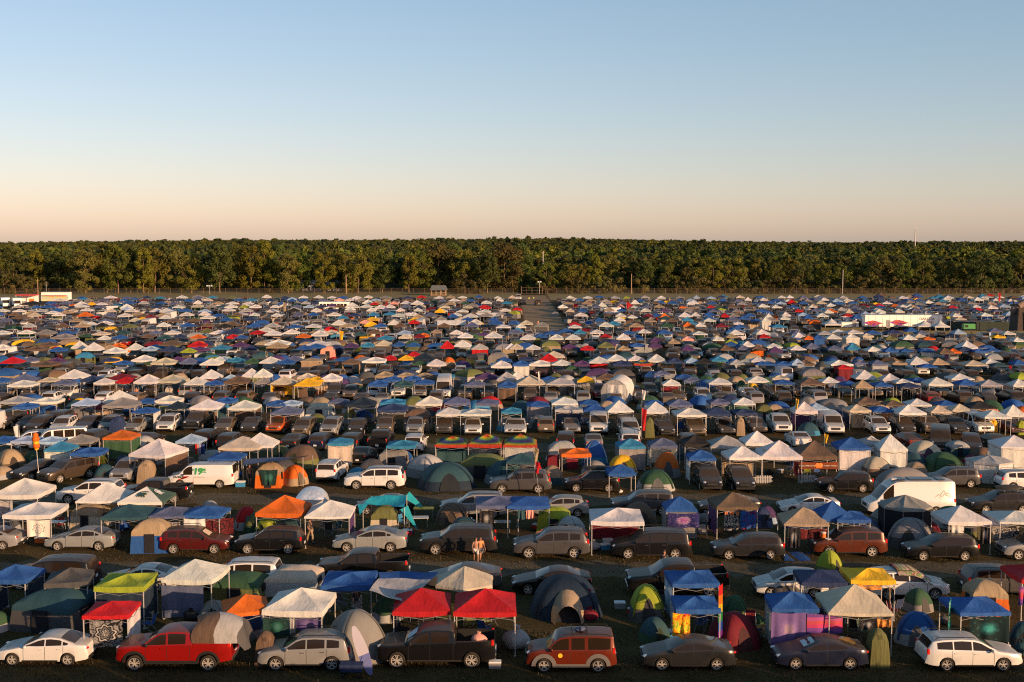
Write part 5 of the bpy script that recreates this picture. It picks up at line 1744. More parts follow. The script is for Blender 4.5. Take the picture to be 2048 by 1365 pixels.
B1.dome(1030, 1240, 205, 330, 'H', 'E', lod=0, desc='light grey dome tent behind the orange canopy')
o = B2.cab(-10, 240, 412, 620, 'A', 'O', lod=0, desc='orange and grey cabin tent under grey awning', h=2.0)
B2.cloth(40, 180, 470, 600, 'green', 'green frog coloured banner on orange tent', o.location.y - o.children[0].scale.y - .12, gather=.3)
THINGS[-1]['desc'] = 'green and white banner on orange grey tent'; THINGS[-1]['short'] = 'green banner'
B2.dome(215, 410, 435, 600, 'O', 'A', lod=0, desc='orange and grey vestibule tent', rot=45)
B2.can(568, 782, 212, 280, 'K', lod=0, desc='sky blue canopy with pale front curtains', walls='fr', wallcol='C')
B2.dome(556, 735, 348, 440, 'T', 'T', lod=0, desc='dark teal dome tent behind white suv')
B2.dome(215, 530, 278, 460, 'F', 'V', lod=0, desc='brown camouflage dome tent')
B2.dome(130, 285, 282, 400, 'V', 'G', lod=0, desc='green small tent beside camouflage dome')
B2.can(1035, 1280, 235, 305, 'K', lod=0, desc='blue canopy beside rainbow canopies')
B2.dome(1040, 1255, 312, 440, 'B', 'E', lod=0, desc='blue tent under blue canopy')
B2.cab(968, 1215, 365, 470, 'E', 'E', lod=0, desc='grey cabin tent behind white large suv', h=1.8)
B2.can(1412, 1690, 200, 295, 'X', lod=0, desc='rainbow striped canopy, first of three', walls='b', wallcol='T')
B2.can(1684, 1956, 196, 296, 'X', lod=0, desc='rainbow striped canopy, middle of three', walls='b', wallcol='H')
B2.can(1954, 2224, 195, 296, 'X', lod=0, desc='rainbow striped canopy, last of three', walls='bf', wallcol='H')
B2.dome(1200, 1500, 352, 540, 'H', 'E', lod=0, desc='pale grey blue dome tent', rot=45)
B2.dome(1275, 1745, 418, 640, 'T', 'J', lod=0, desc='dark teal dome tent with yellow trim', rot=10, strips='J')
B2.cab(1615, 1968, 322, 545, 'V', 'U', lod=0, desc='olive green topped cabin tent', h=1.9)
B2.dome(725, 880, 468, 560, 'K', 'T', lod=0, desc='sky blue low tent behind white large suv', h=1.0)
B2.dome(1820, 2130, 400, 600, 'T', 'E', lod=0, desc='grey and teal dome tent beside grey suv', rot=30)
B2.dome(2010, 2260, 345, 480, 'T', 'R', lod=0, desc='teal canopy tent with red flap', rot=0)
B3.can(-25, 205, 345, 430, 'T', lod=0, desc='dark teal canopy with red chairs')
B3.can(388, 635, 297, 372, 'O', lod=0, desc='orange canopy with open sides')
B3.cab(285, 540, 245, 470, 'H', 'M', lod=0, desc='grey tent with dark red base')
B3.dome(560, 780, 225, 450, 'B', 'K', lod=0, desc='blue tent with white crossed pole sleeves', h=2.2, rot=0, strips='W', door=False)
B3.dome(240, 428, 440, 590, 'A', 'T', lod=0, desc='tan dome tent with teal base')
B3.can(832, 1062, 218, 308, 'K', lod=0, desc='light blue canopy with grey walls', walls='flr', wallcol='E')
B3.can(1080, 1318, 220, 302, 'S', lod=0, desc='slate blue canopy with white walls', walls='lbr', wallcol='W')
B3.dome(768, 1008, 358, 508, 'Y', 'H', lod=0, desc='yellow dome tent with silver stripe', rot=0)
B3.dome(1128, 1345, 335, 535, 'O', 'E', lod=0, desc='orange dome tent with grey base', rot=0)
B3.can(785, 955, 437, 522, 'B', lod=0, desc='low blue canopy behind roof box', ze=1.7)
B3.dome(998, 1300, 505, 645, 'G', 'H', lod=0, desc='green dome tent with pale base beside lane', rot=0, h=1.5)
B3.can(1382, 1625, 310, 402, 'B', lod=0, desc='blue canopy behind black suv', walls='lr', wallcol='W')
B3.can(1338, 1575, 200, 292, 'D', lod=0, desc='black canopy behind blue canopy')
B3.can(1540, 1865, 200, 305, 'H', lod=0, desc='pale grey white canopy')
B3.can(1668, 1985, 283, 395, 'W', lod=0, desc='white canopy behind black suv', walls='b', wallcol='A')
B3.can(1805, 2085, 165, 282, 'W', lod=0, desc='white canopy with tall peak')
B3.can(1922, 2310, 225, 392, 'W', lod=0, desc='white canopy beside the brown banner canopy', walls='r', wallcol='M')
brn, bw, bd, bze = B4.can(205, 580, 215, 390, 'F', lod=0, desc='dark brown canopy with lettered orange banner')
B4.can(525, 845, 220, 318, 'B', lod=0, desc='blue canopy with white curtains', walls='fr', wallcol='W')
B4.sh(600, 700, 330, 470, 'V', desc='olive tall tent with arched door under blue canopy')
B4.can(860, 1138, 195, 328, 'W', lod=0, desc='white canopy with full white curtains', walls='flrb', wallcol='W')
B4.can(745, 930, 215, 290, 'H', lod=1, desc='pale canopy behind the white curtained canopy')
B4.dome(765, 1008, 368, 520, 'C', 'F', lod=0, desc='cream and brown dome tent behind black suv')
B4.dome(1125, 1402, 245, 400, 'C', 'P', lod=0, desc='cream and purple dome tent')
B4.dome(1268, 1560, 335, 490, 'G', 'G', lod=0, desc='green round dome tent')
B4.dome(1100, 1300, 412, 560, 'A', 'E', lod=0, desc='tan dome tent behind the grey covered car')
B4.dome(862, 1345, 465, 640, 'E', 'H', lod=0, desc='car under a loose grey tarpaulin', h=1.7, rot=0, door=False, deep=.5)
put_gazebo(B4.X(1590), B4.X(1962), B4.Y(365), B4.Y(425), 'H', 'W', 'white six-sided tent with red trimmed door', 6, 1.75)
B4.cab(1420, 1630, 255, 370, 'H', 'T', lod=0, desc='pale tent with yellow edged door')
B4.can(1758, 2170, 205, 305, 'W', lod=0, desc='white canopy with draped sheets', walls='fl', wallcol='W')
B4.dome(1860, 2130, 340, 470, 'N', 'N', lod=0, desc='navy dome tent at the picture edge')
B4.dome(1560, 1700, 360, 450, 'M', 'F', lod=0, desc='red brown tarpaulin tent behind white tent')
B4.sh(820, 870, 240, 330, 'W', desc='white narrow tent behind curtains')
# ------------------------------------------------------------------ lettering and emblems on near things
def text_mesh(s, size, ext=.004, shear=0.0, align='CENTER', bold=0.0):
    cu = bpy.data.curves.new('text', 'FONT')
    cu.body = s; cu.size = size; cu.extrude = ext; cu.shear = shear; cu.align_x = align; cu.offset = bold
    cu.resolution_u = 3
    t = bpy.data.objects.new('text', cu)
    COLL.objects.link(t)
    dg = bpy.context.evaluated_depsgraph_get()
    me = bpy.data.meshes.new_from_object(t.evaluated_get(dg))
    bpy.data.objects.remove(t); bpy.data.curves.remove(cu)
    return me
INK = {k: simple('ink_' + k, c, .6) for k, c in dict(green=(.02, .28, .06), black=(.015, .015, .016), red=(.55, .03, .02), cream=(.65, .55, .40), gold=(.45, .33, .14), orange=(.6, .16, .02), darkgreen=(.02, .05, .035), white=(.6, .58, .55)).items()}
def decal(parent, me, mat, loc, name, flip=False, tilt=0.0):
    me.materials.clear(); me.materials.append(mat)
    o = ob(name, me, parent, None, loc)
    o.rotation_euler = (math.pi / 2 + tilt, 0, math.pi if flip else 0)
    return o
# white rental van: faces left, its left flank is toward the camera (local +y)
ysd = 1.01
decal(uhaul, text_mesh('$', .32, shear=.2, bold=.012), INK['green'], (.63, ysd - .035, 1.52), 'price_lettering', True)
decal(uhaul, text_mesh('19', .78, shear=.2, bold=.03), INK['green'], (.23, ysd - .015, 1.25), 'price_lettering', True)
decal(uhaul, text_mesh('95', .36, shear=.2, bold=.012), INK['green'], (-.30, ysd - .035, 1.50), 'price_lettering', True)
decal(uhaul, text_mesh('IN TOWN', .12), INK['green'], (-.26, ysd - .03, 1.36), 'price_lettering', True)
decal(uhaul, text_mesh('U-HAUL', .25, shear=.2, bold=.012), INK['black'], (1.86, ysd + .014, .93), 'name_lettering', True)
decal(uhaul, text_mesh('Plus Mileage / Fees', .12), INK['gold'], (.05, ysd + .005, .97), 'small_lettering', True)
sw = MB()
for k in range(3):
    x0 = 2.0 - k * .22
    z0 = .74 + k * .07
    sw.add([(x0, 0, z0), (x0 - .62, 0, z0 + .13), (x0 - .50, 0, z0 + .21), (x0 - .14, 0, z0 + .10)], [(0, 3, 2, 1)])
sw.add([(1.42, 0, .86), (.98, 0, 1.06), (1.32, 0, 1.10), (1.60, 0, .98)], [(0, 3, 2, 1)])
ob('red_swoosh', sw.mesh('red_swoosh', INK['red']), uhaul, None, (0, ysd + .018, 0))
for y in (-.48, .48):
    w_ = MB().box((-2.80, y, 1.55), (.05, .62, .55)).mesh('rear_window', GLASS)
    ob('rear_window', w_, uhaul)
# camper van: roof kit and line drawing of mountains
for x, l in ((.75, .55), (-.75, 1.75), (-2.35, .55)):
    ob('solar_panel', MB().box((0, 0, 0), (l, 1.1, .05)).mesh('solar_panel', simple('solar_cell', (.02, .022, .03), .25)), camper, None, (x, 0, 2.77))
ob('roof_fan', MB().box((0, 0, 0), (.5, .5, .12), 0, 0, .8).mesh('roof_fan', METAL_W), camper, None, (1.25, .1, 2.76))
mt = MB()
pts = [(-.75, 0), (-.45, .32), (-.32, .22), (0, .62), (.20, .34), (.34, .46), (.75, 0)]
for dx, k in ((0, 1), (.06, .62)):
    for (a, b), (c, d) in zip(pts, pts[1:]):
        mt.tube((a * k + dx, 0, b * k), (c * k + dx, 0, d * k), .012, .012, 4)
ob('mountain_drawing', mt.mesh('mountain_drawing', INK['gold']), camper, None, (-2.45, 1.01 - .055, 1.38)).rotation_euler = (-.02, 0, math.pi)
# banner below the dark brown canopy
bo = empty('lettered_banner', (brn.location.x, brn.location.y - bd / 2 - .05, 1.48))
BAN = pattern('brown_orange_banner', 'swirl', [(.16, .03, .012), (.20, .045, .015), (.10, .03, .02), (.24, .06, .02)], .6)
bm = cloth_panel_mb(bw * 1.02, .62, 4, .012, 16, 0, .0)
ob('cloth', bm.mesh('cloth', BAN, 60), bo, None, (0, 0, .31))
decal(bo, text_mesh('WELCOME HOME', .052 * bw, .01), INK['cream'], (-bw * .30, -.05, -.07), 'lettering')
decal(bo, text_mesh('FOREST FAMILY', .052 * bw, .01), INK['cream'], (bw * .31, -.05, -.07), 'lettering')
em = MB()
for s in (-1, 1):
    em.ball((s * .13, 0, 0), (.20, .02, .22), 12, 6)
ob('round_emblem', em.mesh('round_emblem', INK['orange']), bo, None, (.02, -.045, 0))
thing(bo, 'brown and orange banner lettered welcome home', 'banner', label='brown and orange welcome banner strung across the dark brown canopy front')
# poster lettering
decal(pd, text_mesh('DIAMOND', .22, .006), INK['cream'], (0, -.10, -1.05 * (pd.dimensions.z / 1.45)), 'lettering')
mb_ = MB()
for k in range(9):
    if k not in (2, 6):
        mb_.box(((k - 4) * .11, 0, .02 * (k % 2)), (.06, .012, .20 + .03 * (k % 3)))
ob('orange_glyphs', mb_.mesh('orange_glyphs', INK['orange']), pd, None, (0, -.10, -.20))
# helmet emblem on the college canopy: front panel and right panel
def helmet():
    out = [(-.42, -.42), (-.50, -.10), (-.46, .20), (-.30, .42), (-.02, .52), (.28, .46), (.46, .26), (.44, .02), (.30, .06), (.22, -.10), (.34, -.18), (.36, -.44), (.20, -.50), (.12, -.22), (-.02, -.16), (-.10, -.40), (-.26, -.30)]
    crest = [(-.66, -.50), (-.74, -.10), (-.66, .36), (-.36, .68), (.06, .80), (.50, .72), (.74, .50), (.52, .56), (.10, .64), (-.26, .54), (-.52, .26), (-.58, -.10)]
    m = MB()
    m.add([(x * .5, y * .5, 0) for x, y in out], [tuple(range(len(out)))])
    m.add([(x * .5, y * .5, 0) for x, y in crest], [tuple(range(len(crest)))])
    return m
hm = helmet()
top = msu.children[0]
zpk = max(v.co.z for v in top.data.vertices)
slope = math.atan2((zpk - 2.22), 1.5)
for rz, mat, fl in ((0, INK['darkgreen'], 1), (math.pi / 2, INK['white'], 1)):
    h_ = ob('helmet_emblem', hm.mesh('helmet_emblem', mat), msu)
    d_ = md * .5 * .60
    k_ = .40
    z_ = mze - 2.0 + 2.22 + (zpk - 2.22) * k_ + .035
    h_.location = (0, -d_, z_) if rz == 0 else (d_, 0, z_)
    h_.rotation_euler = (slope * .92, 0, rz)
    h_.scale = (1.15, 1.15, 1)

# ------------------------------------------------------------------ people
def skin_body(joints, edges, name, mat, sub=1):
    me = bpy.data.meshes.new(name)
    ks = list(joints)
    me.from_pydata([joints[k][0] for k in ks], [(ks.index(a), ks.index(b)) for a, b in edges], [])
    o = bpy.data.objects.new(name, me)
    COLL.objects.link(o)
    o.modifiers.new('skin', 'SKIN')
    sv = me.skin_vertices[0].data
    for i, k in enumerate(ks):
        r = joints[k][1]
        sv[i].radius = (r, r) if not isinstance(r, tuple) else r
        sv[i].use_root = (i == 0)
    ss = o.modifiers.new('sub', 'SUBSURF'); ss.levels = sub; ss.render_levels = sub
    dg = bpy.context.evaluated_depsgraph_get()
    out = bpy.data.meshes.new_from_object(o.evaluated_get(dg))
    bpy.data.objects.remove(o); bpy.data.meshes.remove(me)
    out.materials.clear(); out.materials.append(mat)
    out.polygons.foreach_set('use_smooth', [True] * len(out.polygons))
    return out
def person(px, py, rz, desc, top=None, bottom=(.05, .05, .06), hair=(.02, .013, .008), stride=.0, tall=1.76, arm=.15, long=False, world=None, shoe=(.03, .03, .03), seat=False):
    p = world or at(px, py, 0)
    o = empty('person', p, R(rz))
    k = tall / 1.78
    o.scale = (k, k, k)
    J = {'pelvis': ((0, 0, .96), (.15, .105)), 'belly': ((0, 0, 1.12), (.135, .095)), 'chest': ((0, .01, 1.33), (.165, .11)), 'neck': ((0, .015, 1.50), .055), 'skull': ((0, -.005, 1.62), (.078, .092)), 'crown': ((0, .005, 1.71), (.070, .085))}
    E = [('pelvis', 'belly'), ('belly', 'chest'), ('chest', 'neck'), ('neck', 'skull'), ('skull', 'crown')]
    J['nose'] = ((0, -.105, 1.625), .016); E.append(('skull', 'nose'))
    for s, n in ((1, 'l'), (-1, 'r')):
        sw_ = stride * s
        hipz = .90
        if seat:
            knee, ank, toe = (s * .12, -.42, .50), (s * .12, -.45, .09), (s * .13, -.60, .04)
        else:
            knee, ank, toe = (s * .10, -sw_ * .42 - .02, .50), (s * .105, -sw_ * .55 + abs(stride) * .10, .09), (s * .115, -sw_ * .55 - .16 + abs(stride) * .10, .04)
        J[n + 'hip'] = ((s * .095, 0, hipz), .088); J[n + 'knee'] = (knee, .056); J[n + 'ank'] = (ank, .038); J[n + 'toe'] = (toe, .034)
        J[n + 'sh'] = ((s * .185, .01, 1.42), .062); J[n + 'el'] = ((s * .25, sw_ * .25 + .03, 1.13), .042)
        wy = sw_ * .45 - arm
        J[n + 'wr'] = ((s * .25, wy, .90 + arm * .3), .027); J[n + 'palm'] = ((s * .25, wy - .03, .83 + arm * .3), (.018, .036))
        E += [('pelvis', n + 'hip'), (n + 'hip', n + 'knee'), (n + 'knee', n + 'ank'), (n + 'ank', n + 'toe'), ('chest', n + 'sh'), (n + 'sh', n + 'el'), (n + 'el', n + 'wr'), (n + 'wr', n + 'palm')]
        for f in range(4):
            yo = (f - 1.5) * .020
            ln = (.062, .075, .070, .055)[f]
            J[f'{n}f{f}'] = ((s * .25 - s * .008, wy - .035 + yo, .785 + arm * .3), .009)
            J[f'{n}g{f}'] = ((s * .25 - s * .025, wy - .040 + yo * 1.1, .785 - ln + arm * .3), .008)
            E += [(n + 'palm', f'{n}f{f}'), (f'{n}f{f}', f'{n}g{f}')]
        J[n + 't'] = ((s * .225, wy - .085, .80 + arm * .3), .010); E.append((n + 'palm', n + 't'))
        J[n + 'ear'] = ((s * .088, .01, 1.62), .014); E.append(('skull', n + 'ear'))
    ob('body', skin_body(J, E, 'person_body', SKIN), o)
    g = lambda ks, grow: {q: (J[q][0], tuple(x + grow for x in J[q][1]) if isinstance(J[q][1], tuple) else J[q][1] + grow) for q in ks}
    if top:
        Jt = g(['belly', 'chest', 'lsh', 'rsh', 'pelvis'], .022)
        for s, n in ((1, 'l'), (-1, 'r')):
            a, b = Vector(J[n + 'sh'][0]), Vector(J[n + 'el'][0])
            Jt[n + 'slv'] = (tuple(a.lerp(b, .75)), .064)
        ob('shirt', skin_body(Jt, [('belly', 'chest'), ('belly', 'pelvis'), ('chest', 'lsh'), ('chest', 'rsh'), ('lsh', 'lslv'), ('rsh', 'rslv')], 'shirt', OCOL), o, top)
    Jb = g(['pelvis', 'lhip', 'rhip'], .022)
    Eb = [('pelvis', 'lhip'), ('pelvis', 'rhip')]
    for n in 'lr':
        a, b, c = Vector(J[n + 'hip'][0]), Vector(J[n + 'knee'][0]), Vector(J[n + 'ank'][0])
        if long:
            Jb[n + 'k'] = (tuple(b), .078); Jb[n + 'a'] = (tuple(b.lerp(c, .92)), .062)
            Eb += [(n + 'hip', n + 'k'), (n + 'k', n + 'a')]
        else:
            Jb[n + 'k'] = (tuple(a.lerp(b, .85)), .088)
            Eb += [(n + 'hip', n + 'k')]
    ob('trousers' if long else 'shorts', skin_body(Jb, Eb, 'trousers', OCOL), o, bottom)
    ob('hair', MB().ball((0, .012, 1.70), (.098, .112, .085), 12, 8).mesh('hair', OCOL, 60), o, hair)
    for s in (1, -1):
        ob('eye', MB().ball((s * .034, -.088, 1.645), (.012, .008, .008), 6, 4).mesh('eye', PLASTIC), o)
        tq = J[('l' if s > 0 else 'r') + 'toe'][0]
        ob('shoe', MB().ball((tq[0], tq[1] + .06, .045), (.052, .14, .05), 8, 6).mesh('shoe', OCOL, 60), o, shoe)
    ob('mouth', MB().box((0, -.094, 1.578), (.045, .01, .010)).mesh('mouth', INK['red']), o)
    thing(o, desc, 'person', None, short='person', label=desc)
    return o
person(952, 1125, 8, 'shirtless person in pale shorts walking past the dark grey suv', None, (.42, .40, .38), stride=.55, tall=1.64)
person(961, 1121, 20, 'person in orange top walking beside the shirtless walker', (.55, .20, .06), (.05, .05, .07), (.05, .03, .015), stride=-.45, tall=1.52)
person(620, 1088, 60, 'person in black shirt and khaki trousers under white canopy', (.015, .015, .017), (.22, .17, .11), stride=.3, long=True, tall=1.8)
person(1328, 1157, -20, 'person in black shirt standing between black minivan and black pickup', (.015, .016, .02), (.03, .03, .04), stride=.1, arm=.3)
person(1010, 966, 15, 'shirtless person standing under the grey awning', None, (.03, .03, .04), arm=.25, world=at(B1.X(1968), B1.Y(592), 0))
person(1076, 655, 0, 'person with bare legs standing on the dirt lane', (.45, .22, .14), (.40, .24, .16), stride=.2)
person(1058, 604, 0, 'steward in yellow safety vest at the dirt lane gate', (.75, .75, .03), (.05, .05, .07), long=True)
person(1067, 603, 0, 'second steward in green vest near the lane gate', (.3, .65, .05), (.05, .05, .07), long=True)
person(1789, 607, 0, 'steward in green vest standing beyond the trailer', (.2, .6, .06), (.05, .05, .06), long=True)

person(1166, 862, 10, 'person in pale shirt standing left of the white delivery van', (.35, .33, .32), (.04, .05, .10))
person(1173, 863, -30, 'person in blue shirt standing close beside the white delivery van', (.05, .08, .2), (.04, .04, .05), arm=.25)
person(713, 1238, 40, 'bare-armed person sitting under the blue canopy beside the grey tarp', (.03, .03, .04), (.2, .2, .22), seat=True)
person(273, 802, 0, 'person in orange shirt among the tan suvs of the middle rows', (.5, .16, .04), (.3, .25, .2))
person(1256, 684, 0, 'shirtless person between cars right of the dirt lane', None, (.1, .1, .12))
# ------------------------------------------------------------------ flags and poles
def put_flag(px_top, ytop, px, ybase, desc, flags=(), r=.022, mat=METAL_G, name='flag_pole'):
    p = at(px, ybase, 0)
    q = at_y(px_top, ytop, p.y)
    o = empty(name, p)
    H = q.z
    ob('pole', MB().tube((0, 0, 0), (q.x - p.x, 0, H), r * 1.3, r * .8, 6).mesh('pole', mat), o)
    for (f0, f1, w, col, pat, side) in flags:
        z0 = H * (1 - f0); z1 = H * (1 - f1)
        dx = (q.x - p.x) * (1 - f0)
        P = []
        for i in range(6):
            t = i / 5
            P.append([(dx + side * (.02 + w * s * (1 - .35 * t)), .10 * math.sin(5 * s + 3 * t), z0 + (z1 - z0) * t - .25 * s * w) for s in (0, .25, .5, .75, 1)])
        ob('flag', MB().grid(P).mesh('flag', PAT[pat] if pat else FAB, 60), o, COL[col][1])
    thing(o, desc, 'flag pole', 'flag poles between the plots', short='flag pole')
    return o
put_flag(1066, 893, 1079, 995, 'leaning pole with two ragged red and pale flags', [(.02, .28, .45, 'R', 'multi', 1), (.3, .52, .4, 'R', None, 1)])
put_flag(1284, 778, 1283, 881, 'tall pole with white, black and red hanging flags', [(.02, .2, .4, 'W', None, 1), (.24, .36, .4, 'N', None, 1), (.38, .8, .5, 'R', None, 1)])
put_flag(1592, 796, 1590, 884, 'pole with drooping yellow flag near white pickup', [(.02, .25, .28, 'Y', None, 1)])
put_flag(1526, 898, 1525, 958, 'short pole with yellow pennant by the picket fence', [(.02, .22, .35, 'Y', None, 1)])
put_flag(1080, 742, 1079, 800, 'pole with long narrow white flag', [(.02, .6, .25, 'W', None, -1)])
put_flag(326, 726, 326, 800, 'dark pole beside tan canopy', [(.02, .2, .2, 'D', None, 1)])
put_flag(531, 702, 530, 750, 'pole with small striped flag at left', [(.02, .35, .3, 'L', 'multi', 1)])
put_flag(38, 850, 37, 900, 'pole with white pointed pennant', [(.02, .9, .5, 'W', None, -1)])
put_flag(1674, 890, 1673, 930, 'pole with small red pennant by blue canopy', [(.05, .35, .3, 'R', None, 1)])
put_flag(1649, 866, 1648, 905, 'pole with small yellow pennant behind brown canopy', [(.05, .5, .35, 'Y', None, 1)])
put_flag(679, 661, 679, 690, 'yellow feather flag standing among the tents', [(.02, .75, .8, 'Y', None, 1)])
put_flag(566, 604, 568, 640, 'pole with flag above the white bus roofs', [(.02, .5, .9, 'R', 'multi', 1)])
put_flag(1253, 604, 1253, 630, 'pole with red and white striped flag', [(.02, .5, .9, 'R', None, 1)], r=.05)
put_flag(1291, 660, 1288, 716, 'dark lamp pole between the tents', [], r=.07)
put_flag(1005, 675, 1005, 720, 'thin pole beside white canopies in the middle', [], r=.05)
put_flag(1997, 585, 1997, 620, 'pole with red flag near the dark tower', [(.02, .5, .8, 'R', None, 1)], r=.05)
put_flag(1984, 664, 1983, 690, 'pole with blue white feather flag', [(.02, .8, .6, 'L', None, -1)], r=.04)
put_flag(1901, 632, 1901, 668, 'pole with green top flag at the trailer end', [(.0, .15, 1.0, 'I', None, -1)], r=.06)
# orange lantern wind sock on its pole
p = at(79, 966, 0); q = at_y(70, 864, p.y)
o = empty('lantern_pole', p)
ob('pole', MB().tube((0, 0, 0), (q.x - p.x, 0, q.z), .03, .025, 6).mesh('pole', METAL_W), o)
for zf, r_, c_ in ((.93, .24, 'O'), (.86, .32, 'O'), (.79, .27, 'Y'), (.73, .30, 'O'), (.675, .18, 'Y')):
    b_ = MB().ball((0, 0, 0), (r_, r_, r_ * 1.0), 12, 8)
    ob('lantern', b_.mesh('lantern', FAB, 60), o, COL[c_][1], ((q.x - p.x) * zf, 0, q.z * zf))
thing(o, 'stack of orange paper lanterns on a tall thin pole', 'lantern pole', label='stack of orange paper lanterns on a tall thin pole')

# ------------------------------------------------------------------ things standing among the near plots
def put_obj(name, parts, loc, desc, cat, rz=0.0, group=None, short=None):
    o = empty(name, loc, rz)
    for pn, mb, mat, col in parts:
        ob(pn, mb.mesh(pn, mat, 40), o, col)
    thing(o, desc, cat, group, short=short or desc)
    return o
# paddle board leaning on the silver suv
p = at(A2.X(915), A2.Y(1065), 0)
bd_ = MB()
P = []
for i in range(13):
    t = i / 12
    w_ = .27 * math.sin(math.pi * min(.985, max(.015, t))) ** .45
    P.append([(-w_, -.05, t * 2.4), (-w_ * .9, .05, t * 2.4), (w_ * .9, .05, t * 2.4), (w_, -.05, t * 2.4)])
bd_.grid(P[:6], 0, True); bd_.grid(P[5:], 1, True)
o = empty('paddle_board', p)
me = bd_.mesh('board', [OCOL, OCOL], 50); me.materials[0] = simple('board_blue', (.10, .12, .30), .4); me.materials[1] = simple('board_white', (.36, .34, .40), .4)
x = ob('board', me, o); x.rotation_euler = (R(-14), R(-19), R(12))
thing(o, 'white and blue paddle board leaning against silver suv tail', 'paddle board', label='white and blue paddle board leaning against silver suv tail')
def wheelcart(loc, desc, col):
    b_ = MB().box((0, 0, .48), (1.0, .5, .34), 0, 0, 1.05)
    w_ = [(sx, sy) for sx in (-.36, .36) for sy in (-.27, .27)]
    o = empty('folding_wagon', loc)
    ob('basket', b_.mesh('basket', FAB), o, COL[col][1])
    for sx, sy in w_:
        ob('wheel', MB().lathe([(.02, -.03), (.11, -.03), (.11, .03), (.02, .03)], 12, 'y').mesh('wheel', PLASTIC), o, None, (sx, sy, .11))
    ob('handle', MB().tube((.5, 0, .5), (.85, 0, .95), .015, .015, 5).mesh('handle', METAL_G), o)
    ob('frame', MB().box((0, 0, .28), (.95, .46, .04)).box((-.45, 0, .2), (.04, .5, .1)).box((.45, 0, .2), (.04, .5, .1)).mesh('frame', PLASTIC), o)
    thing(o, desc, 'wagon', label=desc)
wheelcart(at(A2.X(760), A2.Y(1080), 0), 'dark blue folding wagon behind the silver suv', 'N')
def cooler(loc, rz, col, desc, s=1.0, label=None):
    b_ = MB().box((0, 0, .17), (.62 * s, .38 * s, .34 * s), 0, 0, 1.04)
    l_ = MB().box((0, 0, .36 * s), (.66 * s, .41 * s, .07 * s), 0, 0, .95)
    h_ = MB().tube((-.34 * s, 0, .28), (-.36 * s, 0, .12), .015, .015, 5).tube((.34 * s, 0, .28), (.36 * s, 0, .12), .015, .015, 5)
    o = put_obj('cooler', [('box', b_, OCOL, COL[col][1]), ('lid', l_, OCOL, COL['W'][1]), ('handle', h_, PLASTIC, None)], loc, desc, 'cooler', rz, 'coolers among the tents', f'{COL[col][0]} cooler')
    return o
def chair(loc, rz, col, desc):
    f = MB()
    for sx in (-.26, .26):
        f.tube((sx, -.25, 0), (sx, .22, .42), .012, .012, 5).tube((sx, .25, 0), (sx, -.24, .44), .012, .012, 5)
        f.tube((sx, .22, .40), (sx, .36, .92), .012, .012, 5).tube((sx, -.25, .6), (sx, .28, .6), .014, .014, 5).tube((sx, -.24, .44), (sx, -.25, .6), .012, .012, 5)
    s_ = MB().grid([[(-.26, -.24, .44), (0, -.22, .38), (.26, -.24, .44)], [(-.26, .0, .41), (0, .02, .35), (.26, 0, .41)], [(-.26, .24, .40), (0, .24, .35), (.26, .24, .40)]])
    b_ = MB().grid([[(-.26, .23, .42), (0, .27, .40), (.26, .23, .42)], [(-.26, .30, .7), (0, .34, .68), (.26, .30, .7)], [(-.26, .36, .93), (0, .38, .90), (.26, .36, .93)]])
    return put_obj('folding_chair', [('frame', f, METAL_G, None), ('seat', s_, FAB, COL[col][1]), ('backrest', b_, FAB, COL[col][1])], loc, desc, 'chair', rz, 'folding camp chairs', f'{COL[col][0]} folding chair')
def table(loc, rz, col, desc):
    t = MB().box((0, 0, .72), (1.5, .7, .045))
    o = empty('folding_table', loc, rz)
    ob('tabletop', t.mesh('tabletop', OCOL), o, COL[col][1])
    for sx in (-.65, .65):
        for sy in (-.28, .28):
            ob('leg', MB().tube((sx, sy, 0), (sx, sy, .70), .016, .016, 5).mesh('leg', METAL_G), o)
    thing(o, desc, 'table', 'folding tables', short='folding table')
    return o
def bag(loc, col, desc, s=1.0):
    rnd = random.Random(hash(desc) % 1000)
    b_ = MB().ball((0, 0, .22 * s), (.36 * s, .28 * s, .26 * s), 10, 7)
    b_.v = [(x + .05 * math.sin(7 * z + 3 * y), y + .04 * math.sin(9 * x), max(0, z)) for x, y, z in b_.v]
    k = MB().tube((0, 0, .44 * s), (.03, .02, .58 * s), .05 * s, .10 * s, 6)
    return put_obj('storage_bag', [('sack', b_, FAB, COL[col][1]), ('tie', k, FAB, COL[col][1])], loc, desc, 'bag', 0, 'bags beside the tents', f'{COL[col][0]} bag')
# red roofed drink cooler on the brown suv hood, boxes and roof loads
def on_roof(car_o, kind, x, name, parts, desc, cat, y=0.0, zoff=0.0):
    z = lerp_tab(SPEC[kind]['top'], x) * car_o.scale.z + zoff
    h = car_o.rotation_euler.z
    loc = (car_o.location.x + (x * math.cos(h) - y * math.sin(h)) * car_o.scale.x, car_o.location.y + x * math.sin(h) + y * math.cos(h), z)
    return put_obj(name, parts, loc, desc, cat, h)
cars_by = {t['desc']: t['o'] for t in THINGS}
def roofbox(dkey, kind, desc, x=-.6):
    sh_ = MB()
    P = []
    for i in range(9):
        t = i / 8
        k = math.sin(math.pi * min(.97, max(.03, t))) ** .35
        xx = -1.05 + 2.1 * t
        P.append([(xx, .42 * k * c, .22 + .19 * k * s_) for c, s_ in ((-1, -.5), (-1, .3), (-.75, .9), (0, 1.05), (.75, .9), (1, .3), (1, -.5), (0, -.6))])
    sh_.grid(P, 0, True)
    br_ = MB().box((-.5, 0, .06), (.05, 1.0, .05)).box((.5, 0, .06), (.05, 1.0, .05))
    on_roof(cars_by[dkey], kind, x, 'roof_box', [('shell', sh_, PLASTIC, None), ('crossbar', br_, METAL_G, None)], desc, 'roof box')
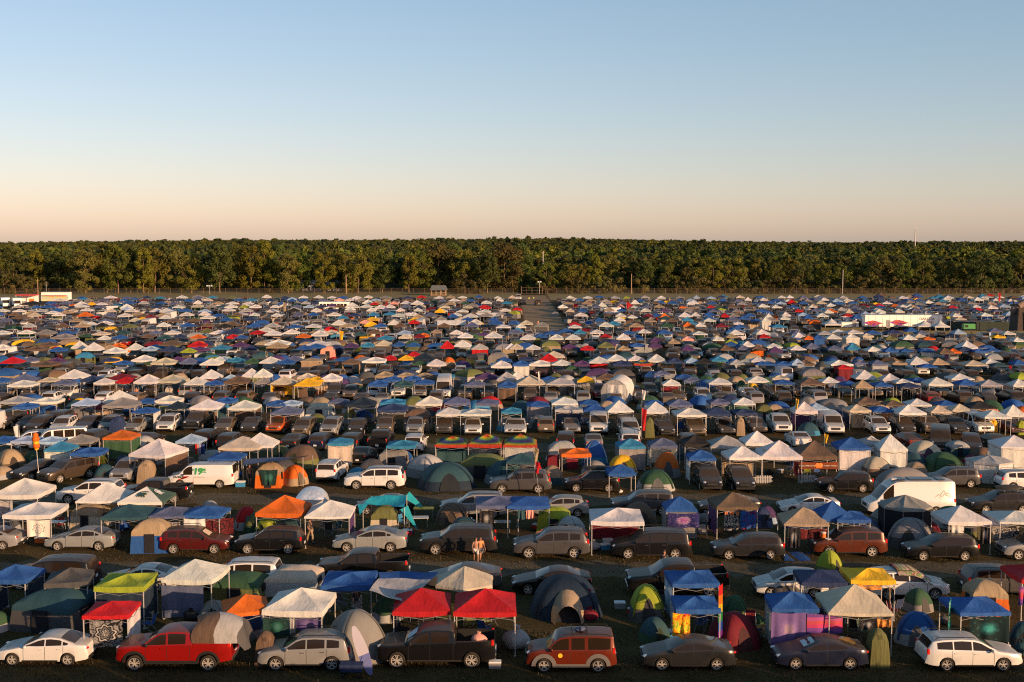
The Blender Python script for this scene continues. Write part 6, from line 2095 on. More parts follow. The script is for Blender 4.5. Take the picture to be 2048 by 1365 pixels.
roofbox('black suv carrying a black roof box', 'suv', 'black roof box on the black suv beside orange canopy')
roofbox('grey estate car carrying a black roof box', 'wagon', 'long black roof box on the grey estate car at the edge')
jug = MB().lathe([(.14, 0), (.17, .02), (.17, .36), (.13, .40), (.001, .41)], 12)
on_roof(cars_by['brown red suv with drink cooler on its hood'], 'large_suv', 1.75, 'drink_cooler', [('jug', jug, OCOL, COL['O'][1]), ('lid', MB().lathe([(.175, .36), (.175, .42), (.001, .44)], 12), OCOL, COL['W'][1])], 'round orange drink cooler on the brown red suv hood', 'cooler', .3)
on_roof(cars_by['brown red suv with drink cooler on its hood'], 'large_suv', 1.55, 'plate', [('plate', MB().lathe([(.001, .03), (.16, .03), (.2, .06), (.2, .075), (.001, .05)], 14), OCOL, COL['W'][1])], 'white plate on the brown red suv hood', 'plate', .75)
for xx in (-.05, -.75):
    ob('roof_bar', MB().box((0, 0, 0), (.05, 1.25, .05)).box((0, .5, -.04), (.04, .05, .08)).box((0, -.5, -.04), (.04, .05, .08)).mesh('roof_bar', PLASTIC), elem, None, (xx, 0, 1.87))
on_roof(elem, 'boxy_car', -.45, 'cloth_bundle', [('cloth', MB().ball((0, 0, .08), (.28, .2, .12), 10, 6), FAB, COL['S'][1]), ('strap', MB().box((0, 0, .1), (.06, .42, .2)), PLASTIC, None)], 'blue cloth bundle on the copper red boxy car roof', 'cloth', .1)
ob('sticker', MB().lathe([(.001, 0), (.11, 0), (.11, .012), (.001, .012)], 14, 'y').mesh('sticker', simple('yellow_sticker', (.7, .42, .02), .5)), elem, None, (.55, .912, .86))
for a in elem.children:
    if a.name.split('.')[0] in ('front_bumper', 'rear_bumper'):
        a.data = a.data.copy()
def cladding(car_o, kind, mat, w=.20, lift=0.0):
    sp = SPEC[kind]
    clad = MB()
    ra = sp['rw'] * 1.17
    for ax in sp['ax']:
        P = []
        for k in range(11):
            t = math.pi * k / 10
            P.append([(ax + (ra + w * j) * math.cos(t), sp['W'] / 2 + .022 - .016 * j, sp['rw'] + lift + (ra + w * j) * math.sin(t)) for j in (0, 1)])
        clad.grid(P)
        clad.grid([[(x, -y, z) for x, y, z in r] for r in P][::-1])
    for y in (sp['W'] / 2 + .004, -sp['W'] / 2 - .004):
        clad.box(((sp['ax'][0] + sp['ax'][1]) / 2, y, sp['zb'] + lift + .09), (sp['ax'][0] - sp['ax'][1] - ra * 2, .02, .16))
    ob('cladding', clad.mesh('cladding', mat, 60), car_o)
cladding(elem, 'boxy_car', GREYPLASTIC)
cladding(ram, 'pickup_truck', PLASTIC, .12, .06)
# painted cloth over the white suv
z0 = 1.72
P = []
for i in range(9):
    xx = -.75 + 1.95 * i / 8
    zt = lerp_tab(SPEC['suv']['top'], xx) + .03
    P.append([(xx, yy, zt - (.10 + .4 * (abs(yy) - .6)) * (abs(yy) > .55)) for yy in (-.98, -.8, -.55, -.2, .2, .55, .8, .98)])
me = MB().grid(P).mesh('painted_cloth', PAT['multi'], 60)
o = ob('painted_cloth', me, None, None, merc.location, merc.rotation_euler.z)
thing(o, 'green and red painted cloth spread over white suv windscreen', 'cloth', label='green and red painted cloth spread over the white suv windscreen')
# windscreen shades
def shade(dkey, kind, desc, col=(.42, .55, .58), side=.3):
    c_ = cars_by[dkey]; sp = SPEC[kind]
    a, b = sp['ws']
    xa, xb = a - (a - b) * .18, a - (a - b) * .82
    za, zb_ = lerp_tab(sp['top'], xa) + .02, lerp_tab(sp['top'], xb) + .02
    ob('sun_shade', MB().grid([[(xa, y, za - .03 * abs(y)), (xb, y * .9, zb_ - .03 * abs(y))] for y in (side - .55, side - .2, side + .1, side + .3)]).mesh('sun_shade', OCOL), c_, col)
shade('dark navy sedan with pale windscreen shade', 'coupe', '', side=.25)
shade('black crew cab pickup with an open bed', 'pickup_truck', '', side=.25)
shade('maroon suv with a paper shade in its windscreen', 'suv', '', (.5, .38, .28), .1)
# truck tent on the red pickup bed
x, y = ram.location.x, ram.location.y
tt = empty('truck_tent', (x + 1.95, y, 0))
P = []
for i in range(9):
    t = i / 8
    P.append([(-1.0 + 2.15 * t + .1 * math.sin(j), .93 * math.cos(math.pi * j / 12) * (1 + .05 * math.sin(3 * t)), 1.38 + (1.18 - .30 * (2 * t - .9) ** 2) * math.sin(math.pi * j / 12) ** .8) for j in range(13)])
ob('cover', MB().grid(P[4:]).mesh('cover', FAB, 50), tt, COL['H'][1])
ob('side_flap', MB().grid(P[:5]).mesh('side_flap', FAB, 50), tt, COL['F'][1])
ob('end_wall', MB().grid([[(P[8][j][0] + .35 * (1 - i / 3), P[8][j][1], 1.0 + (P[8][j][2] - 1.0) * i / 3) for j in range(13)] for i in range(4)]).mesh('end_wall', FAB, 50), tt, COL['U'][1])
thing(tt, 'grey and brown tent pitched on the red pickup bed', 'tent', label='grey and brown tent pitched on the red pickup bed')
# tarps
b1 = at_y(A2.X(970), A2.Y(250), 62.5); b2 = at_y(A2.X(1445), A2.Y(252), 62.5); b3 = at_y(A2.X(1385), A2.Y(318), 59.5); b4 = at_y(A2.X(985), A2.Y(325), 59.5)
put_tarp([b4, b3, b2, b1], 'B', 'bright blue tarp stretched between blue canopy and cream gazebo', sagz=.3)
g1 = at_y(A2.X(972), A2.Y(300), 59.3); g2 = at_y(A2.X(1390), A2.Y(312), 59.3); g3 = at_y(A2.X(1180), A2.Y(495), 55.0); g4 = at_y(A2.X(900), A2.Y(400), 56.0)
put_tarp([g4, g3, g2, g1], 'H', 'grey tarp sagging from the blue tarp to the red canopy', sagz=.35)
# turquoise shade tarp with long guyed corners
ty = at(B2.X(1060), B2.Y(775), 1.9).y
P4 = [at_y(B2.X(915), B2.Y(680), ty + 3.0), at_y(B2.X(1195), B2.Y(670), ty + 3.0), at_y(B2.X(1175), B2.Y(770), ty + .6), at_y(B2.X(850), B2.Y(745), ty + .3)]
put_tarp([P4[3], P4[2], P4[1], P4[0]], 'K', 'turquoise beach shade tarp pulled out by guy lines', sagz=.35)
THINGS[-1]['o'].color = (.02, .34, .45, 1)
tarp = THINGS[-1]['o']
for (a, b, c) in ((P4[3], at_y(B2.X(825), B2.Y(830), ty - 1.2), .35), (P4[2], at(B2.X(1285), B2.Y(955), 0.02), .3), (P4[1], at(B2.X(1370), B2.Y(812), .02), .3)):
    a = a - Vector((tarp.location.x, tarp.location.y, 0)); b = Vector(b) - Vector((tarp.location.x, tarp.location.y, 0))
    d_ = (b - a).cross(Vector((0, -1, .3))).normalized() * c
    ob('corner_strap', MB().add([a + d_, a - d_, b], [(0, 1, 2)]).mesh('corner_strap', FAB), tarp, (.02, .34, .45))
for q in P4:
    ob('pole', MB().tube((q.x - tarp.location.x, q.y - tarp.location.y, 0), (q.x - tarp.location.x, q.y - tarp.location.y, q.z), .025, .025, 6).mesh('pole', METAL_W), tarp)
# grey awning over the orange tent
ay = at(B2.X(200), B2.Y(620), 0).y
aw = put_tarp([at_y(B1.X(1915), B1.Y(440), ay - .2), at_y(B2.X(420), B2.Y(360), ay - .6), at_y(B2.X(400), B2.Y(368), ay + 2.4), at_y(B1.X(1920), B1.Y(385), ay + 2.6)], 'S', 'grey blue awning over the orange cabin tent', sagz=.15)
for px_, yb_, yt_ in ((B2.X(378), B2.Y(605), B2.Y(375)), (B2.X(455), B2.Y(525), B2.Y(360)), (B1.X(1915), B1.Y(585), B1.Y(440))):
    p_ = at(px_, yb_, 0); q_ = at_y(px_, yt_, p_.y)
    ob('pole', MB().tube((p_.x - aw.location.x, p_.y - aw.location.y, 0), (q_.x - aw.location.x, p_.y - aw.location.y, q_.z), .025, .025, 6).mesh('pole', METAL_W), aw)
# blue ground tarps, rainbow flag, tables, coolers, chairs, bags
for (xa, xb, ya, yb, c_, d_) in ((160, 365, 95, 168, 'B', 'blue ground sheet beside the brown red suv'),):
    p_ = at(A4.X(xa), A4.Y(yb), .02); q_ = at(A4.X(xb), A4.Y(yb), .02); r_ = at(A4.X(xb), A4.Y(ya), .02); s_ = at(A4.X(xa), A4.Y(ya), .02)
    put_tarp([p_, q_, r_, s_], c_, d_, 'ground_sheet', 0.0)
put_flag(A3.X(640), A3.Y(385), A3.X(655), A3.Y(600), 'slanted pole with rainbow flag beside dark teal tent', [(.0, .42, .9, 'R', 'rainbow', -1)])
table(at(B2.X(1285), B2.Y(925), 0), .1, 'H', 'grey folding table beside turquoise shade tarp')
table(at(B2.X(1330), B2.Y(850), 0), 0, 'Y', 'yellow topped folding table behind the grey table')
table(at(B2.X(1930), B2.Y(960), 0), 0, 'H', 'folding table under the slate canopy')
table(at(B1.X(430), B1.Y(960), 0), 0, 'W', 'white folding table under white canopy')
cooler(at(A3.X(-20), A3.Y(170), 0), .4, 'K', 'blue cooler in front of black minivan') if False else cooler(at(B3.X(745), B3.Y(1100), 0), .3, 'K', 'light blue cooler in front of the black minivan')
cooler(at(B3.X(770), B3.Y(1060), 0), .1, 'W', 'white cooler beside the light blue cooler')
cooler(at(B1.X(1895), B1.Y(605), 0), 0, 'K', 'turquoise cooler behind the white rental van', 1.2)
cooler(at(B2.X(1200), B2.Y(985), 0), .2, 'R', 'red cooler under turquoise shade tarp')
cooler(at(A2.X(1890), A2.Y(1010), 0), 0, 'E', 'grey cooler behind black pickup bumper', .9)
cooler(at(B1.X(320), B1.Y(1045), 0), 0, 'O', 'orange cooler between two silver sedans')
cooler(at(A3.X(1270), A3.Y(770), 0), 0, 'K', 'blue cooler under tie-dye cloth')
bag(at(A3.X(50), A3.Y(855), 0), 'H', 'large clear storage bag by the red canopy leg', 2.0)
bag(at(B3.X(660), B3.Y(1105), 0), 'H', 'pale rubbish bag behind the grey suv', 1.2)
bag(at(B3.X(1540), B3.Y(890), 0), 'E', 'grey bag heap left of the brown canopy', 1.5)
bag(at(A2.X(1760), A2.Y(825), .95), 'Q', 'red and white bag in the black pickup bed', 1.1)
bag(at(A2.X(1140), A2.Y(760), 0), 'D', 'black bag beneath the red canopy', 1.2)
bag(at(A1.X(1500), A1.Y(640), 0), 'D', 'black backpack hung by grey blue sheet', 1.2)
bag(at(B2.X(1700), B2.Y(910), 0), 'L', 'pale blue bag behind brown dome', 1.0)
bag(at(B3.X(870), B3.Y(655), 0), 'W', 'white litter bag behind black suv', .5)
bag(at(A4.X(2035), A4.Y(905), 0), 'T', 'teal bag at the picture edge', 1.3)
for (cr, x_, y_, c_, d_) in ((A1, 1640, 700, 'D', 'black folding chair by hanging sheet'), (A2, 690, 560, 'U', 'grey folding chair under blue canopy'), (A2, 800, 580, 'W', 'white folding chair under blue canopy'),
        (A3, 1500, 720, 'N', 'navy folding chair under tie-dye canopy'), (A3, 1560, 700, 'D', 'black folding chair behind tie-dye cloth'), (A3, 1600, 660, 'G', 'green folding chair beside rainbow cloth'),
        (A2, 1250, 690, 'D', 'black folding chair below first red canopy'), (A2, 1700, 660, 'W', 'white folding chair below second red canopy'), (A2, 1860, 680, 'U', 'grey folding chair below second red canopy'),
        (A4, 790, 780, 'G', 'green folding chair under cream canopy'), (A4, 700, 770, 'D', 'black folding chair under cream canopy'), (B2, 540, 960, 'U', 'grey folding chair under white canopy'), (B2, 580, 1000, 'D', 'black folding chair under white canopy'),
        (B2, 640, 980, 'T', 'teal folding chair under white canopy'), (B2, 1160, 930, 'K', 'sky blue folding chair near turquoise tarp'), (B1, 200, 1040, 'P', 'purple folding chair by sun sheet'), (B1, 470, 960, 'M', 'maroon folding chair by white table'),
        (B3, 1500, 560, 'D', 'black folding chair by low orange canopy'), (B2, 1480, 400, 'U', 'grey folding chair under first rainbow canopy'), (B2, 1580, 405, 'B', 'blue folding chair under first rainbow canopy'),
        (B4, 340, 530, 'I', 'lime folding chair under banner canopy'), (B4, 430, 530, 'B', 'blue folding chair under banner canopy'), (B4, 1520, 1000, 'D', 'black folding chair under white canopy'), (B1, 1330, 450, 'F', 'brown folding chair under bright white canopy'),
        (A3, 600, 600, 'U', 'dark folding chair beside rainbow flag'), (A1, 460, 450, 'D', 'black folding chair under charcoal canopy')):
    chair(at(cr.X(x_), cr.Y(y_), 0), random.uniform(-1, 1), c_, d_)
# white picket fence in two stretches
def picket(xa, xb, y, desc):
    p_, q_ = at(xa, y, 0), at(xb, y, 0)
    L = (q_ - p_).length
    o = empty('picket_fence', p_, math.atan2(q_.y - p_.y, q_.x - p_.x))
    pk = MB().box((0, 0, .3), (.085, .02, .6)).add([(-.0425, -.01, .6), (.0425, -.01, .6), (0, -.01, .68), (-.0425, .01, .6), (.0425, .01, .6), (0, .01, .68)], [(0, 1, 2), (5, 4, 3), (0, 2, 5, 3), (1, 4, 5, 2)]).mesh('picket', METAL_W)
    n = int(L / .145)
    for i in range(n):
        ob('picket', pk, o, None, (i * .145 + .07, 0, 0))
    ob('rail', MB().box((L / 2, .02, .18), (L, .02, .06)).box((L / 2, .02, .48), (L, .02, .06)).mesh('rail', METAL_W), o)
    thing(o, desc, 'fence', label=desc)
picket(B3.X(1898), B4.X(68), B3.Y(578), 'low white picket fence beside the black suv')
picket(B4.X(270), B4.X(415), B4.Y(572), 'short white picket fence below the lettered banner')
# ------------------------------------------------------------------ the middle rows, read off the photo piece by piece
KINDS = {'se': 'sedan', 'su': 'suv', 'ls': 'large_suv', 'wa': 'wagon', 'ha': 'hatchback', 'bx': 'boxy_car', 'mv': 'minivan', 'pk': 'pickup_truck', 'cv': 'cargo_van', 'pv': 'passenger_van', 'cp': 'camper_van', 'dv': 'delivery_van'}
def read(crop, text, lod):
    for ln in text.strip().split(';'):
        w = ln.split()
        if not w:
            continue
        k, col = w[0], w[1]
        v = [float(q) for q in w[2:6] if q.lstrip('-').replace('.', '').isdigit()]
        ex = w[2 + len(v):]
        if k == 'c':
            x0, x1, yp, ye = v
            put_canopy(crop.X(x0), crop.X(x1), crop.Y(yp), crop.Y(ye), col, lod=lod, walls=ex[0] if ex else '', wallcol=ex[1] if len(ex) > 1 else 'H')
        elif k == 't':
            x0, x1, yt, yb = v
            put_dome(crop.X(x0), crop.X(x1), crop.Y(yt), crop.Y(yb), col, ex[0] if ex else None, lod=lod)
        elif k == 'b':
            x0, x1, yt, yb = v
            put_cabin(crop.X(x0), crop.X(x1), crop.Y(yt), crop.Y(yb), col, ex[0] if ex else 'E', lod=lod)
        elif k == 's':
            x0, x1, yt, yb = v
            put_shower(crop.X(x0), crop.X(x1), crop.Y(yt), crop.Y(yb), col)
        elif k in KINDS:
            x0, x1, base = v[:3]
            hd = {'r': 90, 'L': 180, 'R': 0}.get(ex[0], 270) if ex else 270
            crop.car(KINDS[k], col, x0, x1, base, hd + (random.uniform(-4, 4) if hd in (90, 270) else 0), lod)
# row of cars facing the lane, and the plots behind it
read(C1, '''ls U -30 190 705; se U 120 370 722; ls D 325 605 718; se N 590 820 732; wa Z 760 1005 742; s N 865 985 600 752; se Z 975 1195 745; su W 1215 1450 738; pk D 1445 1690 728; se A 1685 1880 745; se U 1890 2080 742;
c H 0 280 440 505; c W 230 515 450 505; c B 110 300 500 545; c L 560 810 460 520; c W 805 1085 395 500; c E 800 1130 450 535; c B 1035 1265 530 580 r W; c B 1090 1230 460 505; c W 1215 1450 440 500; c J 1300 1500 485 545; c W 1500 1780 470 550 r T; c B 1700 1860 450 500; c W 1795 2060 475 555 b F;
t B 280 490 515 620; b E 490 760 525 645; t A 1540 1690 548 640 O; t U 420 560 600 680''', 1)
read(C2, '''su O 100 275 750; su A 300 480 770; su Z 515 700 765; ha D 730 890 760; su A 955 1110 755; su Z 1190 1345 760; su E 1425 1570 757; su W 1645 1790 766; se W 1970 2100 757;
c S 115 395 520 590 r W; c B 90 270 475 522; c L 190 375 485 522; b C 390 640 497 610 W; t V 405 570 582 695 U; c S 575 745 465 505; c J 725 965 450 530; c K 980 1195 465 515; c N 960 1210 505 570; t B 780 930 555 650; b F 1165 1395 540 720 A; c W 1270 1485 440 520; c S 1485 1700 440 512; c W 1425 1630 535 600; c W 1615 1865 535 600 r L; c S 1740 1925 475 515; c K 1940 2100 525 582; t E 1900 2060 600 720 K; t V 700 800 540 660 E''', 1)
read(C3, '''se W 0 125 757; su A 205 355 748 r; se Z 415 545 748; dv W 612 778 757; su A 835 970 752; mv W 865 1010 790; ha D 1145 1280 768; mv A 1370 1515 768; se E 1625 1760 758; se A 1865 2010 745; s V 1060 1140 610 772; s A 1780 1850 605 757;
c B 130 310 475 530 flr E; c W 320 535 447 515 lr W; c B 540 700 465 515; c B 570 760 505 570; c W 745 970 470 572 lr H; c W 1040 1255 485 583; c B 1050 1215 468 520; c S 1225 1440 470 530; c W 1275 1545 530 607; c N 1510 1750 535 600; c N 1735 1945 540 595; c S 1550 1730 465 510; c W 1740 1940 455 515;
t E 150 310 590 700; c H 350 578 512 570 b S; t B 1310 1400 640 730; b V 1950 2060 510 660''', 1)
read(C4, '''pk W 5 225 752; su W 780 990 755; su U 985 1185 758; ls A 1170 1380 752; su D 1420 1570 762; pv W 1515 1785 753; se M 1830 2010 752;
t T 265 440 650 755 K; t N 500 680 560 690 S; s C 675 805 545 692; c W 205 425 482 582 bl P; t B 20 210 485 560; c L 340 485 500 560 r B; t E 420 660 470 540; t E 470 620 515 600; c C 620 840 510 572; c B 840 1000 520 572; t O 870 1065 578 680; c W 1000 1280 508 592; c W 1090 1320 458 525; c C 1275 1470 510 578; c C 1440 1635 500 567; c F 690 920 440 510; c F 930 1100 480 522; c B 1350 1510 480 522; c D 1555 1840 475 545; c W 1660 1950 545 622; c W 1850 2070 505 607; t O 1280 1350 588 680; s I 1990 2060 635 750; b A 0 160 508 610 A; s Y 1770 1830 620 730''', 1)
# next row of cars and its plots
read(C1, '''se A 25 165 445; se A 185 345 448; se E 330 470 462; ha W 475 645 466; ls U 660 820 450; ls A 785 970 472; se U 1020 1130 450; su F 1135 1300 460; s C 1300 1370 360 460; su Z 1410 1570 467 r; mv A 1570 1760 460; se E 1690 1860 470; su U 1875 2030 460;
c W 55 315 312 372; c S 75 315 268 330; c C 300 470 290 332; c W 460 710 235 308; c S 400 610 315 357; c N 630 820 275 332; c W 740 915 300 352; c M 840 1080 262 318; c R 920 1080 290 342; c W 1055 1280 265 347; c C 1230 1490 272 340; c W 1450 1650 285 357; c W 1570 1760 237 308; c L 1740 1900 265 322; c F 1760 1985 285 347 b A; c W 1905 2060 225 297; c B 1620 1770 315 357; c B -60 100 290 335;
t E 290 390 360 420; t E 900 1010 345 400 W''', 1)
read(C2, '''su A 135 250 462; ls D 550 715 472; su A 680 830 477; su W 885 995 467 r; pk W 1060 1195 472; su Z 1240 1360 467; cp W 1420 1560 472; su A 1610 1715 477; ls F 1770 1880 477; pk R 1920 2050 477; s F 335 415 370 462; t F 330 490 450 520;
c W 0 125 225 298; c E 0 140 295 347; c C 120 335 290 352 bl Y; c Y 305 530 295 367; c Y 420 545 290 330; c W 510 690 262 327; c C 350 470 265 312; b P 575 760 305 395 P; t K 735 860 280 330 F; c B 890 1055 315 367 r N; c T 1090 1250 315 372 l T; c A 945 1095 250 297; c B 1010 1160 285 327; c A 1125 1250 255 295; c B 1170 1310 280 322; c B 1255 1420 310 352; c A 1275 1390 255 297; c F 1340 1460 275 312; c K 1435 1575 258 302; c P 1730 1910 262 312; c S 1650 1815 318 367; c H 1905 2060 250 327; c B 1915 2060 325 377 b F; t G 780 860 360 420; t O 465 575 410 460''', 1)
read(C3, '''su A 95 225 500; se Z 280 400 472; se E 460 555 477; pk R 635 765 482; su D 1040 1155 462; se A 1245 1390 502; su W 1450 1580 503; su Z 1640 1760 482; se W 1815 1940 483;
c C 45 280 275 357; c W 0 105 250 312; c H 275 510 300 357 b H; c Y 525 670 280 337; c F 670 850 265 315; c B 255 360 285 325; c W 1190 1350 310 362 b M; c B 1295 1440 265 308; c S 1120 1260 240 278; c W 1540 1750 295 353; c W 1845 2048 280 338; t G 1790 1855 320 400; t Y 1865 1955 340 400 W; t V 1405 1480 350 430; s T 1130 1185 300 420; t G 520 590 380 440; c S 1380 1480 290 330''', 1)
read(C4, '''su E 0 155 477; su F 165 310 462; mv A 360 520 462; se U 545 690 457; su A 780 905 462; su U 905 1080 462; se F 1130 1250 462; su A 1290 1450 462; se D 1470 1620 457; su Z 1650 1800 467; wa U 1790 1995 467;
c B 60 240 310 352; c F 240 480 300 357; c W 420 600 283 342; c C 40 200 280 317; c B 600 740 320 362; c A 690 860 320 382; c B 830 1020 330 372; c W 900 1080 265 327; c W 1040 1140 305 347; c N 1040 1240 335 377; c W 1235 1490 293 362; c B 1150 1260 295 337; c B 1480 1700 300 360; c W 1420 1660 262 317; c H 1650 1885 305 367; c W 1950 2060 300 372; t T 130 245 358 420; t I 1400 1490 370 420; t B 1540 1700 335 410''', 1)
# smaller rows: one mesh each for cars
read(C1, '''su A 40 175 287; se W 170 300 290 L; se E 450 560 285; su F 600 740 287; se E 750 890 286; se W 920 1040 272; se A 1045 1140 275; ls U 1335 1500 278; su D 1480 1635 292; ls A 1720 1850 285; se A 1840 1950 272;
c R 0 205 130 187; c S 165 315 130 172; c F 225 480 165 212 b G; c P 360 525 135 182 r H; b K 580 760 98 200 V; c N 810 930 135 172; c B 890 1055 160 197; c W 1030 1235 123 174; c C 1190 1410 140 197; t L 1070 1190 183 235 B; c P 1360 1450 130 172; c S 1410 1570 140 192; c B 1510 1660 135 182; c W 1575 1760 150 202; c W 1680 1790 135 174; c L 1700 1830 125 172; c K 1790 1930 138 177; c G 1930 2048 140 187; t A 640 760 180 230; c J 100 280 178 215;
c W 560 700 5 72; c W 650 830 18 87; c A 800 930 40 77; c O 880 980 25 62; c W 815 1000 55 107; c W 985 1150 28 82; c L 1115 1255 50 87; c N 1265 1435 40 92; c F 1250 1460 0 47; c R 1475 1640 8 57; c K 1665 1830 38 77; c P 1820 1970 20 57; c I 1435 1540 65 102; c P 1500 1650 50 90; c B 390 535 55 92 lr J; c F 190 385 42 87; c F 300 480 15 52; c W -40 80 30 82; cv W -20 105 165; su A 110 235 137; pk W 1790 1900 140; su F 860 960 140; se A 1200 1300 150; su E 1350 1460 140; t V 1680 1780 72 120 A''', 2)
read(C2, '''ls D 155 260 267; su F 350 480 272; su M 545 650 267; ha Z 690 790 282 r; pk W 855 985 292; su U 1045 1135 277; su W 1205 1315 282; su A 1370 1470 267; su W 1575 1665 307; ls F 1725 1830 272; su U 1890 2000 277;
c W 35 215 135 187; c B 170 325 150 192; c S 235 375 125 165; c A 355 535 140 177 flr A; c B 630 775 130 167; c F 680 835 150 192 lr A; c W 840 1040 130 182 r K; c R 1010 1125 122 162; c Y 1125 1255 120 162; c R 1205 1300 95 132; c J 1250 1415 105 157; c W 1350 1510 150 207; c G 1245 1350 170 200; t O 1565 1680 145 190; t B 1585 1680 170 215 W; t M 1730 1850 165 235 W; c W 1855 2020 162 222; c B 1905 2025 135 177;
c W 75 285 0 45; c A 85 270 20 67; c B 320 460 38 77; c B 405 560 28 67; c W 400 600 8 45; b Q 505 645 48 145 Q; c P 690 830 20 62; c K 830 945 22 57; c C 945 1085 3 47; c B 1080 1195 15 52; c B 1190 1310 20 55; b B 1350 1505 25 95 B; c R 1460 1570 8 70; c W 1565 1705 3 57; c H 1700 1840 30 77 flr R; c W 1970 2070 30 75; t F 1065 1160 55 120; t V 1170 1320 45 100 E; t T 1415 1535 55 130; su F 90 190 132; su F 235 325 127; wa Z 370 480 142; su A 690 800 142; su F 815 940 147; se W 950 1030 142; su A 1420 1505 152; su W 1590 1680 152; su M 1720 1820 152; su Z 1860 1955 167''', 2)
read(C3, '''su U 45 140 285; mv M 195 290 302; se U 335 420 292; su F 540 635 282; su U 685 775 282; su W 1020 1115 307; mv F 1190 1290 290; su A 1370 1455 285; su U 1545 1635 287; su E 1665 1790 292; bx F 1835 1925 287;
c W 150 320 162 207; c R 230 375 108 172; c C 260 430 90 142; c W 325 485 150 202; c P 500 630 162 207; c W 615 785 135 187 b R; c W 755 915 115 167; c W 915 1065 125 167; c N 795 960 160 207; c X 960 1120 160 202; c W 1075 1230 115 177; c N 1240 1355 145 185; c L 1370 1500 135 182; c D 1450 1605 143 187; c K 1570 1720 125 172; c H 1720 1850 150 197; c W 1880 2020 133 177; c B 1920 2060 165 202; c B 20 155 165 207 f W; b G 440 520 215 280; b F 1150 1290 170 245; t U 1300 1420 178 240; c N 70 190 128 165;
c C 0 105 25 77; c W 125 240 38 77; t L 265 410 30 90 B; c P 410 530 30 70 l O; c R 550 665 45 82 r H; c V 685 820 18 62; t K 705 785 62 110; c A 840 945 40 82; t V 965 1070 55 110; c B 935 1060 25 55; c P 1085 1205 15 62; c A 1240 1340 -8 30; t V 1220 1330 70 120; c P 1350 1450 40 85; c F 1640 1760 40 85; c S 1780 1890 40 80; c F 1890 2020 35 85 b O; c B 1690 1800 15 50; c W 1810 1930 10 55; su A 440 520 140; su F 580 660 140; su F 690 760 140; se W 905 975 145; su A 1270 1350 140; su W 1420 1515 150; su A 1710 1800 150''', 2)
read(C4, '''su F 0 90 292; su E 150 260 302; se Z 300 415 302; dv W 1085 1325 290; su A 1320 1410 285; su U 1430 1550 270; se F 1570 1710 275; su E 1790 1920 285; su F 860 950 290; su U 980 1080 280;
c B 85 220 168 202; c F 235 400 160 202; c W 475 700 155 207; c R 560 690 190 230 flr M; c W 680 900 232 312; c S 690 820 160 197; c S 810 980 160 202 flr H; c A 980 1130 165 197; c W 1110 1300 130 197; c B 1205 1370 185 222; c A 1280 1460 140 197; c C 1520 1770 158 207; c W 1730 1840 152 192; c T 1780 1910 175 212; c B 1945 2060 155 200; t R 1880 1980 205 255; c B -20 80 165 202; c L 190 330 145 202;
c W 0 150 25 65; c P 30 150 50 100; c W 180 335 38 82; c S 300 450 25 70; c S 480 630 38 82; c K 630 765 28 82; c W 780 935 48 92; c B 920 1060 60 97; c B 1060 1170 65 97; c B 1200 1345 65 97 f W; c O 1425 1555 65 107 l P; c W 1505 1680 5 77; c F 1345 1500 60 112; c N 1500 1660 55 92; c B 1640 1750 65 100; c B 1740 1850 58 92; t V 480 580 130 172; t F 660 740 135 172; t E 360 450 80 130; su W 100 205 165; su A 215 320 155; su F 370 440 160; su A 590 680 160; su A 730 800 160; su W 870 980 160; se Z 1010 1090 150; su U 1390 1470 160; su F 1560 1700 170; su A 1850 1960 90; ls A 1010 1130 62; su U 1140 1230 72; wa W 900 1020 60''', 2)
# first of the far rows: the ones that catch the eye
read(D1, '''c F 95 230 705 740; c W 355 475 675 702; c A 480 585 672 697; c O 605 740 685 722; c A 1030 1150 680 715; c W 1255 1370 655 690; c W 945 1050 625 662; c W 585 695 593 640; c Y 685 760 607 632; c W 755 850 608 632; c M 1135 1240 710 740; c W 1250 1360 707 740; c W 1575 1700 710 740; c O 1495 1625 860 895; c T 1240 1365 865 900; c W 760 885 868 905; c G 605 740 857 885; c B 880 1010 865 900; c F 1110 1220 853 890; c E 405 610 853 900; c W 660 780 760 797; c W 760 895 755 792; c R 1785 1885 865 895; c W 1650 1805 825 862; c B 1845 1960 865 895; c F 1755 1900 760 795; c W 1765 1875 625 655; c W 1965 2060 625 655; c N 1360 1470 860 892; c W 1290 1430 830 862;
dv W 815 920 694 L; cp W 1110 1225 838; pk W 470 615 862 R; su W 1390 1500 850; su U 620 700 850; su F 690 780 850; su E 890 970 850; su U 990 1080 850; su F 1260 1370 845; wa Z 490 570 770; pk Z 370 460 835; t R 60 150 840 885; t V 740 890 790 860; b F 300 405 855 915; cp W 1280 1390 775''', 2)
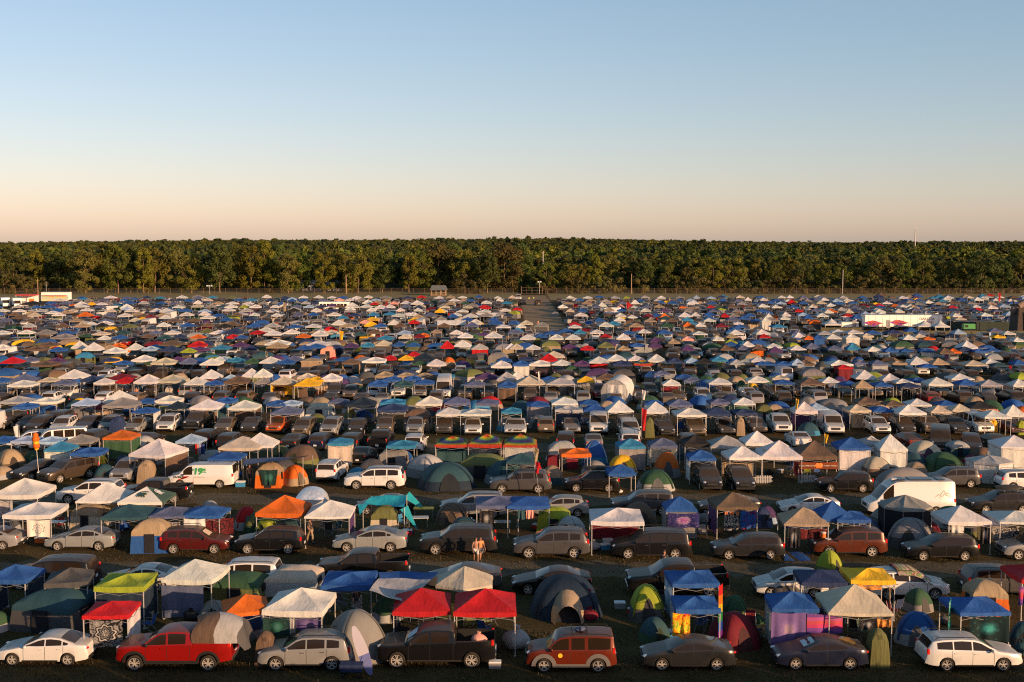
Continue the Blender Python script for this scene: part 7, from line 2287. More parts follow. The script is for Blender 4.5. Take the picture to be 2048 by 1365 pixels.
read(D2, '''c W 65 225 833 872; c O 320 445 857 890; c W 440 580 825 877; c K 640 740 707 742; c W 600 725 748 790; c Y 860 970 760 802; c Q 825 910 750 777; c K 880 985 685 718; c B 940 1040 772 805; c W 1040 1150 745 790; c R 1210 1295 750 778; c A 1235 1330 702 735; c Y 1415 1500 658 692; c R 1775 1860 632 660; c W 1595 1720 850 892; c W 1810 1945 838 892; c K 960 1090 868 905; c P 1755 1840 845 872; c W 1680 1790 740 785; c B 1840 1955 748 785; c W 1640 1755 697 730; c B 1520 1600 700 730; c P 560 650 615 645; c W 720 815 610 648; c W 1225 1330 598 628; c W 845 930 593 622; c R 905 975 607 630; c W 940 1040 628 662; c O 1290 1365 850 885; c M 1250 1340 858 890; c C 1130 1240 862 895; t O 130 240 768 810; t I 95 190 793 825; c T 780 870 842 872; t T 690 745 788 830;
cp W 1255 1345 845; pv W 355 450 835; su W 270 350 845; pk W 1150 1240 850; su W 950 1040 842; se Z 640 790 862 L; su F 860 940 845; su F 1350 1420 850; su U 1430 1520 850; su F 1560 1640 850; su U 1660 1740 850; su M 1770 1840 850; su F 1850 1930 850; pv W 1040 1130 740; pk Z 195 240 838''', 2)
read(D3, '''c C 75 180 750 787; c W 80 200 862 905; c B 195 295 855 890; c W 305 425 865 905; c W 430 560 862 905; c R 460 555 760 792; c R 705 800 858 890; c W 830 955 852 905; c K 755 875 758 792; c O 1165 1265 697 740 flr C; c R 1650 1730 692 727; c W 1310 1440 685 727; c W 1415 1505 688 720; c O 1350 1450 768 802 flr A; c K 1395 1470 757 785; c Q 1355 1440 878 912; c A 1235 1330 890 930; c W 1585 1685 880 915; c I 1680 1790 900 935; c W 825 915 690 725; c W 920 1005 707 735; c Y 835 905 717 740; c M 1040 1135 700 730; c W 375 455 627 655; c W 685 765 608 645; c W 945 1025 588 625; c Q 840 905 627 652; c R 920 975 622 643; c B 840 915 657 682; c B 530 610 660 685; c O 1325 1390 637 655; c R 1545 1615 635 655; c B 1690 1790 818 852; c R 1950 2050 858 892; c W 1970 2060 697 770 flr W; c W 1750 1845 760 785; c B 1760 1860 780 812; c B 1790 1900 718 745; c B 1525 1610 715 745; c I 1640 1685 652 672; t E 310 395 685 722; t A 550 660 795 845; t V 690 800 890 930 A; c F 400 460 850 885; c P 1090 1200 880 925; c C 1585 1680 868 905; c A 1690 1800 858 890;
cp W 710 850 725 L; su A 785 850 868; su W 1185 1250 872; se W 1280 1350 865; su Z 1490 1550 862; ls Z 1575 1660 862; su A 640 740 785; su U 1085 1140 862; su F 970 1030 862; su F 1390 1450 862; se W 1835 1910 880; ha A 90 190 840''', 2)
read(D4, '''c W 215 330 925 975; c O 325 375 948 985; c B 380 470 940 985 flr B; c W 470 615 940 980; c W 615 755 940 980 flr W; c C 765 850 935 965; c W 1065 1210 942 985; c C 1180 1265 935 968; c O 1245 1340 958 985; c V 940 1050 950 985; c Y 1800 1885 942 970; c W 1930 2060 962 1000; c W 1505 1685 990 1055; c B 300 395 780 820; c W 0 70 775 820; c W 130 215 765 800; c W 110 210 795 825; c R 230 305 742 765; c R 175 260 660 700; c W 460 550 745 775; c C 630 710 740 775; c W 855 960 742 770; c W 1010 1110 742 770; c B 680 780 780 820; c R 1640 1725 730 752; c W 1735 1845 712 740; c W 1250 1340 672 697; c W 1420 1510 672 700; c R 870 945 697 718; c Y 858 905 687 705; c Y 1175 1230 655 670; c K 1680 1760 620 648; c B 1150 1260 617 650; c K 1330 1430 627 655; c R 1755 1805 622 640; c F 880 970 610 640; c W 170 235 630 655; c N 870 950 640 680; c C 1480 1600 800 830; c A 1130 1225 710 738; t E 1500 1640 960 1040; t I 1340 1410 965 1010; t Y 420 500 820 845; t O 820 870 995 1030;
se W 1530 1650 1040; su W 60 160 940; su E 210 270 940; su U 320 390 935; su W 930 1020 1050''', 2)
# ------------------------------------------------------------------ named structures in the far field
WHITE_PANEL = simple('white_panel', (.78, .75, .70), .5, dust=.15, var=.04)
def trailer(px0, px1, ytop, ybase, name, desc, depth=2.6):
    p0, p1 = at(px0, ybase, 0), at(px1, ybase, 0)
    L = p1.x - p0.x
    H = at_y(px0, ytop, p0.y).z
    o = empty(name, ((p0.x + p1.x) / 2, p0.y + depth / 2, 0))
    b_ = MB().box((0, 0, .75 + (H - .75) / 2), (L, depth, H - .75))
    ob('box_body', b_.mesh('box_body', WHITE_PANEL), o)
    ob('roof_edge', MB().box((0, 0, H + .03), (L + .08, depth + .08, .10)).mesh('roof_edge', METAL_G), o)
    ob('skirt', MB().box((0, 0, .42), (L * .98, depth * .9, .62)).mesh('skirt', PLASTIC), o)
    return o, L, H, depth
# white semi trailer in the fenced compound
o, L, H, dp = trailer(1730, 1884, 630.5, 660, 'semi_trailer', '')
for k in range(11):
    ob('side_rib', MB().box((0, 0, H / 2 + .35), (.05, .03, H - .8)).mesh('side_rib', METAL_W), o, None, (-L / 2 + L * (k + .5) / 11, -dp / 2 - .01, 0))
for x_ in (.32, .42):
    ob('door', MB().box((0, 0, 1.4), (.95, .05, 1.9)).mesh('door', METAL_G), o, None, (-L / 2 + L * (x_ - .02), -dp / 2 - .02, 0))
decal(o, text_mesh('DAKOTA', .85, .01), INK['black'], (L * .30, -dp / 2 - .03, H * .66), 'lettering')
decal(o, text_mesh('SOUND', .6, .01), INK['red'], (L * .33, -dp / 2 - .03, H * .46), 'lettering')
thing(o, 'long white semi trailer', 'trailer', label='long white semi trailer with dark lettering inside the fenced compound')
o, L, H, dp = trailer(1683, 1717, 645, 661, 'office_container', '')
ob('door', MB().box((L * .25, -dp / 2 - .02, 1.4), (.9, .05, 1.9)).mesh('door', METAL_G), o)
thing(o, 'small white container', 'container', label='small white container box left of the semi trailer')
PAT_SAIL = pattern('purple_orange_sail', 'swirl', [(.20, .02, .30), (.5, .02, .10), (.65, .15, .02), (.25, .03, .35), (.6, .06, .05)], .5)
# compound screens
SCREEN = simple('olive_screen', (.075, .070, .035), .9, var=.25)
GREENSCR = simple('dark_green_screen', (.020, .032, .024), .9, var=.25)
def screen(px0, px1, yb, h, mat, desc):
    p0, p1 = at(px0, yb, 0), at(px1, yb, 0)
    L = p1.x - p0.x
    o = empty('screen_fence', ((p0.x + p1.x) / 2, p0.y, 0))
    n = int(L / 2.4)
    for k in range(n):
        ob('screen_panel', MB().grid([[(-L / 2 + L * (k + j / 4) / n, .05 * math.sin(k * 1.7 + j * 1.2), z) for j in range(5)] for z in (.03, h * .5, h)]).mesh('screen_panel', mat), o)
    for k in range(n + 1):
        ob('post', MB().tube((0, 0, 0), (0, 0, h + .1), .04, .04, 5).mesh('post', METAL_G), o, None, (-L / 2 + L * k / n, .06, 0))
    thing(o, desc, 'fence', label=desc)
screen(1642, 1722, 669, 1.5, SCREEN, 'olive screen fence in front of the small white container')
screen(1722, 2075, 674, 1.3, SCREEN, 'long olive screen fence in front of the semi trailer')
screen(1893, 2026, 661, 2.0, GREENSCR, 'dark green screen fence beside the dark tower')
def peaktent(px0, px1, ypk, yev, ybase, desc):
    p = at((px0 + px1) / 2, ybase, 0)
    s = scale_at(p.y)
    w = (px1 - px0) / s
    ze = at_y(px0, yev, p.y).z; zp = at_y(px0, ypk, p.y + w / 2).z
    o = empty('marquee', (p.x, p.y + w / 2, 0))
    P = []
    for i in range(7):
        t = i / 6
        k = w / 2 * (1 - t)
        z = ze + (zp - ze) * t ** 1.9 if t < 1 else zp
        P.append([(k * a, k * b, ze + (zp - ze) * (t ** 1.7)) for a, b in ((-1, -1), (0, -1), (1, -1), (1, 0), (1, 1), (0, 1), (-1, 1), (-1, 0))])
    ob('canopy_top', MB().grid([[(x, y, z - .3) for x, y, z in P[0]]] + P, 0, True).mesh('marquee_top', FAB, 60), o, COL['W'][1])
    for a in (-1, 1):
        for b in (-1, 1):
            ob('leg', MB().tube((a * w / 2 * .97, b * w / 2 * .97, 0), (a * w / 2 * .97, b * w / 2 * .97, ze), .06, .06, 6).mesh('leg', METAL_W), o)
    thing(o, desc, 'marquee', 'peaked white marquees in the compound', label=desc)
peaktent(1650, 1684, 637, 649, 661, 'white marquee with sharp peak at the left end of the compound')
peaktent(1837, 1873, 641, 652, 664, 'white marquee with sharp peak before the semi trailer end')
peaktent(1870, 1901, 641, 653, 665, 'white marquee with sharp peak beside green topped pole')
for a, b, ypk, dsc in ((1726, 1766, 644, 'purple and orange stretched shade sail left of the trailer doors'), (1778, 1818, 643, 'purple and orange stretched shade sail right of the trailer doors')):
    yy = at(1770, 663, 0).y
    q = [at_y(a, ypk + 2, yy), at_y((a + b) / 2, ypk - 3, yy + 1.5), at_y(b, ypk + 3, yy), at_y((a + b) / 2, ypk + 9, yy - 2.5)]
    o = put_tarp([q[0], q[3], q[2], q[1]], 'P', dsc, 'shade_sail', .1, mat=PAT['multi'])
    o.data.materials.clear(); o.data.materials.append(PAT_SAIL)
    for k in (0, 2):
        ob('pole', MB().tube((q[k].x - o.location.x, q[k].y - o.location.y, 0), (q[k].x - o.location.x, q[k].y - o.location.y, q[k].z), .05, .05, 6).mesh('pole', METAL_G), o)
# green generator box behind the screen
p = at(1942, 672, 0)
put_obj('generator', [('housing', MB().box((0, 0, 1.8), (2.6, 1.3, 1.1), 0, 0, .96), simple('bright_green_paint', (.02, .22, .04), .5), None), ('trailer_base', MB().box((0, 0, .9), (3.0, 1.4, .3)).tube((-.9, -.8, .45), (-.9, .8, .45), .42, .42, 10).tube((.9, -.8, .45), (.9, .8, .45), .42, .42, 10), PLASTIC, None), ('vent', MB().box((-.7, -.66, 1.85), (.7, .04, .5)), PLASTIC, None)],
        p + Vector((0, 1.5, .2)), 'bright green generator standing above the olive screen', 'generator')
# dark tower with a big branch-like sculpture at the picture edge
p = at(2052, 668, 0)
o = empty('sculpture_tower', (p.x, p.y, 0))
DARKW = simple('dark_weathered_wood', (.045, .032, .026), .9, var=.4)
Ht = at_y(2050, 616, p.y).z
ob('tower', MB().box((0, 0, Ht / 2), (6.0, 4.5, Ht), 0, 0, .9).box((-1.2, -2.3, Ht * .45), (.5, .3, Ht * .8)).box((1.5, -2.3, Ht * .5), (.4, .3, Ht * .8)).mesh('tower', DARKW), o)
br = MB()
pp = [(-3.2, 0, Ht * .82), (-2.2, -.4, Ht * 1.05), (-1.0, -.2, Ht * 1.16), (.2, .1, Ht * 1.30), (1.4, 0, Ht * 1.62), (2.4, .2, Ht * 2.1)]
for a, b, ra, rb in zip(pp, pp[1:], (.5, .75, .7, .6, .45), (.75, .7, .6, .45, .2)):
    br.tube(a, b, ra, rb, 9)
br.ball((-3.0, -.2, Ht * .9), (.9, .7, .9), 10, 6); br.ball((2.2, -.3, Ht * .95), (1.2, .9, 1.5), 10, 7)
ob('branch_figure', br.mesh('branch_figure', simple('grey_bark', (.17, .12, .10), .85, var=.4), 40), o)
for a, b in (((-2.6, 0, Ht), (-3.4, .3, Ht * 1.45)), ((.4, 0, Ht * 1.3), (-.6, .2, Ht * 1.75)), ((1.2, 0, Ht * 1.5), (2.0, -.4, Ht * 1.9))):
    ob('limb', MB().tube(a, b, .28, .08, 7).mesh('limb', DARKW), o)
thing(o, 'dark tower topped by a branch-like wooden sculpture', 'tower', label='dark timber tower topped by a twisting branch-like sculpture')
# left: mural trailer, red stand, box trucks, black tent
o, L, H, dp = trailer(83, 138, 585, 607, 'food_trailer', '', 2.5)
MUR = pattern('painted_mural', 'swirl', [(.45, .55, .62), (.6, .15, .12), (.65, .55, .2), (.2, .5, .4), (.65, .4, .5), (.5, .5, .55)], .8)
ob('mural', MB().grid([[(-L * .48 + L * .96 * j / 6, -dp / 2 - .02, z) for j in range(7)] for z in (.9, H * .68)]).mesh('mural', MUR), o)
ob('serving_hatch', MB().box((0, -dp / 2 - .5, H * .72), (L * .9, 1.0, .06)).mesh('serving_hatch', INK['red']), o)
for x_ in (-.3, .3):
    ob('wheel', MB().lathe([(.05, -.12), (.42, -.12), (.42, .12), (.05, .12)], 14, 'y').mesh('wheel', TYRE), o, None, (L * x_, -dp / 2 + .1, .42))
thing(o, 'white topped food trailer with painted mural', 'trailer', label='white topped food trailer with a many-coloured mural at left')
p = at(55, 612, 0)
o = empty('food_stand', p)
ob('roof', MB().box((0, 0, 3.6), (6.4, 4, .25), 0, 0, .92).mesh('roof', INK['red']), o)
ob('counter', MB().box((0, -1.6, .6), (6, .5, 1.2)).mesh('counter', METAL_W), o)
ob('back_wall', MB().box((0, 1.7, 1.8), (6, .15, 3.4)).mesh('back_wall', WHITE_PANEL), o)
for x_ in (-2.9, 2.9):
    ob('post', MB().box((x_, -1.8, 1.75), (.14, .14, 3.5)).mesh('post', METAL_W), o)
ob('sign_board', MB().box((2.2, -1.9, 1.6), (1.6, .08, 1.5)).mesh('sign_board', INK['orange']), o)
thing(o, 'food stand with red roof', 'stall', label='food stand with a flat red roof and white counter')
def boxtruck(px0, px1, ytop, ybase, desc, front=True):
    p0, p1 = at(px0, ybase, 0), at(px1, ybase, 0)
    w = 2.5
    s = scale_at(p0.y)
    H = at_y(px0, ytop, p0.y).z
    o = empty('box_truck', ((p0.x + p1.x) / 2, p0.y + 4, 0), R(-62))
    ob('cargo_box', MB().box((-1.0, 0, .9 + (H - .9) / 2), (5.6, 2.5, H - .9)).mesh('cargo_box', WHITE_PANEL), o)
    cab_ = MB().add([(1.9, -1.1, .5), (3.9, -1.05, .5), (3.9, -1.0, 1.35), (3.3, -.95, 1.5), (2.7, -.9, 2.35), (1.9, -.9, 2.4), (1.9, 1.1, .5), (3.9, 1.05, .5), (3.9, 1.0, 1.35), (3.3, .95, 1.5), (2.7, .9, 2.35), (1.9, .9, 2.4)],
        [(0, 1, 2, 3, 4, 5), (11, 10, 9, 8, 7, 6), (1, 7, 8, 2), (2, 8, 9, 3), (4, 10, 11, 5), (0, 6, 7, 1)])
    ob('cab', cab_.mesh('cab', WHITE_PANEL, 30), o)
    ob('windscreen', MB().add([(3.3, -.95, 1.5), (3.3, .95, 1.5), (2.7, .9, 2.35), (2.7, -.9, 2.35)], [(0, 1, 2, 3)]).mesh('windscreen', GLASS), o)
    for x_ in (2.9, -2.6):
        for y_ in (-1.05, 1.05):
            ob('wheel', MB().lathe([(.05, -.13), (.45, -.13), (.45, .13), (.05, .13)], 14, 'y').mesh('wheel', TYRE), o, None, (x_, y_, .45))
    thing(o, desc, 'truck', label=desc)
boxtruck(10, 36, 598, 617, 'white box truck nearest the red roofed food stand')
boxtruck(-12, 12, 597, 616, 'white box truck at the left picture edge beside another')
p = at(66, 625, 0)
o = empty('frame_tent', p)
ob('canopy_top', canopy_top_mesh(1, 2), o, COL['D'][1], None, 0, (2.1, 1.3, 1.15))
for a in (-3.0, -1, 1, 3.0):
    ob('side_panel', MB().box((a, -1.7, .95), (.9, .04, 1.2)).mesh('side_panel', METAL_W), o)
    ob('leg', MB().tube((a * 1.02, -1.85, 0), (a * 1.02, -1.85, 2.4), .04, .04, 5).mesh('leg', METAL_G), o)
thing(o, 'black roofed frame tent with white panels', 'tent', label='wide black roofed frame tent with four white panels')
# long white party tents, bus, carport
def longtent(px0, px1, ytop, ybase, desc, stripes=False):
    p = at((px0 + px1) / 2, ybase, 0)
    L = (px1 - px0) / scale_at(p.y)
    zt = max(2.6, at_y(px0, ytop, p.y + 1.5).z)
    o = empty('party_tent', (p.x, p.y + 1.5, 0))
    P = [[(-L / 2 + L * j / 8, y, z - (.06 if j % 2 else 0)) for j in range(9)] for y, z in ((-1.55, zt - 1.0), (-1.5, zt - .85), (-.1, zt), (.1, zt), (1.5, zt - .85), (1.55, zt - 1.0))]
    ob('canopy_top', MB().grid(P).mesh('party_top', FAB, 30), o, COL['W'][1])
    for a in np.linspace(-L / 2 + .1, L / 2 - .1, 4):
        for b in (-1.45, 1.45):
            ob('leg', MB().tube((a, b, 0), (a, b, zt - .85), .03, .03, 5).mesh('leg', METAL_W), o)
    thing(o, desc, 'tent', 'long white party tents', label=desc)
longtent(D2.X(1435), D2.X(1658), D2.Y(752), D2.Y(848), 'long white ridge tent in two bays above grey cars')
longtent(D2.X(1740), D2.X(1925), D2.Y(692), D2.Y(775), 'long white ridge tent standing farther back in the centre')
def tunnel(x0, x1, yt, yb):
    p = at((C3.X(x0) + C3.X(x1)) / 2, C3.Y(yb), 0)
    W_ = (x1 - x0) * K / scale_at(p.y) * .86
    H = at_y(C3.X(x0), C3.Y(yt), p.y + 2).z
    o = empty('carport_tent', (p.x - .2, p.y + 3, 0), R(-14))
    prof = [(-.5, 0), (-.5, .55), (-.40, .80), (-.18, .96), (0, 1.0), (.18, .96), (.40, .80), (.5, .55), (.5, 0)]
    ob('cover', MB().grid([[(a * W_, y, b * H - (.05 if k % 2 else 0)) for a, b in prof] for k, y in enumerate(np.linspace(-3, 3, 9))]).mesh('cover', FAB, 40), o, COL['W'][1])
    fr = MB().add([(a * W_ * .98, -2.98, b * H * .98) for a, b in prof], [tuple(range(9))])
    ob('front_curtain', cloth_panel_mb(W_ * .72, H * .80, 3, .10, 24).mesh('front_curtain', FAB, 60), o, COL['W'][1], (.10 * W_, -3.02, H * .80))
    ob('front_wall', fr.mesh('front_wall', FAB), o, COL['H'][1])
    thing(o, 'white arched carport tent', 'tent', label='big white arched carport tent with gathered front curtain')
tunnel(755, 1000, 300, 505)
def bus():
    p = at(D2.X(620), D2.Y(688), 0)
    L = 9.0
    o = empty('bus', (p.x, p.y + 1.3, 0))
    b_ = MB().box((0, 0, 1.75), (L, 2.5, 2.5), 0, 0, .97)
    ob('body', b_.mesh('body', WHITE_PANEL), o)
    for k in range(8):
        ob('window', MB().box((-L / 2 + .8 + k * 1.03, -1.235, 2.1), (.8, .05, .75)).mesh('window', GLASS), o)
    for x_ in (-3, 2.6):
        ob('wheel', MB().lathe([(.05, -.13), (.48, -.13), (.48, .13), (.05, .13)], 14, 'y').mesh('wheel', TYRE), o, None, (x_, -1.1, .48))
    thing(o, 'white bus', 'bus', label='white bus with a row of dark windows among the tents')
bus()

# vehicles standing in the far dirt lane
for px_, py_, kd_, c_, h_, d_ in ((1046, 609, 'suv', 'U', 272, 'dark suv standing in the far dirt lane'), (1076, 611, 'pickup_truck', 'F', 95, 'small dusty pickup standing beside the far dirt lane'), (1037, 600, 'cargo_van', 'W', 270, 'white van by the gate end of the dirt lane')):   # lane_cars
    place_car(kd_, c_, at(px_, py_, 0), h_, 2, d_)
    THINGS[-1]['label'] = d_
# ------------------------------------------------------------------ the far rows that no one could count, and fill for the middle rows
def depth_ok(x, y):
    if 1.9 < x < 14.8 and 250 < y < 462:
        return False
    if 62 < x < 128 and 244 < y < 272:
        return False
    if y > 330 and x < -148:
        return False
    if y > 395 and x < -130:
        return False
    return True
occ = {}
for t in THINGS:
    if t['cat'] in ('tarp', 'tapestry', 'towel', 'tree', 'shrub'):
        continue
    occ.setdefault((int(t['x'] // 4), int(t['y'] // 4)), []).append((t['x'], t['y']))
def free(x, y, r):
    i, j = int(x // 4), int(y // 4)
    for a in (-1, 0, 1):
        for b in (-1, 0, 1):
            for ox, oy in occ.get((i + a, j + b), ()):
                if (ox - x) ** 2 + (oy - y) ** 2 < r * r:
                    return False
    return True
def take(x, y):
    occ.setdefault((int(x // 4), int(y // 4)), []).append((x, y))
CAN_W = ['W'] * 40 + ['C'] * 7 + ['H'] * 6 + ['B'] * 24 + ['N'] * 14 + ['S'] * 12 + ['K'] * 5 + ['L'] * 4 + ['A'] * 8 + ['F'] * 12 + ['E'] * 9 + ['D'] * 6 + ['R'] * 2 + ['O'] * 1 + ['Y'] * 1 + ['G'] * 1 + ['P'] * 2 + ['T'] * 1 + ['M'] * 1 + ['I'] * 1 + ['Q'] * 1 + ['V'] * 2
TENT_W = ['B'] * 14 + ['N'] * 8 + ['E'] * 12 + ['U'] * 8 + ['G'] * 8 + ['V'] * 8 + ['A'] * 10 + ['F'] * 8 + ['T'] * 6 + ['H'] * 10 + ['O'] * 3 + ['R'] * 2 + ['M'] * 2 + ['P'] * 3 + ['I'] * 3 + ['Y'] * 3 + ['K'] * 4
CAR_W = ['A'] * 18 + ['F'] * 18 + ['U'] * 14 + ['D'] * 12 + ['E'] * 12 + ['W'] * 19 + ['Z'] * 14 + ['M'] * 3 + ['N'] * 4 + ['R'] * 2 + ['K'] * 2
KIND_W = ['suv'] * 10 + ['sedan'] * 7 + ['wagon'] * 2 + ['large_suv'] * 3 + ['hatchback'] * 2 + ['minivan'] * 2 + ['pickup_truck'] * 3 + ['cargo_van'] * 1
N_CAN = sum(1 for t in THINGS if t['cat'] == 'canopy')
N_TENT = sum(1 for t in THINGS if t['cat'] == 'tent')
N_CAR = sum(1 for t in THINGS if 'cars parked' in (t['o'].get('group') or ''))
print('hand placed: canopies', N_CAN, 'tents', N_TENT, 'cars', N_CAR)
# collectors for the mass of far ones
class Mass:
    def __init__(s): s.V = []; s.F = []; s.C = []; s.M = []; s.n = 0
    def add(s, V, F, C, M, col):
        s.V.append(V); s.F.append([tuple(i + s.n for i in f) for f in F]); s.n += len(V)
        s.C += [col if c is None else c for c in C]; s.M += M
    def build(s, name, mats, label, cat, smooth=False):
        me = bpy.data.meshes.new(name)
        me.from_pydata(np.concatenate(s.V).tolist(), [], [f for q in s.F for f in q])
        for m in mats: me.materials.append(m)
        me.polygons.foreach_set('material_index', s.M)
        a = me.attributes.new('cloth', 'FLOAT_COLOR', 'FACE')
        a.data.foreach_set('color', np.concatenate([np.array(s.C), np.ones((len(s.C), 1))], 1).astype(np.float32).ravel())
        if smooth:
            me.polygons.foreach_set('use_smooth', [True] * len(s.M)); me.update(); me.set_sharp_from_angle(angle=R(40))
        me.update()
        o = ob(name, me)
        o['kind'] = 'stuff'; o['label'] = label; o['category'] = cat
        return o
def template(mb, colours, mis):
    return np.array(mb.v), mb.f, colours, mis
def can_tpl(seed):
    m = canopy_top_mb(2.0, 2.75 + .12 * (seed % 3), .10, .2, seed, 4)
    n0 = len(m.f)
    for a in (-1.42, 1.42):
        for b in (-1.42, 1.42):
            m.box((a, b, 1), (.06, .06, 2.0))
    return np.array(m.v), m.f, [None] * n0 + [(.5, .5, .5)] * (len(m.f) - n0), [0] * len(m.f)
CAN_T = [can_tpl(i) for i in range(5)]
def car_tpl(kind):
    m = MB()
    for k, p in car_shell(SPEC[kind], True).items():
        m.merge(p)
    n0 = len(m.f)
    mis = [1 if q == GL_ else 0 for q in m.m]
    cols = [None if q == P_ else (.02, .02, .02) for q in m.m]
    sp = SPEC[kind]
    for ax in sp['ax']:
        for s in (-1, 1):
            m.tube((ax, s * (sp['W'] / 2 + .005), sp['rw']), (ax, s * (sp['W'] / 2 - .2), sp['rw']), sp['rw'], sp['rw'], 8)
    for s in (-1, 1):
        m.box((sp['L'] / 2 - .12, s * (sp['W'] / 2 - .3), lerp_tab(sp['top'], sp['L'] / 2 - .1) - .02), (.2, .3, .12))
    k = len(m.f) - n0
    cols += [(.02, .018, .016)] * (k - 12) + [(.5, .5, .5)] * 12
    mis += [0] * k
    return np.array(m.v), m.f, cols, mis
CAR_T = {k: car_tpl(k) for k in set(KIND_W)}
def tent_tpl(kind):
    m = MB()
    if kind == 'dome':
        m.merge(dome_mb(0, .3, 0, 1.4, 1.4, 1.5, 12, 2)); n0 = len(m.f); m.merge(dome_mb(.28, 1, .02, 1.4, 1.4, 1.5, 12, 4))
    else:
        a = cabin_mb('body'); a.v = [(x * 1.6, y * 1.4, z * 2) for x, y, z in a.v]; m.merge(a); n0 = len(m.f)
        a = cabin_mb('roof'); a.v = [(x * 1.6, y * 1.4, z * 2) for x, y, z in a.v]; m.merge(a)
    return np.array(m.v), m.f, ['low'] * n0 + [None] * (len(m.f) - n0), [0] * len(m.f)
TENT_T = [tent_tpl('dome'), tent_tpl('cabin')]
mass_can, mass_car, mass_tent = Mass(), Mass(), Mass()
def put_tpl(mass, tpl, x, y, rz, sx, sy, sz, col, low=None):
    V, F, C, M = tpl
    c, s = math.cos(rz), math.sin(rz)
    P = np.stack([V[:, 0] * sx * c - V[:, 1] * sy * s + x, V[:, 0] * sx * s + V[:, 1] * sy * c + y, V[:, 2] * sz], 1)
    mass.add(P, F, [low if q == 'low' else q for q in C], M, col)
def try_canopy(x, y, indiv):
    global N_CAN
    if not depth_ok(x, y) or not free(x, y, 3.1): return
    take(x, y)
    k = random.choice(CAN_W)
    w = random.choice((.75, .82, .9, .95, 1.0, 1.0, 1.1))
    rz = R(random.uniform(-5, 5))
    if indiv and N_CAN < 300:
        N_CAN += 1
        o = empty('pop_up_canopy', (x, y, 0), rz)
        ob('canopy_top', canopy_top_mesh(random.randrange(5), random.randrange(1, 4)), o, jit(COL[k][1], .1), None, 0, (w, w, 1))
        ob('frame', FRAME_F, o, None, None, 0, (w, w, 1))
        thing(o, f'{COL[k][0]} peaked canopy', 'canopy', 'pop-up canopies over the camp plots', short=f'{COL[k][0]} canopy')
    else:
        put_tpl(mass_can, random.choice(CAN_T), x, y, rz, w, w, random.uniform(.92, 1.08), jit(COL[k][1], .12))
def try_tent(x, y, indiv):
    global N_TENT
    if not depth_ok(x, y) or not free(x, y, 2.6): return
    take(x, y)
    k = random.choice(TENT_W); k2 = random.choice('EUHVAJ')
    w = random.uniform(.75, 1.2); rz = random.uniform(0, 6.28)
    if indiv and N_TENT < 295:
        N_TENT += 1
        o = empty('dome_tent', (x, y, 0), rz)
        sc = (1.4 * w, 1.4 * w, 1.5 * w ** .5)
        ob('rain_fly', tent_mesh('rain_fly', DOME['fly']), o, jit(COL[k][1]), None, 0, sc)
        ob('tent_body', tent_mesh('tent_body', DOME['low']), o, jit(COL[k2][1]), None, 0, sc)
        thing(o, f'{COL[k][0]} and {COL[k2][0]} dome tent', 'tent', 'camping tents', short=f'{COL[k][0]} tent')
    else:
        put_tpl(mass_tent, random.choice(TENT_T), x, y, rz if random.random() < .6 else R(random.uniform(-8, 8)), w, w, w ** .5, jit(COL[k][1], .12), jit(COL[k2][1], .12))
def try_car(x, y, hd, indiv):
    global N_CAR
    if not depth_ok(x, y) or not free(x, y, 2.35): return
    take(x, y)
    kd, c = random.choice(KIND_W), random.choice(CAR_W)
    rz = hd + random.uniform(-5, 5)
    if indiv and N_CAR < 300:
        N_CAR += 1
        place_car(kd, c, (x, y, 0), rz, 2)
    else:
        put_tpl(mass_car, CAR_T[kd], x, y, R(rz), 1, 1, 1, jit(CARCOL[c][1], .12))
def fill_row(y0, indiv, dens=1.0):
    """one double row of plots: cars facing the lane, canopies and tents, cars on the other lane"""
    hw = y0 * .48 + 16
    x = -hw
    while x < hw:
        try_car(x, y0 + random.uniform(-.6, .6), 270, indiv); x += random.uniform(2.5, 3.2) / dens
    x = -hw
    while x < hw:
        try_canopy(x, y0 + 4.6 + random.uniform(-.7, .7), indiv); x += random.uniform(3.2, 7.5) / dens
    x = -hw
    while x < hw:
        try_tent(x, y0 + 6.9 + random.uniform(-.9, .9), indiv); x += random.uniform(2.8, 5.5) / dens
    x = -hw
    while x < hw:
        try_canopy(x, y0 + 9.0 + random.uniform(-.7, .7), indiv); x += random.uniform(4.5, 14) / dens
    x = -hw
    while x < hw:
        try_car(x, y0 + 12.8 + random.uniform(-.6, .6), 90, indiv); x += random.uniform(2.5, 3.5) / dens
rows_y = []
for base_px in (871, 800, 757, 721):
    rows_y.append(at(1024, base_px, 0).y + 2.3)
# low tents tucked into the gaps of the nearest plots
for a_, b_ in ((57.4, 60.5), (77, 80.5), (95.5, 99), (101, 106)):
    x = -a_ * .46
    while x < a_ * .46:
        yy = random.uniform(a_, b_)
        if free(x, yy, 2.3):
            take(x, yy)
            k, k2 = random.choice('UENVTFAEUGSB'), random.choice('EUJVH')
            w = random.uniform(.75, 1.05)
            if N_TENT < 295:
                N_TENT += 1
                o = empty('dome_tent', (x, yy, 0), random.uniform(0, 6.28))
                sc = (1.35 * w, 1.2 * w, 1.35 * w)
                ob('rain_fly', tent_mesh('rain_fly', DOME['fly']), o, jit(COL[k][1]), None, 0, sc)
                ob('tent_body', tent_mesh('tent_body', DOME['low']), o, jit(COL[k2][1]), None, 0, sc)
                ob('door', tent_mesh('door', DOME['door']), o, tuple(.012 + q * .3 for q in COL[k2][1]), None, 0, sc)
                thing(o, f'small {COL[k][0]} dome tent tucked between larger shelters', 'tent', 'camping tents', short=f'{COL[k][0]} tent')
                THINGS[-1]['desc'] = f'small {COL[k][0]} tucked-in tent'
        x += random.uniform(1.6, 3.2)
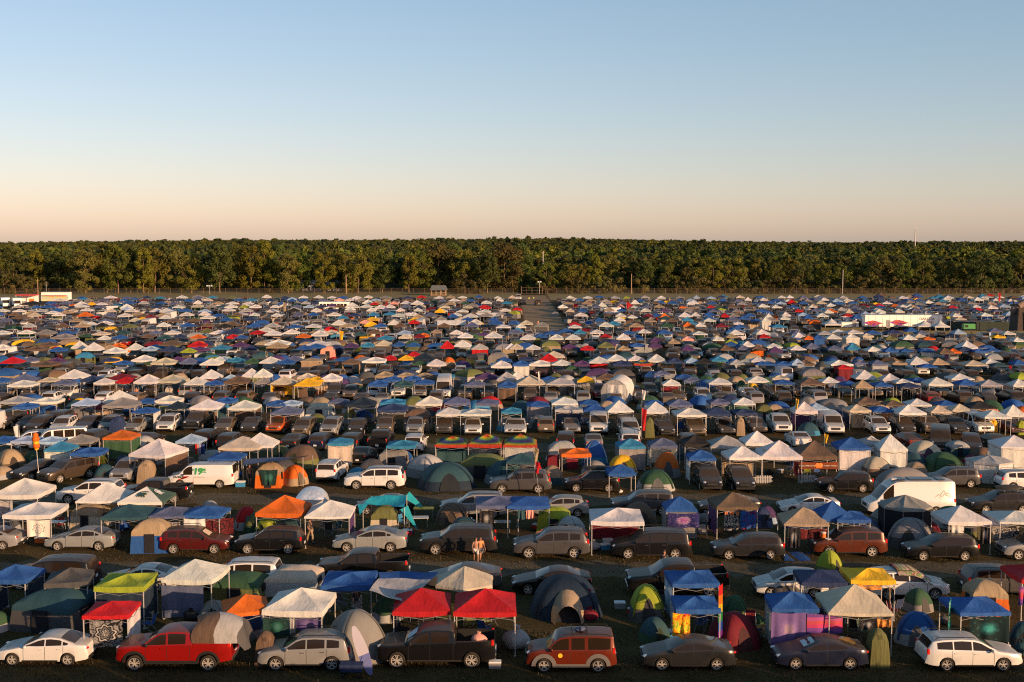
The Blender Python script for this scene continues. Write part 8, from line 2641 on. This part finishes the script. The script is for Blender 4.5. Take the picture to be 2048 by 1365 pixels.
# chairs, coolers and bags strewn between the shelters of the near plots
for a_, b_, n_ in ((56.4, 61.5, 26), (76.2, 81.5, 26), (95, 106, 30)):
    for k in range(n_):
        loc = Vector((random.uniform(-1, 1) * a_ * .44, random.uniform(a_, b_), 0))
        c_ = random.choice('DDUUNBGMKE')
        r_ = random.random()
        if r_ < .5:
            chair(loc, random.uniform(-3, 3), c_, f'{COL[c_][0]} folding chair')
        elif r_ < .72:
            cooler(loc, random.uniform(-1, 1), random.choice('KRWBEU'), 'x', random.uniform(.8, 1.1))
            THINGS[-1]['desc'] = THINGS[-1]['short']
        else:
            bag(loc, c_, f'{COL[c_][0]} bag', random.uniform(.7, 1.3))
            THINGS[-1]['desc'] = f'{COL[c_][0]} bag'
y = at(1024, 694, 0).y + 2.3
while y < 397:
    rows_y.append(y); y += 19.5
for i, y0 in enumerate(rows_y):
    if i < 4:
        # only the gaps between the ones read off the photo
        hw = y0 * .47 + 8
        nxt = rows_y[i + 1]
        x = -hw
        while x < hw:
            try_car(x, y0 + random.uniform(-.5, .5), 270, True); x += random.uniform(2.6, 3.6)
        for f in (.30, .48, .64):
            x = -hw
            while x < hw:
                try_tent(x, y0 + (nxt - y0) * f + random.uniform(-1, 1), True); x += random.uniform(3.0, 6.5)
        x = -hw
        while x < hw:
            try_car(x, y0 + (nxt - y0) * .80 + random.uniform(-.5, .5), 90, True); x += random.uniform(2.6, 4.2)
    else:
        fill_row(y0, i < 6)
print('rows', [round(q) for q in rows_y], 'individuals', N_CAN, N_TENT, N_CAR, 'mass', len(mass_can.V), len(mass_tent.V), len(mass_car.V))
cans = sorted((t for t in THINGS if t['cat'] == 'canopy'), key=lambda t: t['y'])
bpy.context.view_layer.update()
for t in cans[300:]:
    o = t['o']
    for c in o.children:
        M_ = c.matrix_world
        me = c.data
        V = np.array([tuple(M_ @ v.co) for v in me.vertices])
        base = tuple(c.color[:3]) if c.name.split('.')[0] in ('canopy_top', 'side_panel') else (.5, .5, .5)
        mass_can.add(V, [tuple(p.vertices) for p in me.polygons], [None] * len(me.polygons), [0] * len(me.polygons), base)
    for c in list(o.children):
        bpy.data.objects.remove(c)
    bpy.data.objects.remove(o)
    THINGS.remove(t)
mass_can.build('distant_canopies', [FAB_ATTR], 'mass of far canopies in many colours filling the field', 'canopies')
mass_tent.build('distant_tents', [FAB_ATTR], 'mass of far tents between the canopies of the field', 'tents', True)
mass_car.build('distant_cars', [PAINT_ATTR, GLASS], 'mass of far parked cars between the tent rows', 'cars', True)

# added screen, unseen below the frame, to shade the lower front-row cars
def screen_row():
    n = 46
    o = empty('screen_fence', (0, 40.2, 0))
    for k in range(n):
        x0 = -50 + k * 2.8
        ob('screen_panel', MB().grid([[(x0 + 2.8 * j / 4, .05 * math.sin(k * 1.7 + j * 1.2), z) for j in range(5)] for z in (.03, 1.8, 3.6)]).mesh('screen_panel', GREENSCR), o)
        ob('post', MB().tube((0, 0, 0), (0, 0, 3.7), .04, .04, 5).mesh('post', METAL_G), o, None, (x0, .08, 0))
    thing(o, 'x', 'fence', label='tall dark green screen fence running along the lane before the front cars')
screen_row()
# dry grass that no one could count, in the open strips near the viewer
def grass():
    rng = np.random.default_rng(3)
    n = 42000
    strips = [(50.5, 57.5, .46), (62, 74, .34), (84, 93, .20)]
    Vs, Cs = [], []
    for a, b, f in strips:
        m = int(n * f)
        y = rng.uniform(a, b, m); x = rng.uniform(-.5, .5, m) * y * 1.0
        clump = np.sin(x * 1.7 + 2 * np.sin(y * 1.3)) + np.sin(y * 2.1 + x * .6)
        keep = clump + rng.normal(scale=.8, size=m) > -.3
        x, y = x[keep], y[keep]; m = len(x)
        h = rng.uniform(.04, .13, m); w = rng.uniform(.015, .04, m); an = rng.uniform(0, 6.28, m); le = rng.normal(scale=.05, size=(m, 2))
        dx, dy = np.cos(an) * w, np.sin(an) * w
        z0 = np.zeros(m)
        Vs.append(np.stack([np.stack([x - dx, y - dy, z0], 1), np.stack([x + dx, y + dy, z0], 1), np.stack([x + dx * .3 + le[:, 0], y + dy * .3 + le[:, 1], h], 1), np.stack([x - dx * .3 + le[:, 0], y - dy * .3 + le[:, 1], h], 1)], 1).reshape(-1, 3))
        t = rng.uniform(0, 1, m)[:, None]
        Cs.append((np.array([[.055, .046, .020]]) * (1 - t) + np.array([[.095, .072, .034]]) * t))
    o = ob('dry_grass', quads_mesh('dry_grass', np.concatenate(Vs), np.concatenate(Cs), LEAF))
    o['kind'] = 'stuff'; o['label'] = 'short dry grass growing in the open strips between rows'; o['category'] = 'grass'
grass()


# ------------------------------------------------------------------ labels: each thing told apart by its look and its neighbours
ORD = ['first', 'second', 'third', 'fourth', 'fifth', 'sixth', 'seventh', 'eighth', 'ninth', 'tenth', 'eleventh', 'twelfth', 'thirteenth', 'fourteenth', 'fifteenth', 'sixteenth', 'seventeenth', 'eighteenth', 'nineteenth', 'twentieth']
def write_labels():
    px = lambda t: 1024 + FPX * t['x'] / t['y']
    for t in THINGS:
        t['x'], t['y'] = t['o'].location.x, t['o'].location.y
    core = [t for t in THINGS if t['cat'] in ('canopy', 'tent', 'shelter') or 'cars parked' in (t['o'].get('group') or '')]
    used = set()
    todo = []
    descs = {}
    for t in THINGS:
        descs[t['desc']] = descs.get(t['desc'], 0) + 1
    for t in THINGS:
        if t['label']:
            l = t['label']
            if l.lower() not in used:
                used.add(l.lower()); t['o']['label'] = l; continue
        n = len(t['desc'].split())
        own = t['y'] < 126 or t['cat'] not in ('canopy', 'tent', 'tree', 'shrub') and 'cars parked' not in (t['o'].get('group') or '')
        if own and descs[t['desc']] == 1 and n >= 4 and t['desc'].lower() not in used:
            used.add(t['desc'].lower()); t['o']['label'] = t['desc']; continue
        todo.append(t)
    ys = sorted(core, key=lambda t: t['y'])
    def rank(t, pool):
        return sorted(pool, key=px).index(t)
    for t in todo:
        if t['cat'] in ('tree', 'shrub'):
            pool = [q for q in THINGS if q['desc'] == t['desc']]
            side = [q for q in pool if (px(q) < 1024) == (px(t) < 1024)]
            w_ = 'left of' if px(t) < 1024 else 'right of'
            k = rank(t, side)
            t['o']['label'] = f"{ORD[min(k, 19)]} {t['desc']} from the left, {w_} the dirt lane gate"
            used.add(t['o']['label'].lower())
            continue
        near = [q for q in core if q is not t and abs(q['y'] - t['y']) < 9 and abs(q['x'] - t['x']) < 30]
        lf = [q for q in near if q['x'] < t['x'] - 1.0 and abs(q['y'] - t['y']) < 3.5]
        rt = [q for q in near if q['x'] > t['x'] + 1.0 and abs(q['y'] - t['y']) < 3.5]
        fr = [q for q in near if q['y'] < t['y'] - 1.5 and abs(q['x'] - t['x']) < 5]
        bk = [q for q in near if q['y'] > t['y'] + 1.5 and abs(q['x'] - t['x']) < 5]
        dist = lambda q: abs(q['x'] - t['x']) + abs(q['y'] - t['y'])
        L = min(lf, key=dist)['short'] if lf else None
        Rr = min(rt, key=dist)['short'] if rt else None
        F = min(fr, key=dist)['short'] if fr else None
        B = min(bk, key=dist)['short'] if bk else None
        third = 'at left' if px(t) < 683 else ('at right' if px(t) > 1365 else 'in the middle')
        band = 'near the front' if t['y'] < 125 else ('in the middle rows' if t['y'] < 210 else 'far back')
        d = t['desc']
        cands = []
        if L and Rr:
            cands.append(f'{d} between {L} and {Rr}')
        if F and L:
            cands.append(f'{d} behind {F} beside {L}')
        if F and Rr:
            cands.append(f'{d} behind {F} and left of {Rr}')
        if L and Rr and B:
            cands.append(f'{d} between {L} and {Rr}, before {B}')
        if L and Rr and F:
            cands.append(f'{d} between {L} and {Rr}, behind {F}')
        if F and B:
            cands.append(f'{d} between {F} before it and {B} behind')
        for q in list(cands):
            cands.append(f'{q}, {band}')
        for q in list(cands):
            cands.append(f'{q} {third}')
        if F:
            cands.append(f'{d} behind {F} {band} {third}')
        cands.append(f'{d} {band} {third}')
        done = False
        for q in cands:
            if len(q.split()) <= 16 and q.lower() not in used:
                used.add(q.lower()); t['o']['label'] = q; done = True; break
        if not done:
            bd_ = lambda q: 0 if q['y'] < 125 else (1 if q['y'] < 210 else 2)
            th_ = lambda q: 0 if px(q) < 683 else (2 if px(q) > 1365 else 1)
            pool = [q for q in THINGS if q['desc'] == d and bd_(q) == bd_(t) and th_(q) == th_(t)]
            k = rank(t, pool)
            q = f'{ORD[min(k, 19)]} from the left of each {d} {band} {third}'.replace(' of each', ',')
            if q.lower() not in used and len(q.split()) <= 16:
                used.add(q.lower()); t['o']['label'] = q; done = True
        if not done:
            t['o']['label'] = cands[-1]
            print('no single label', d)
write_labels()
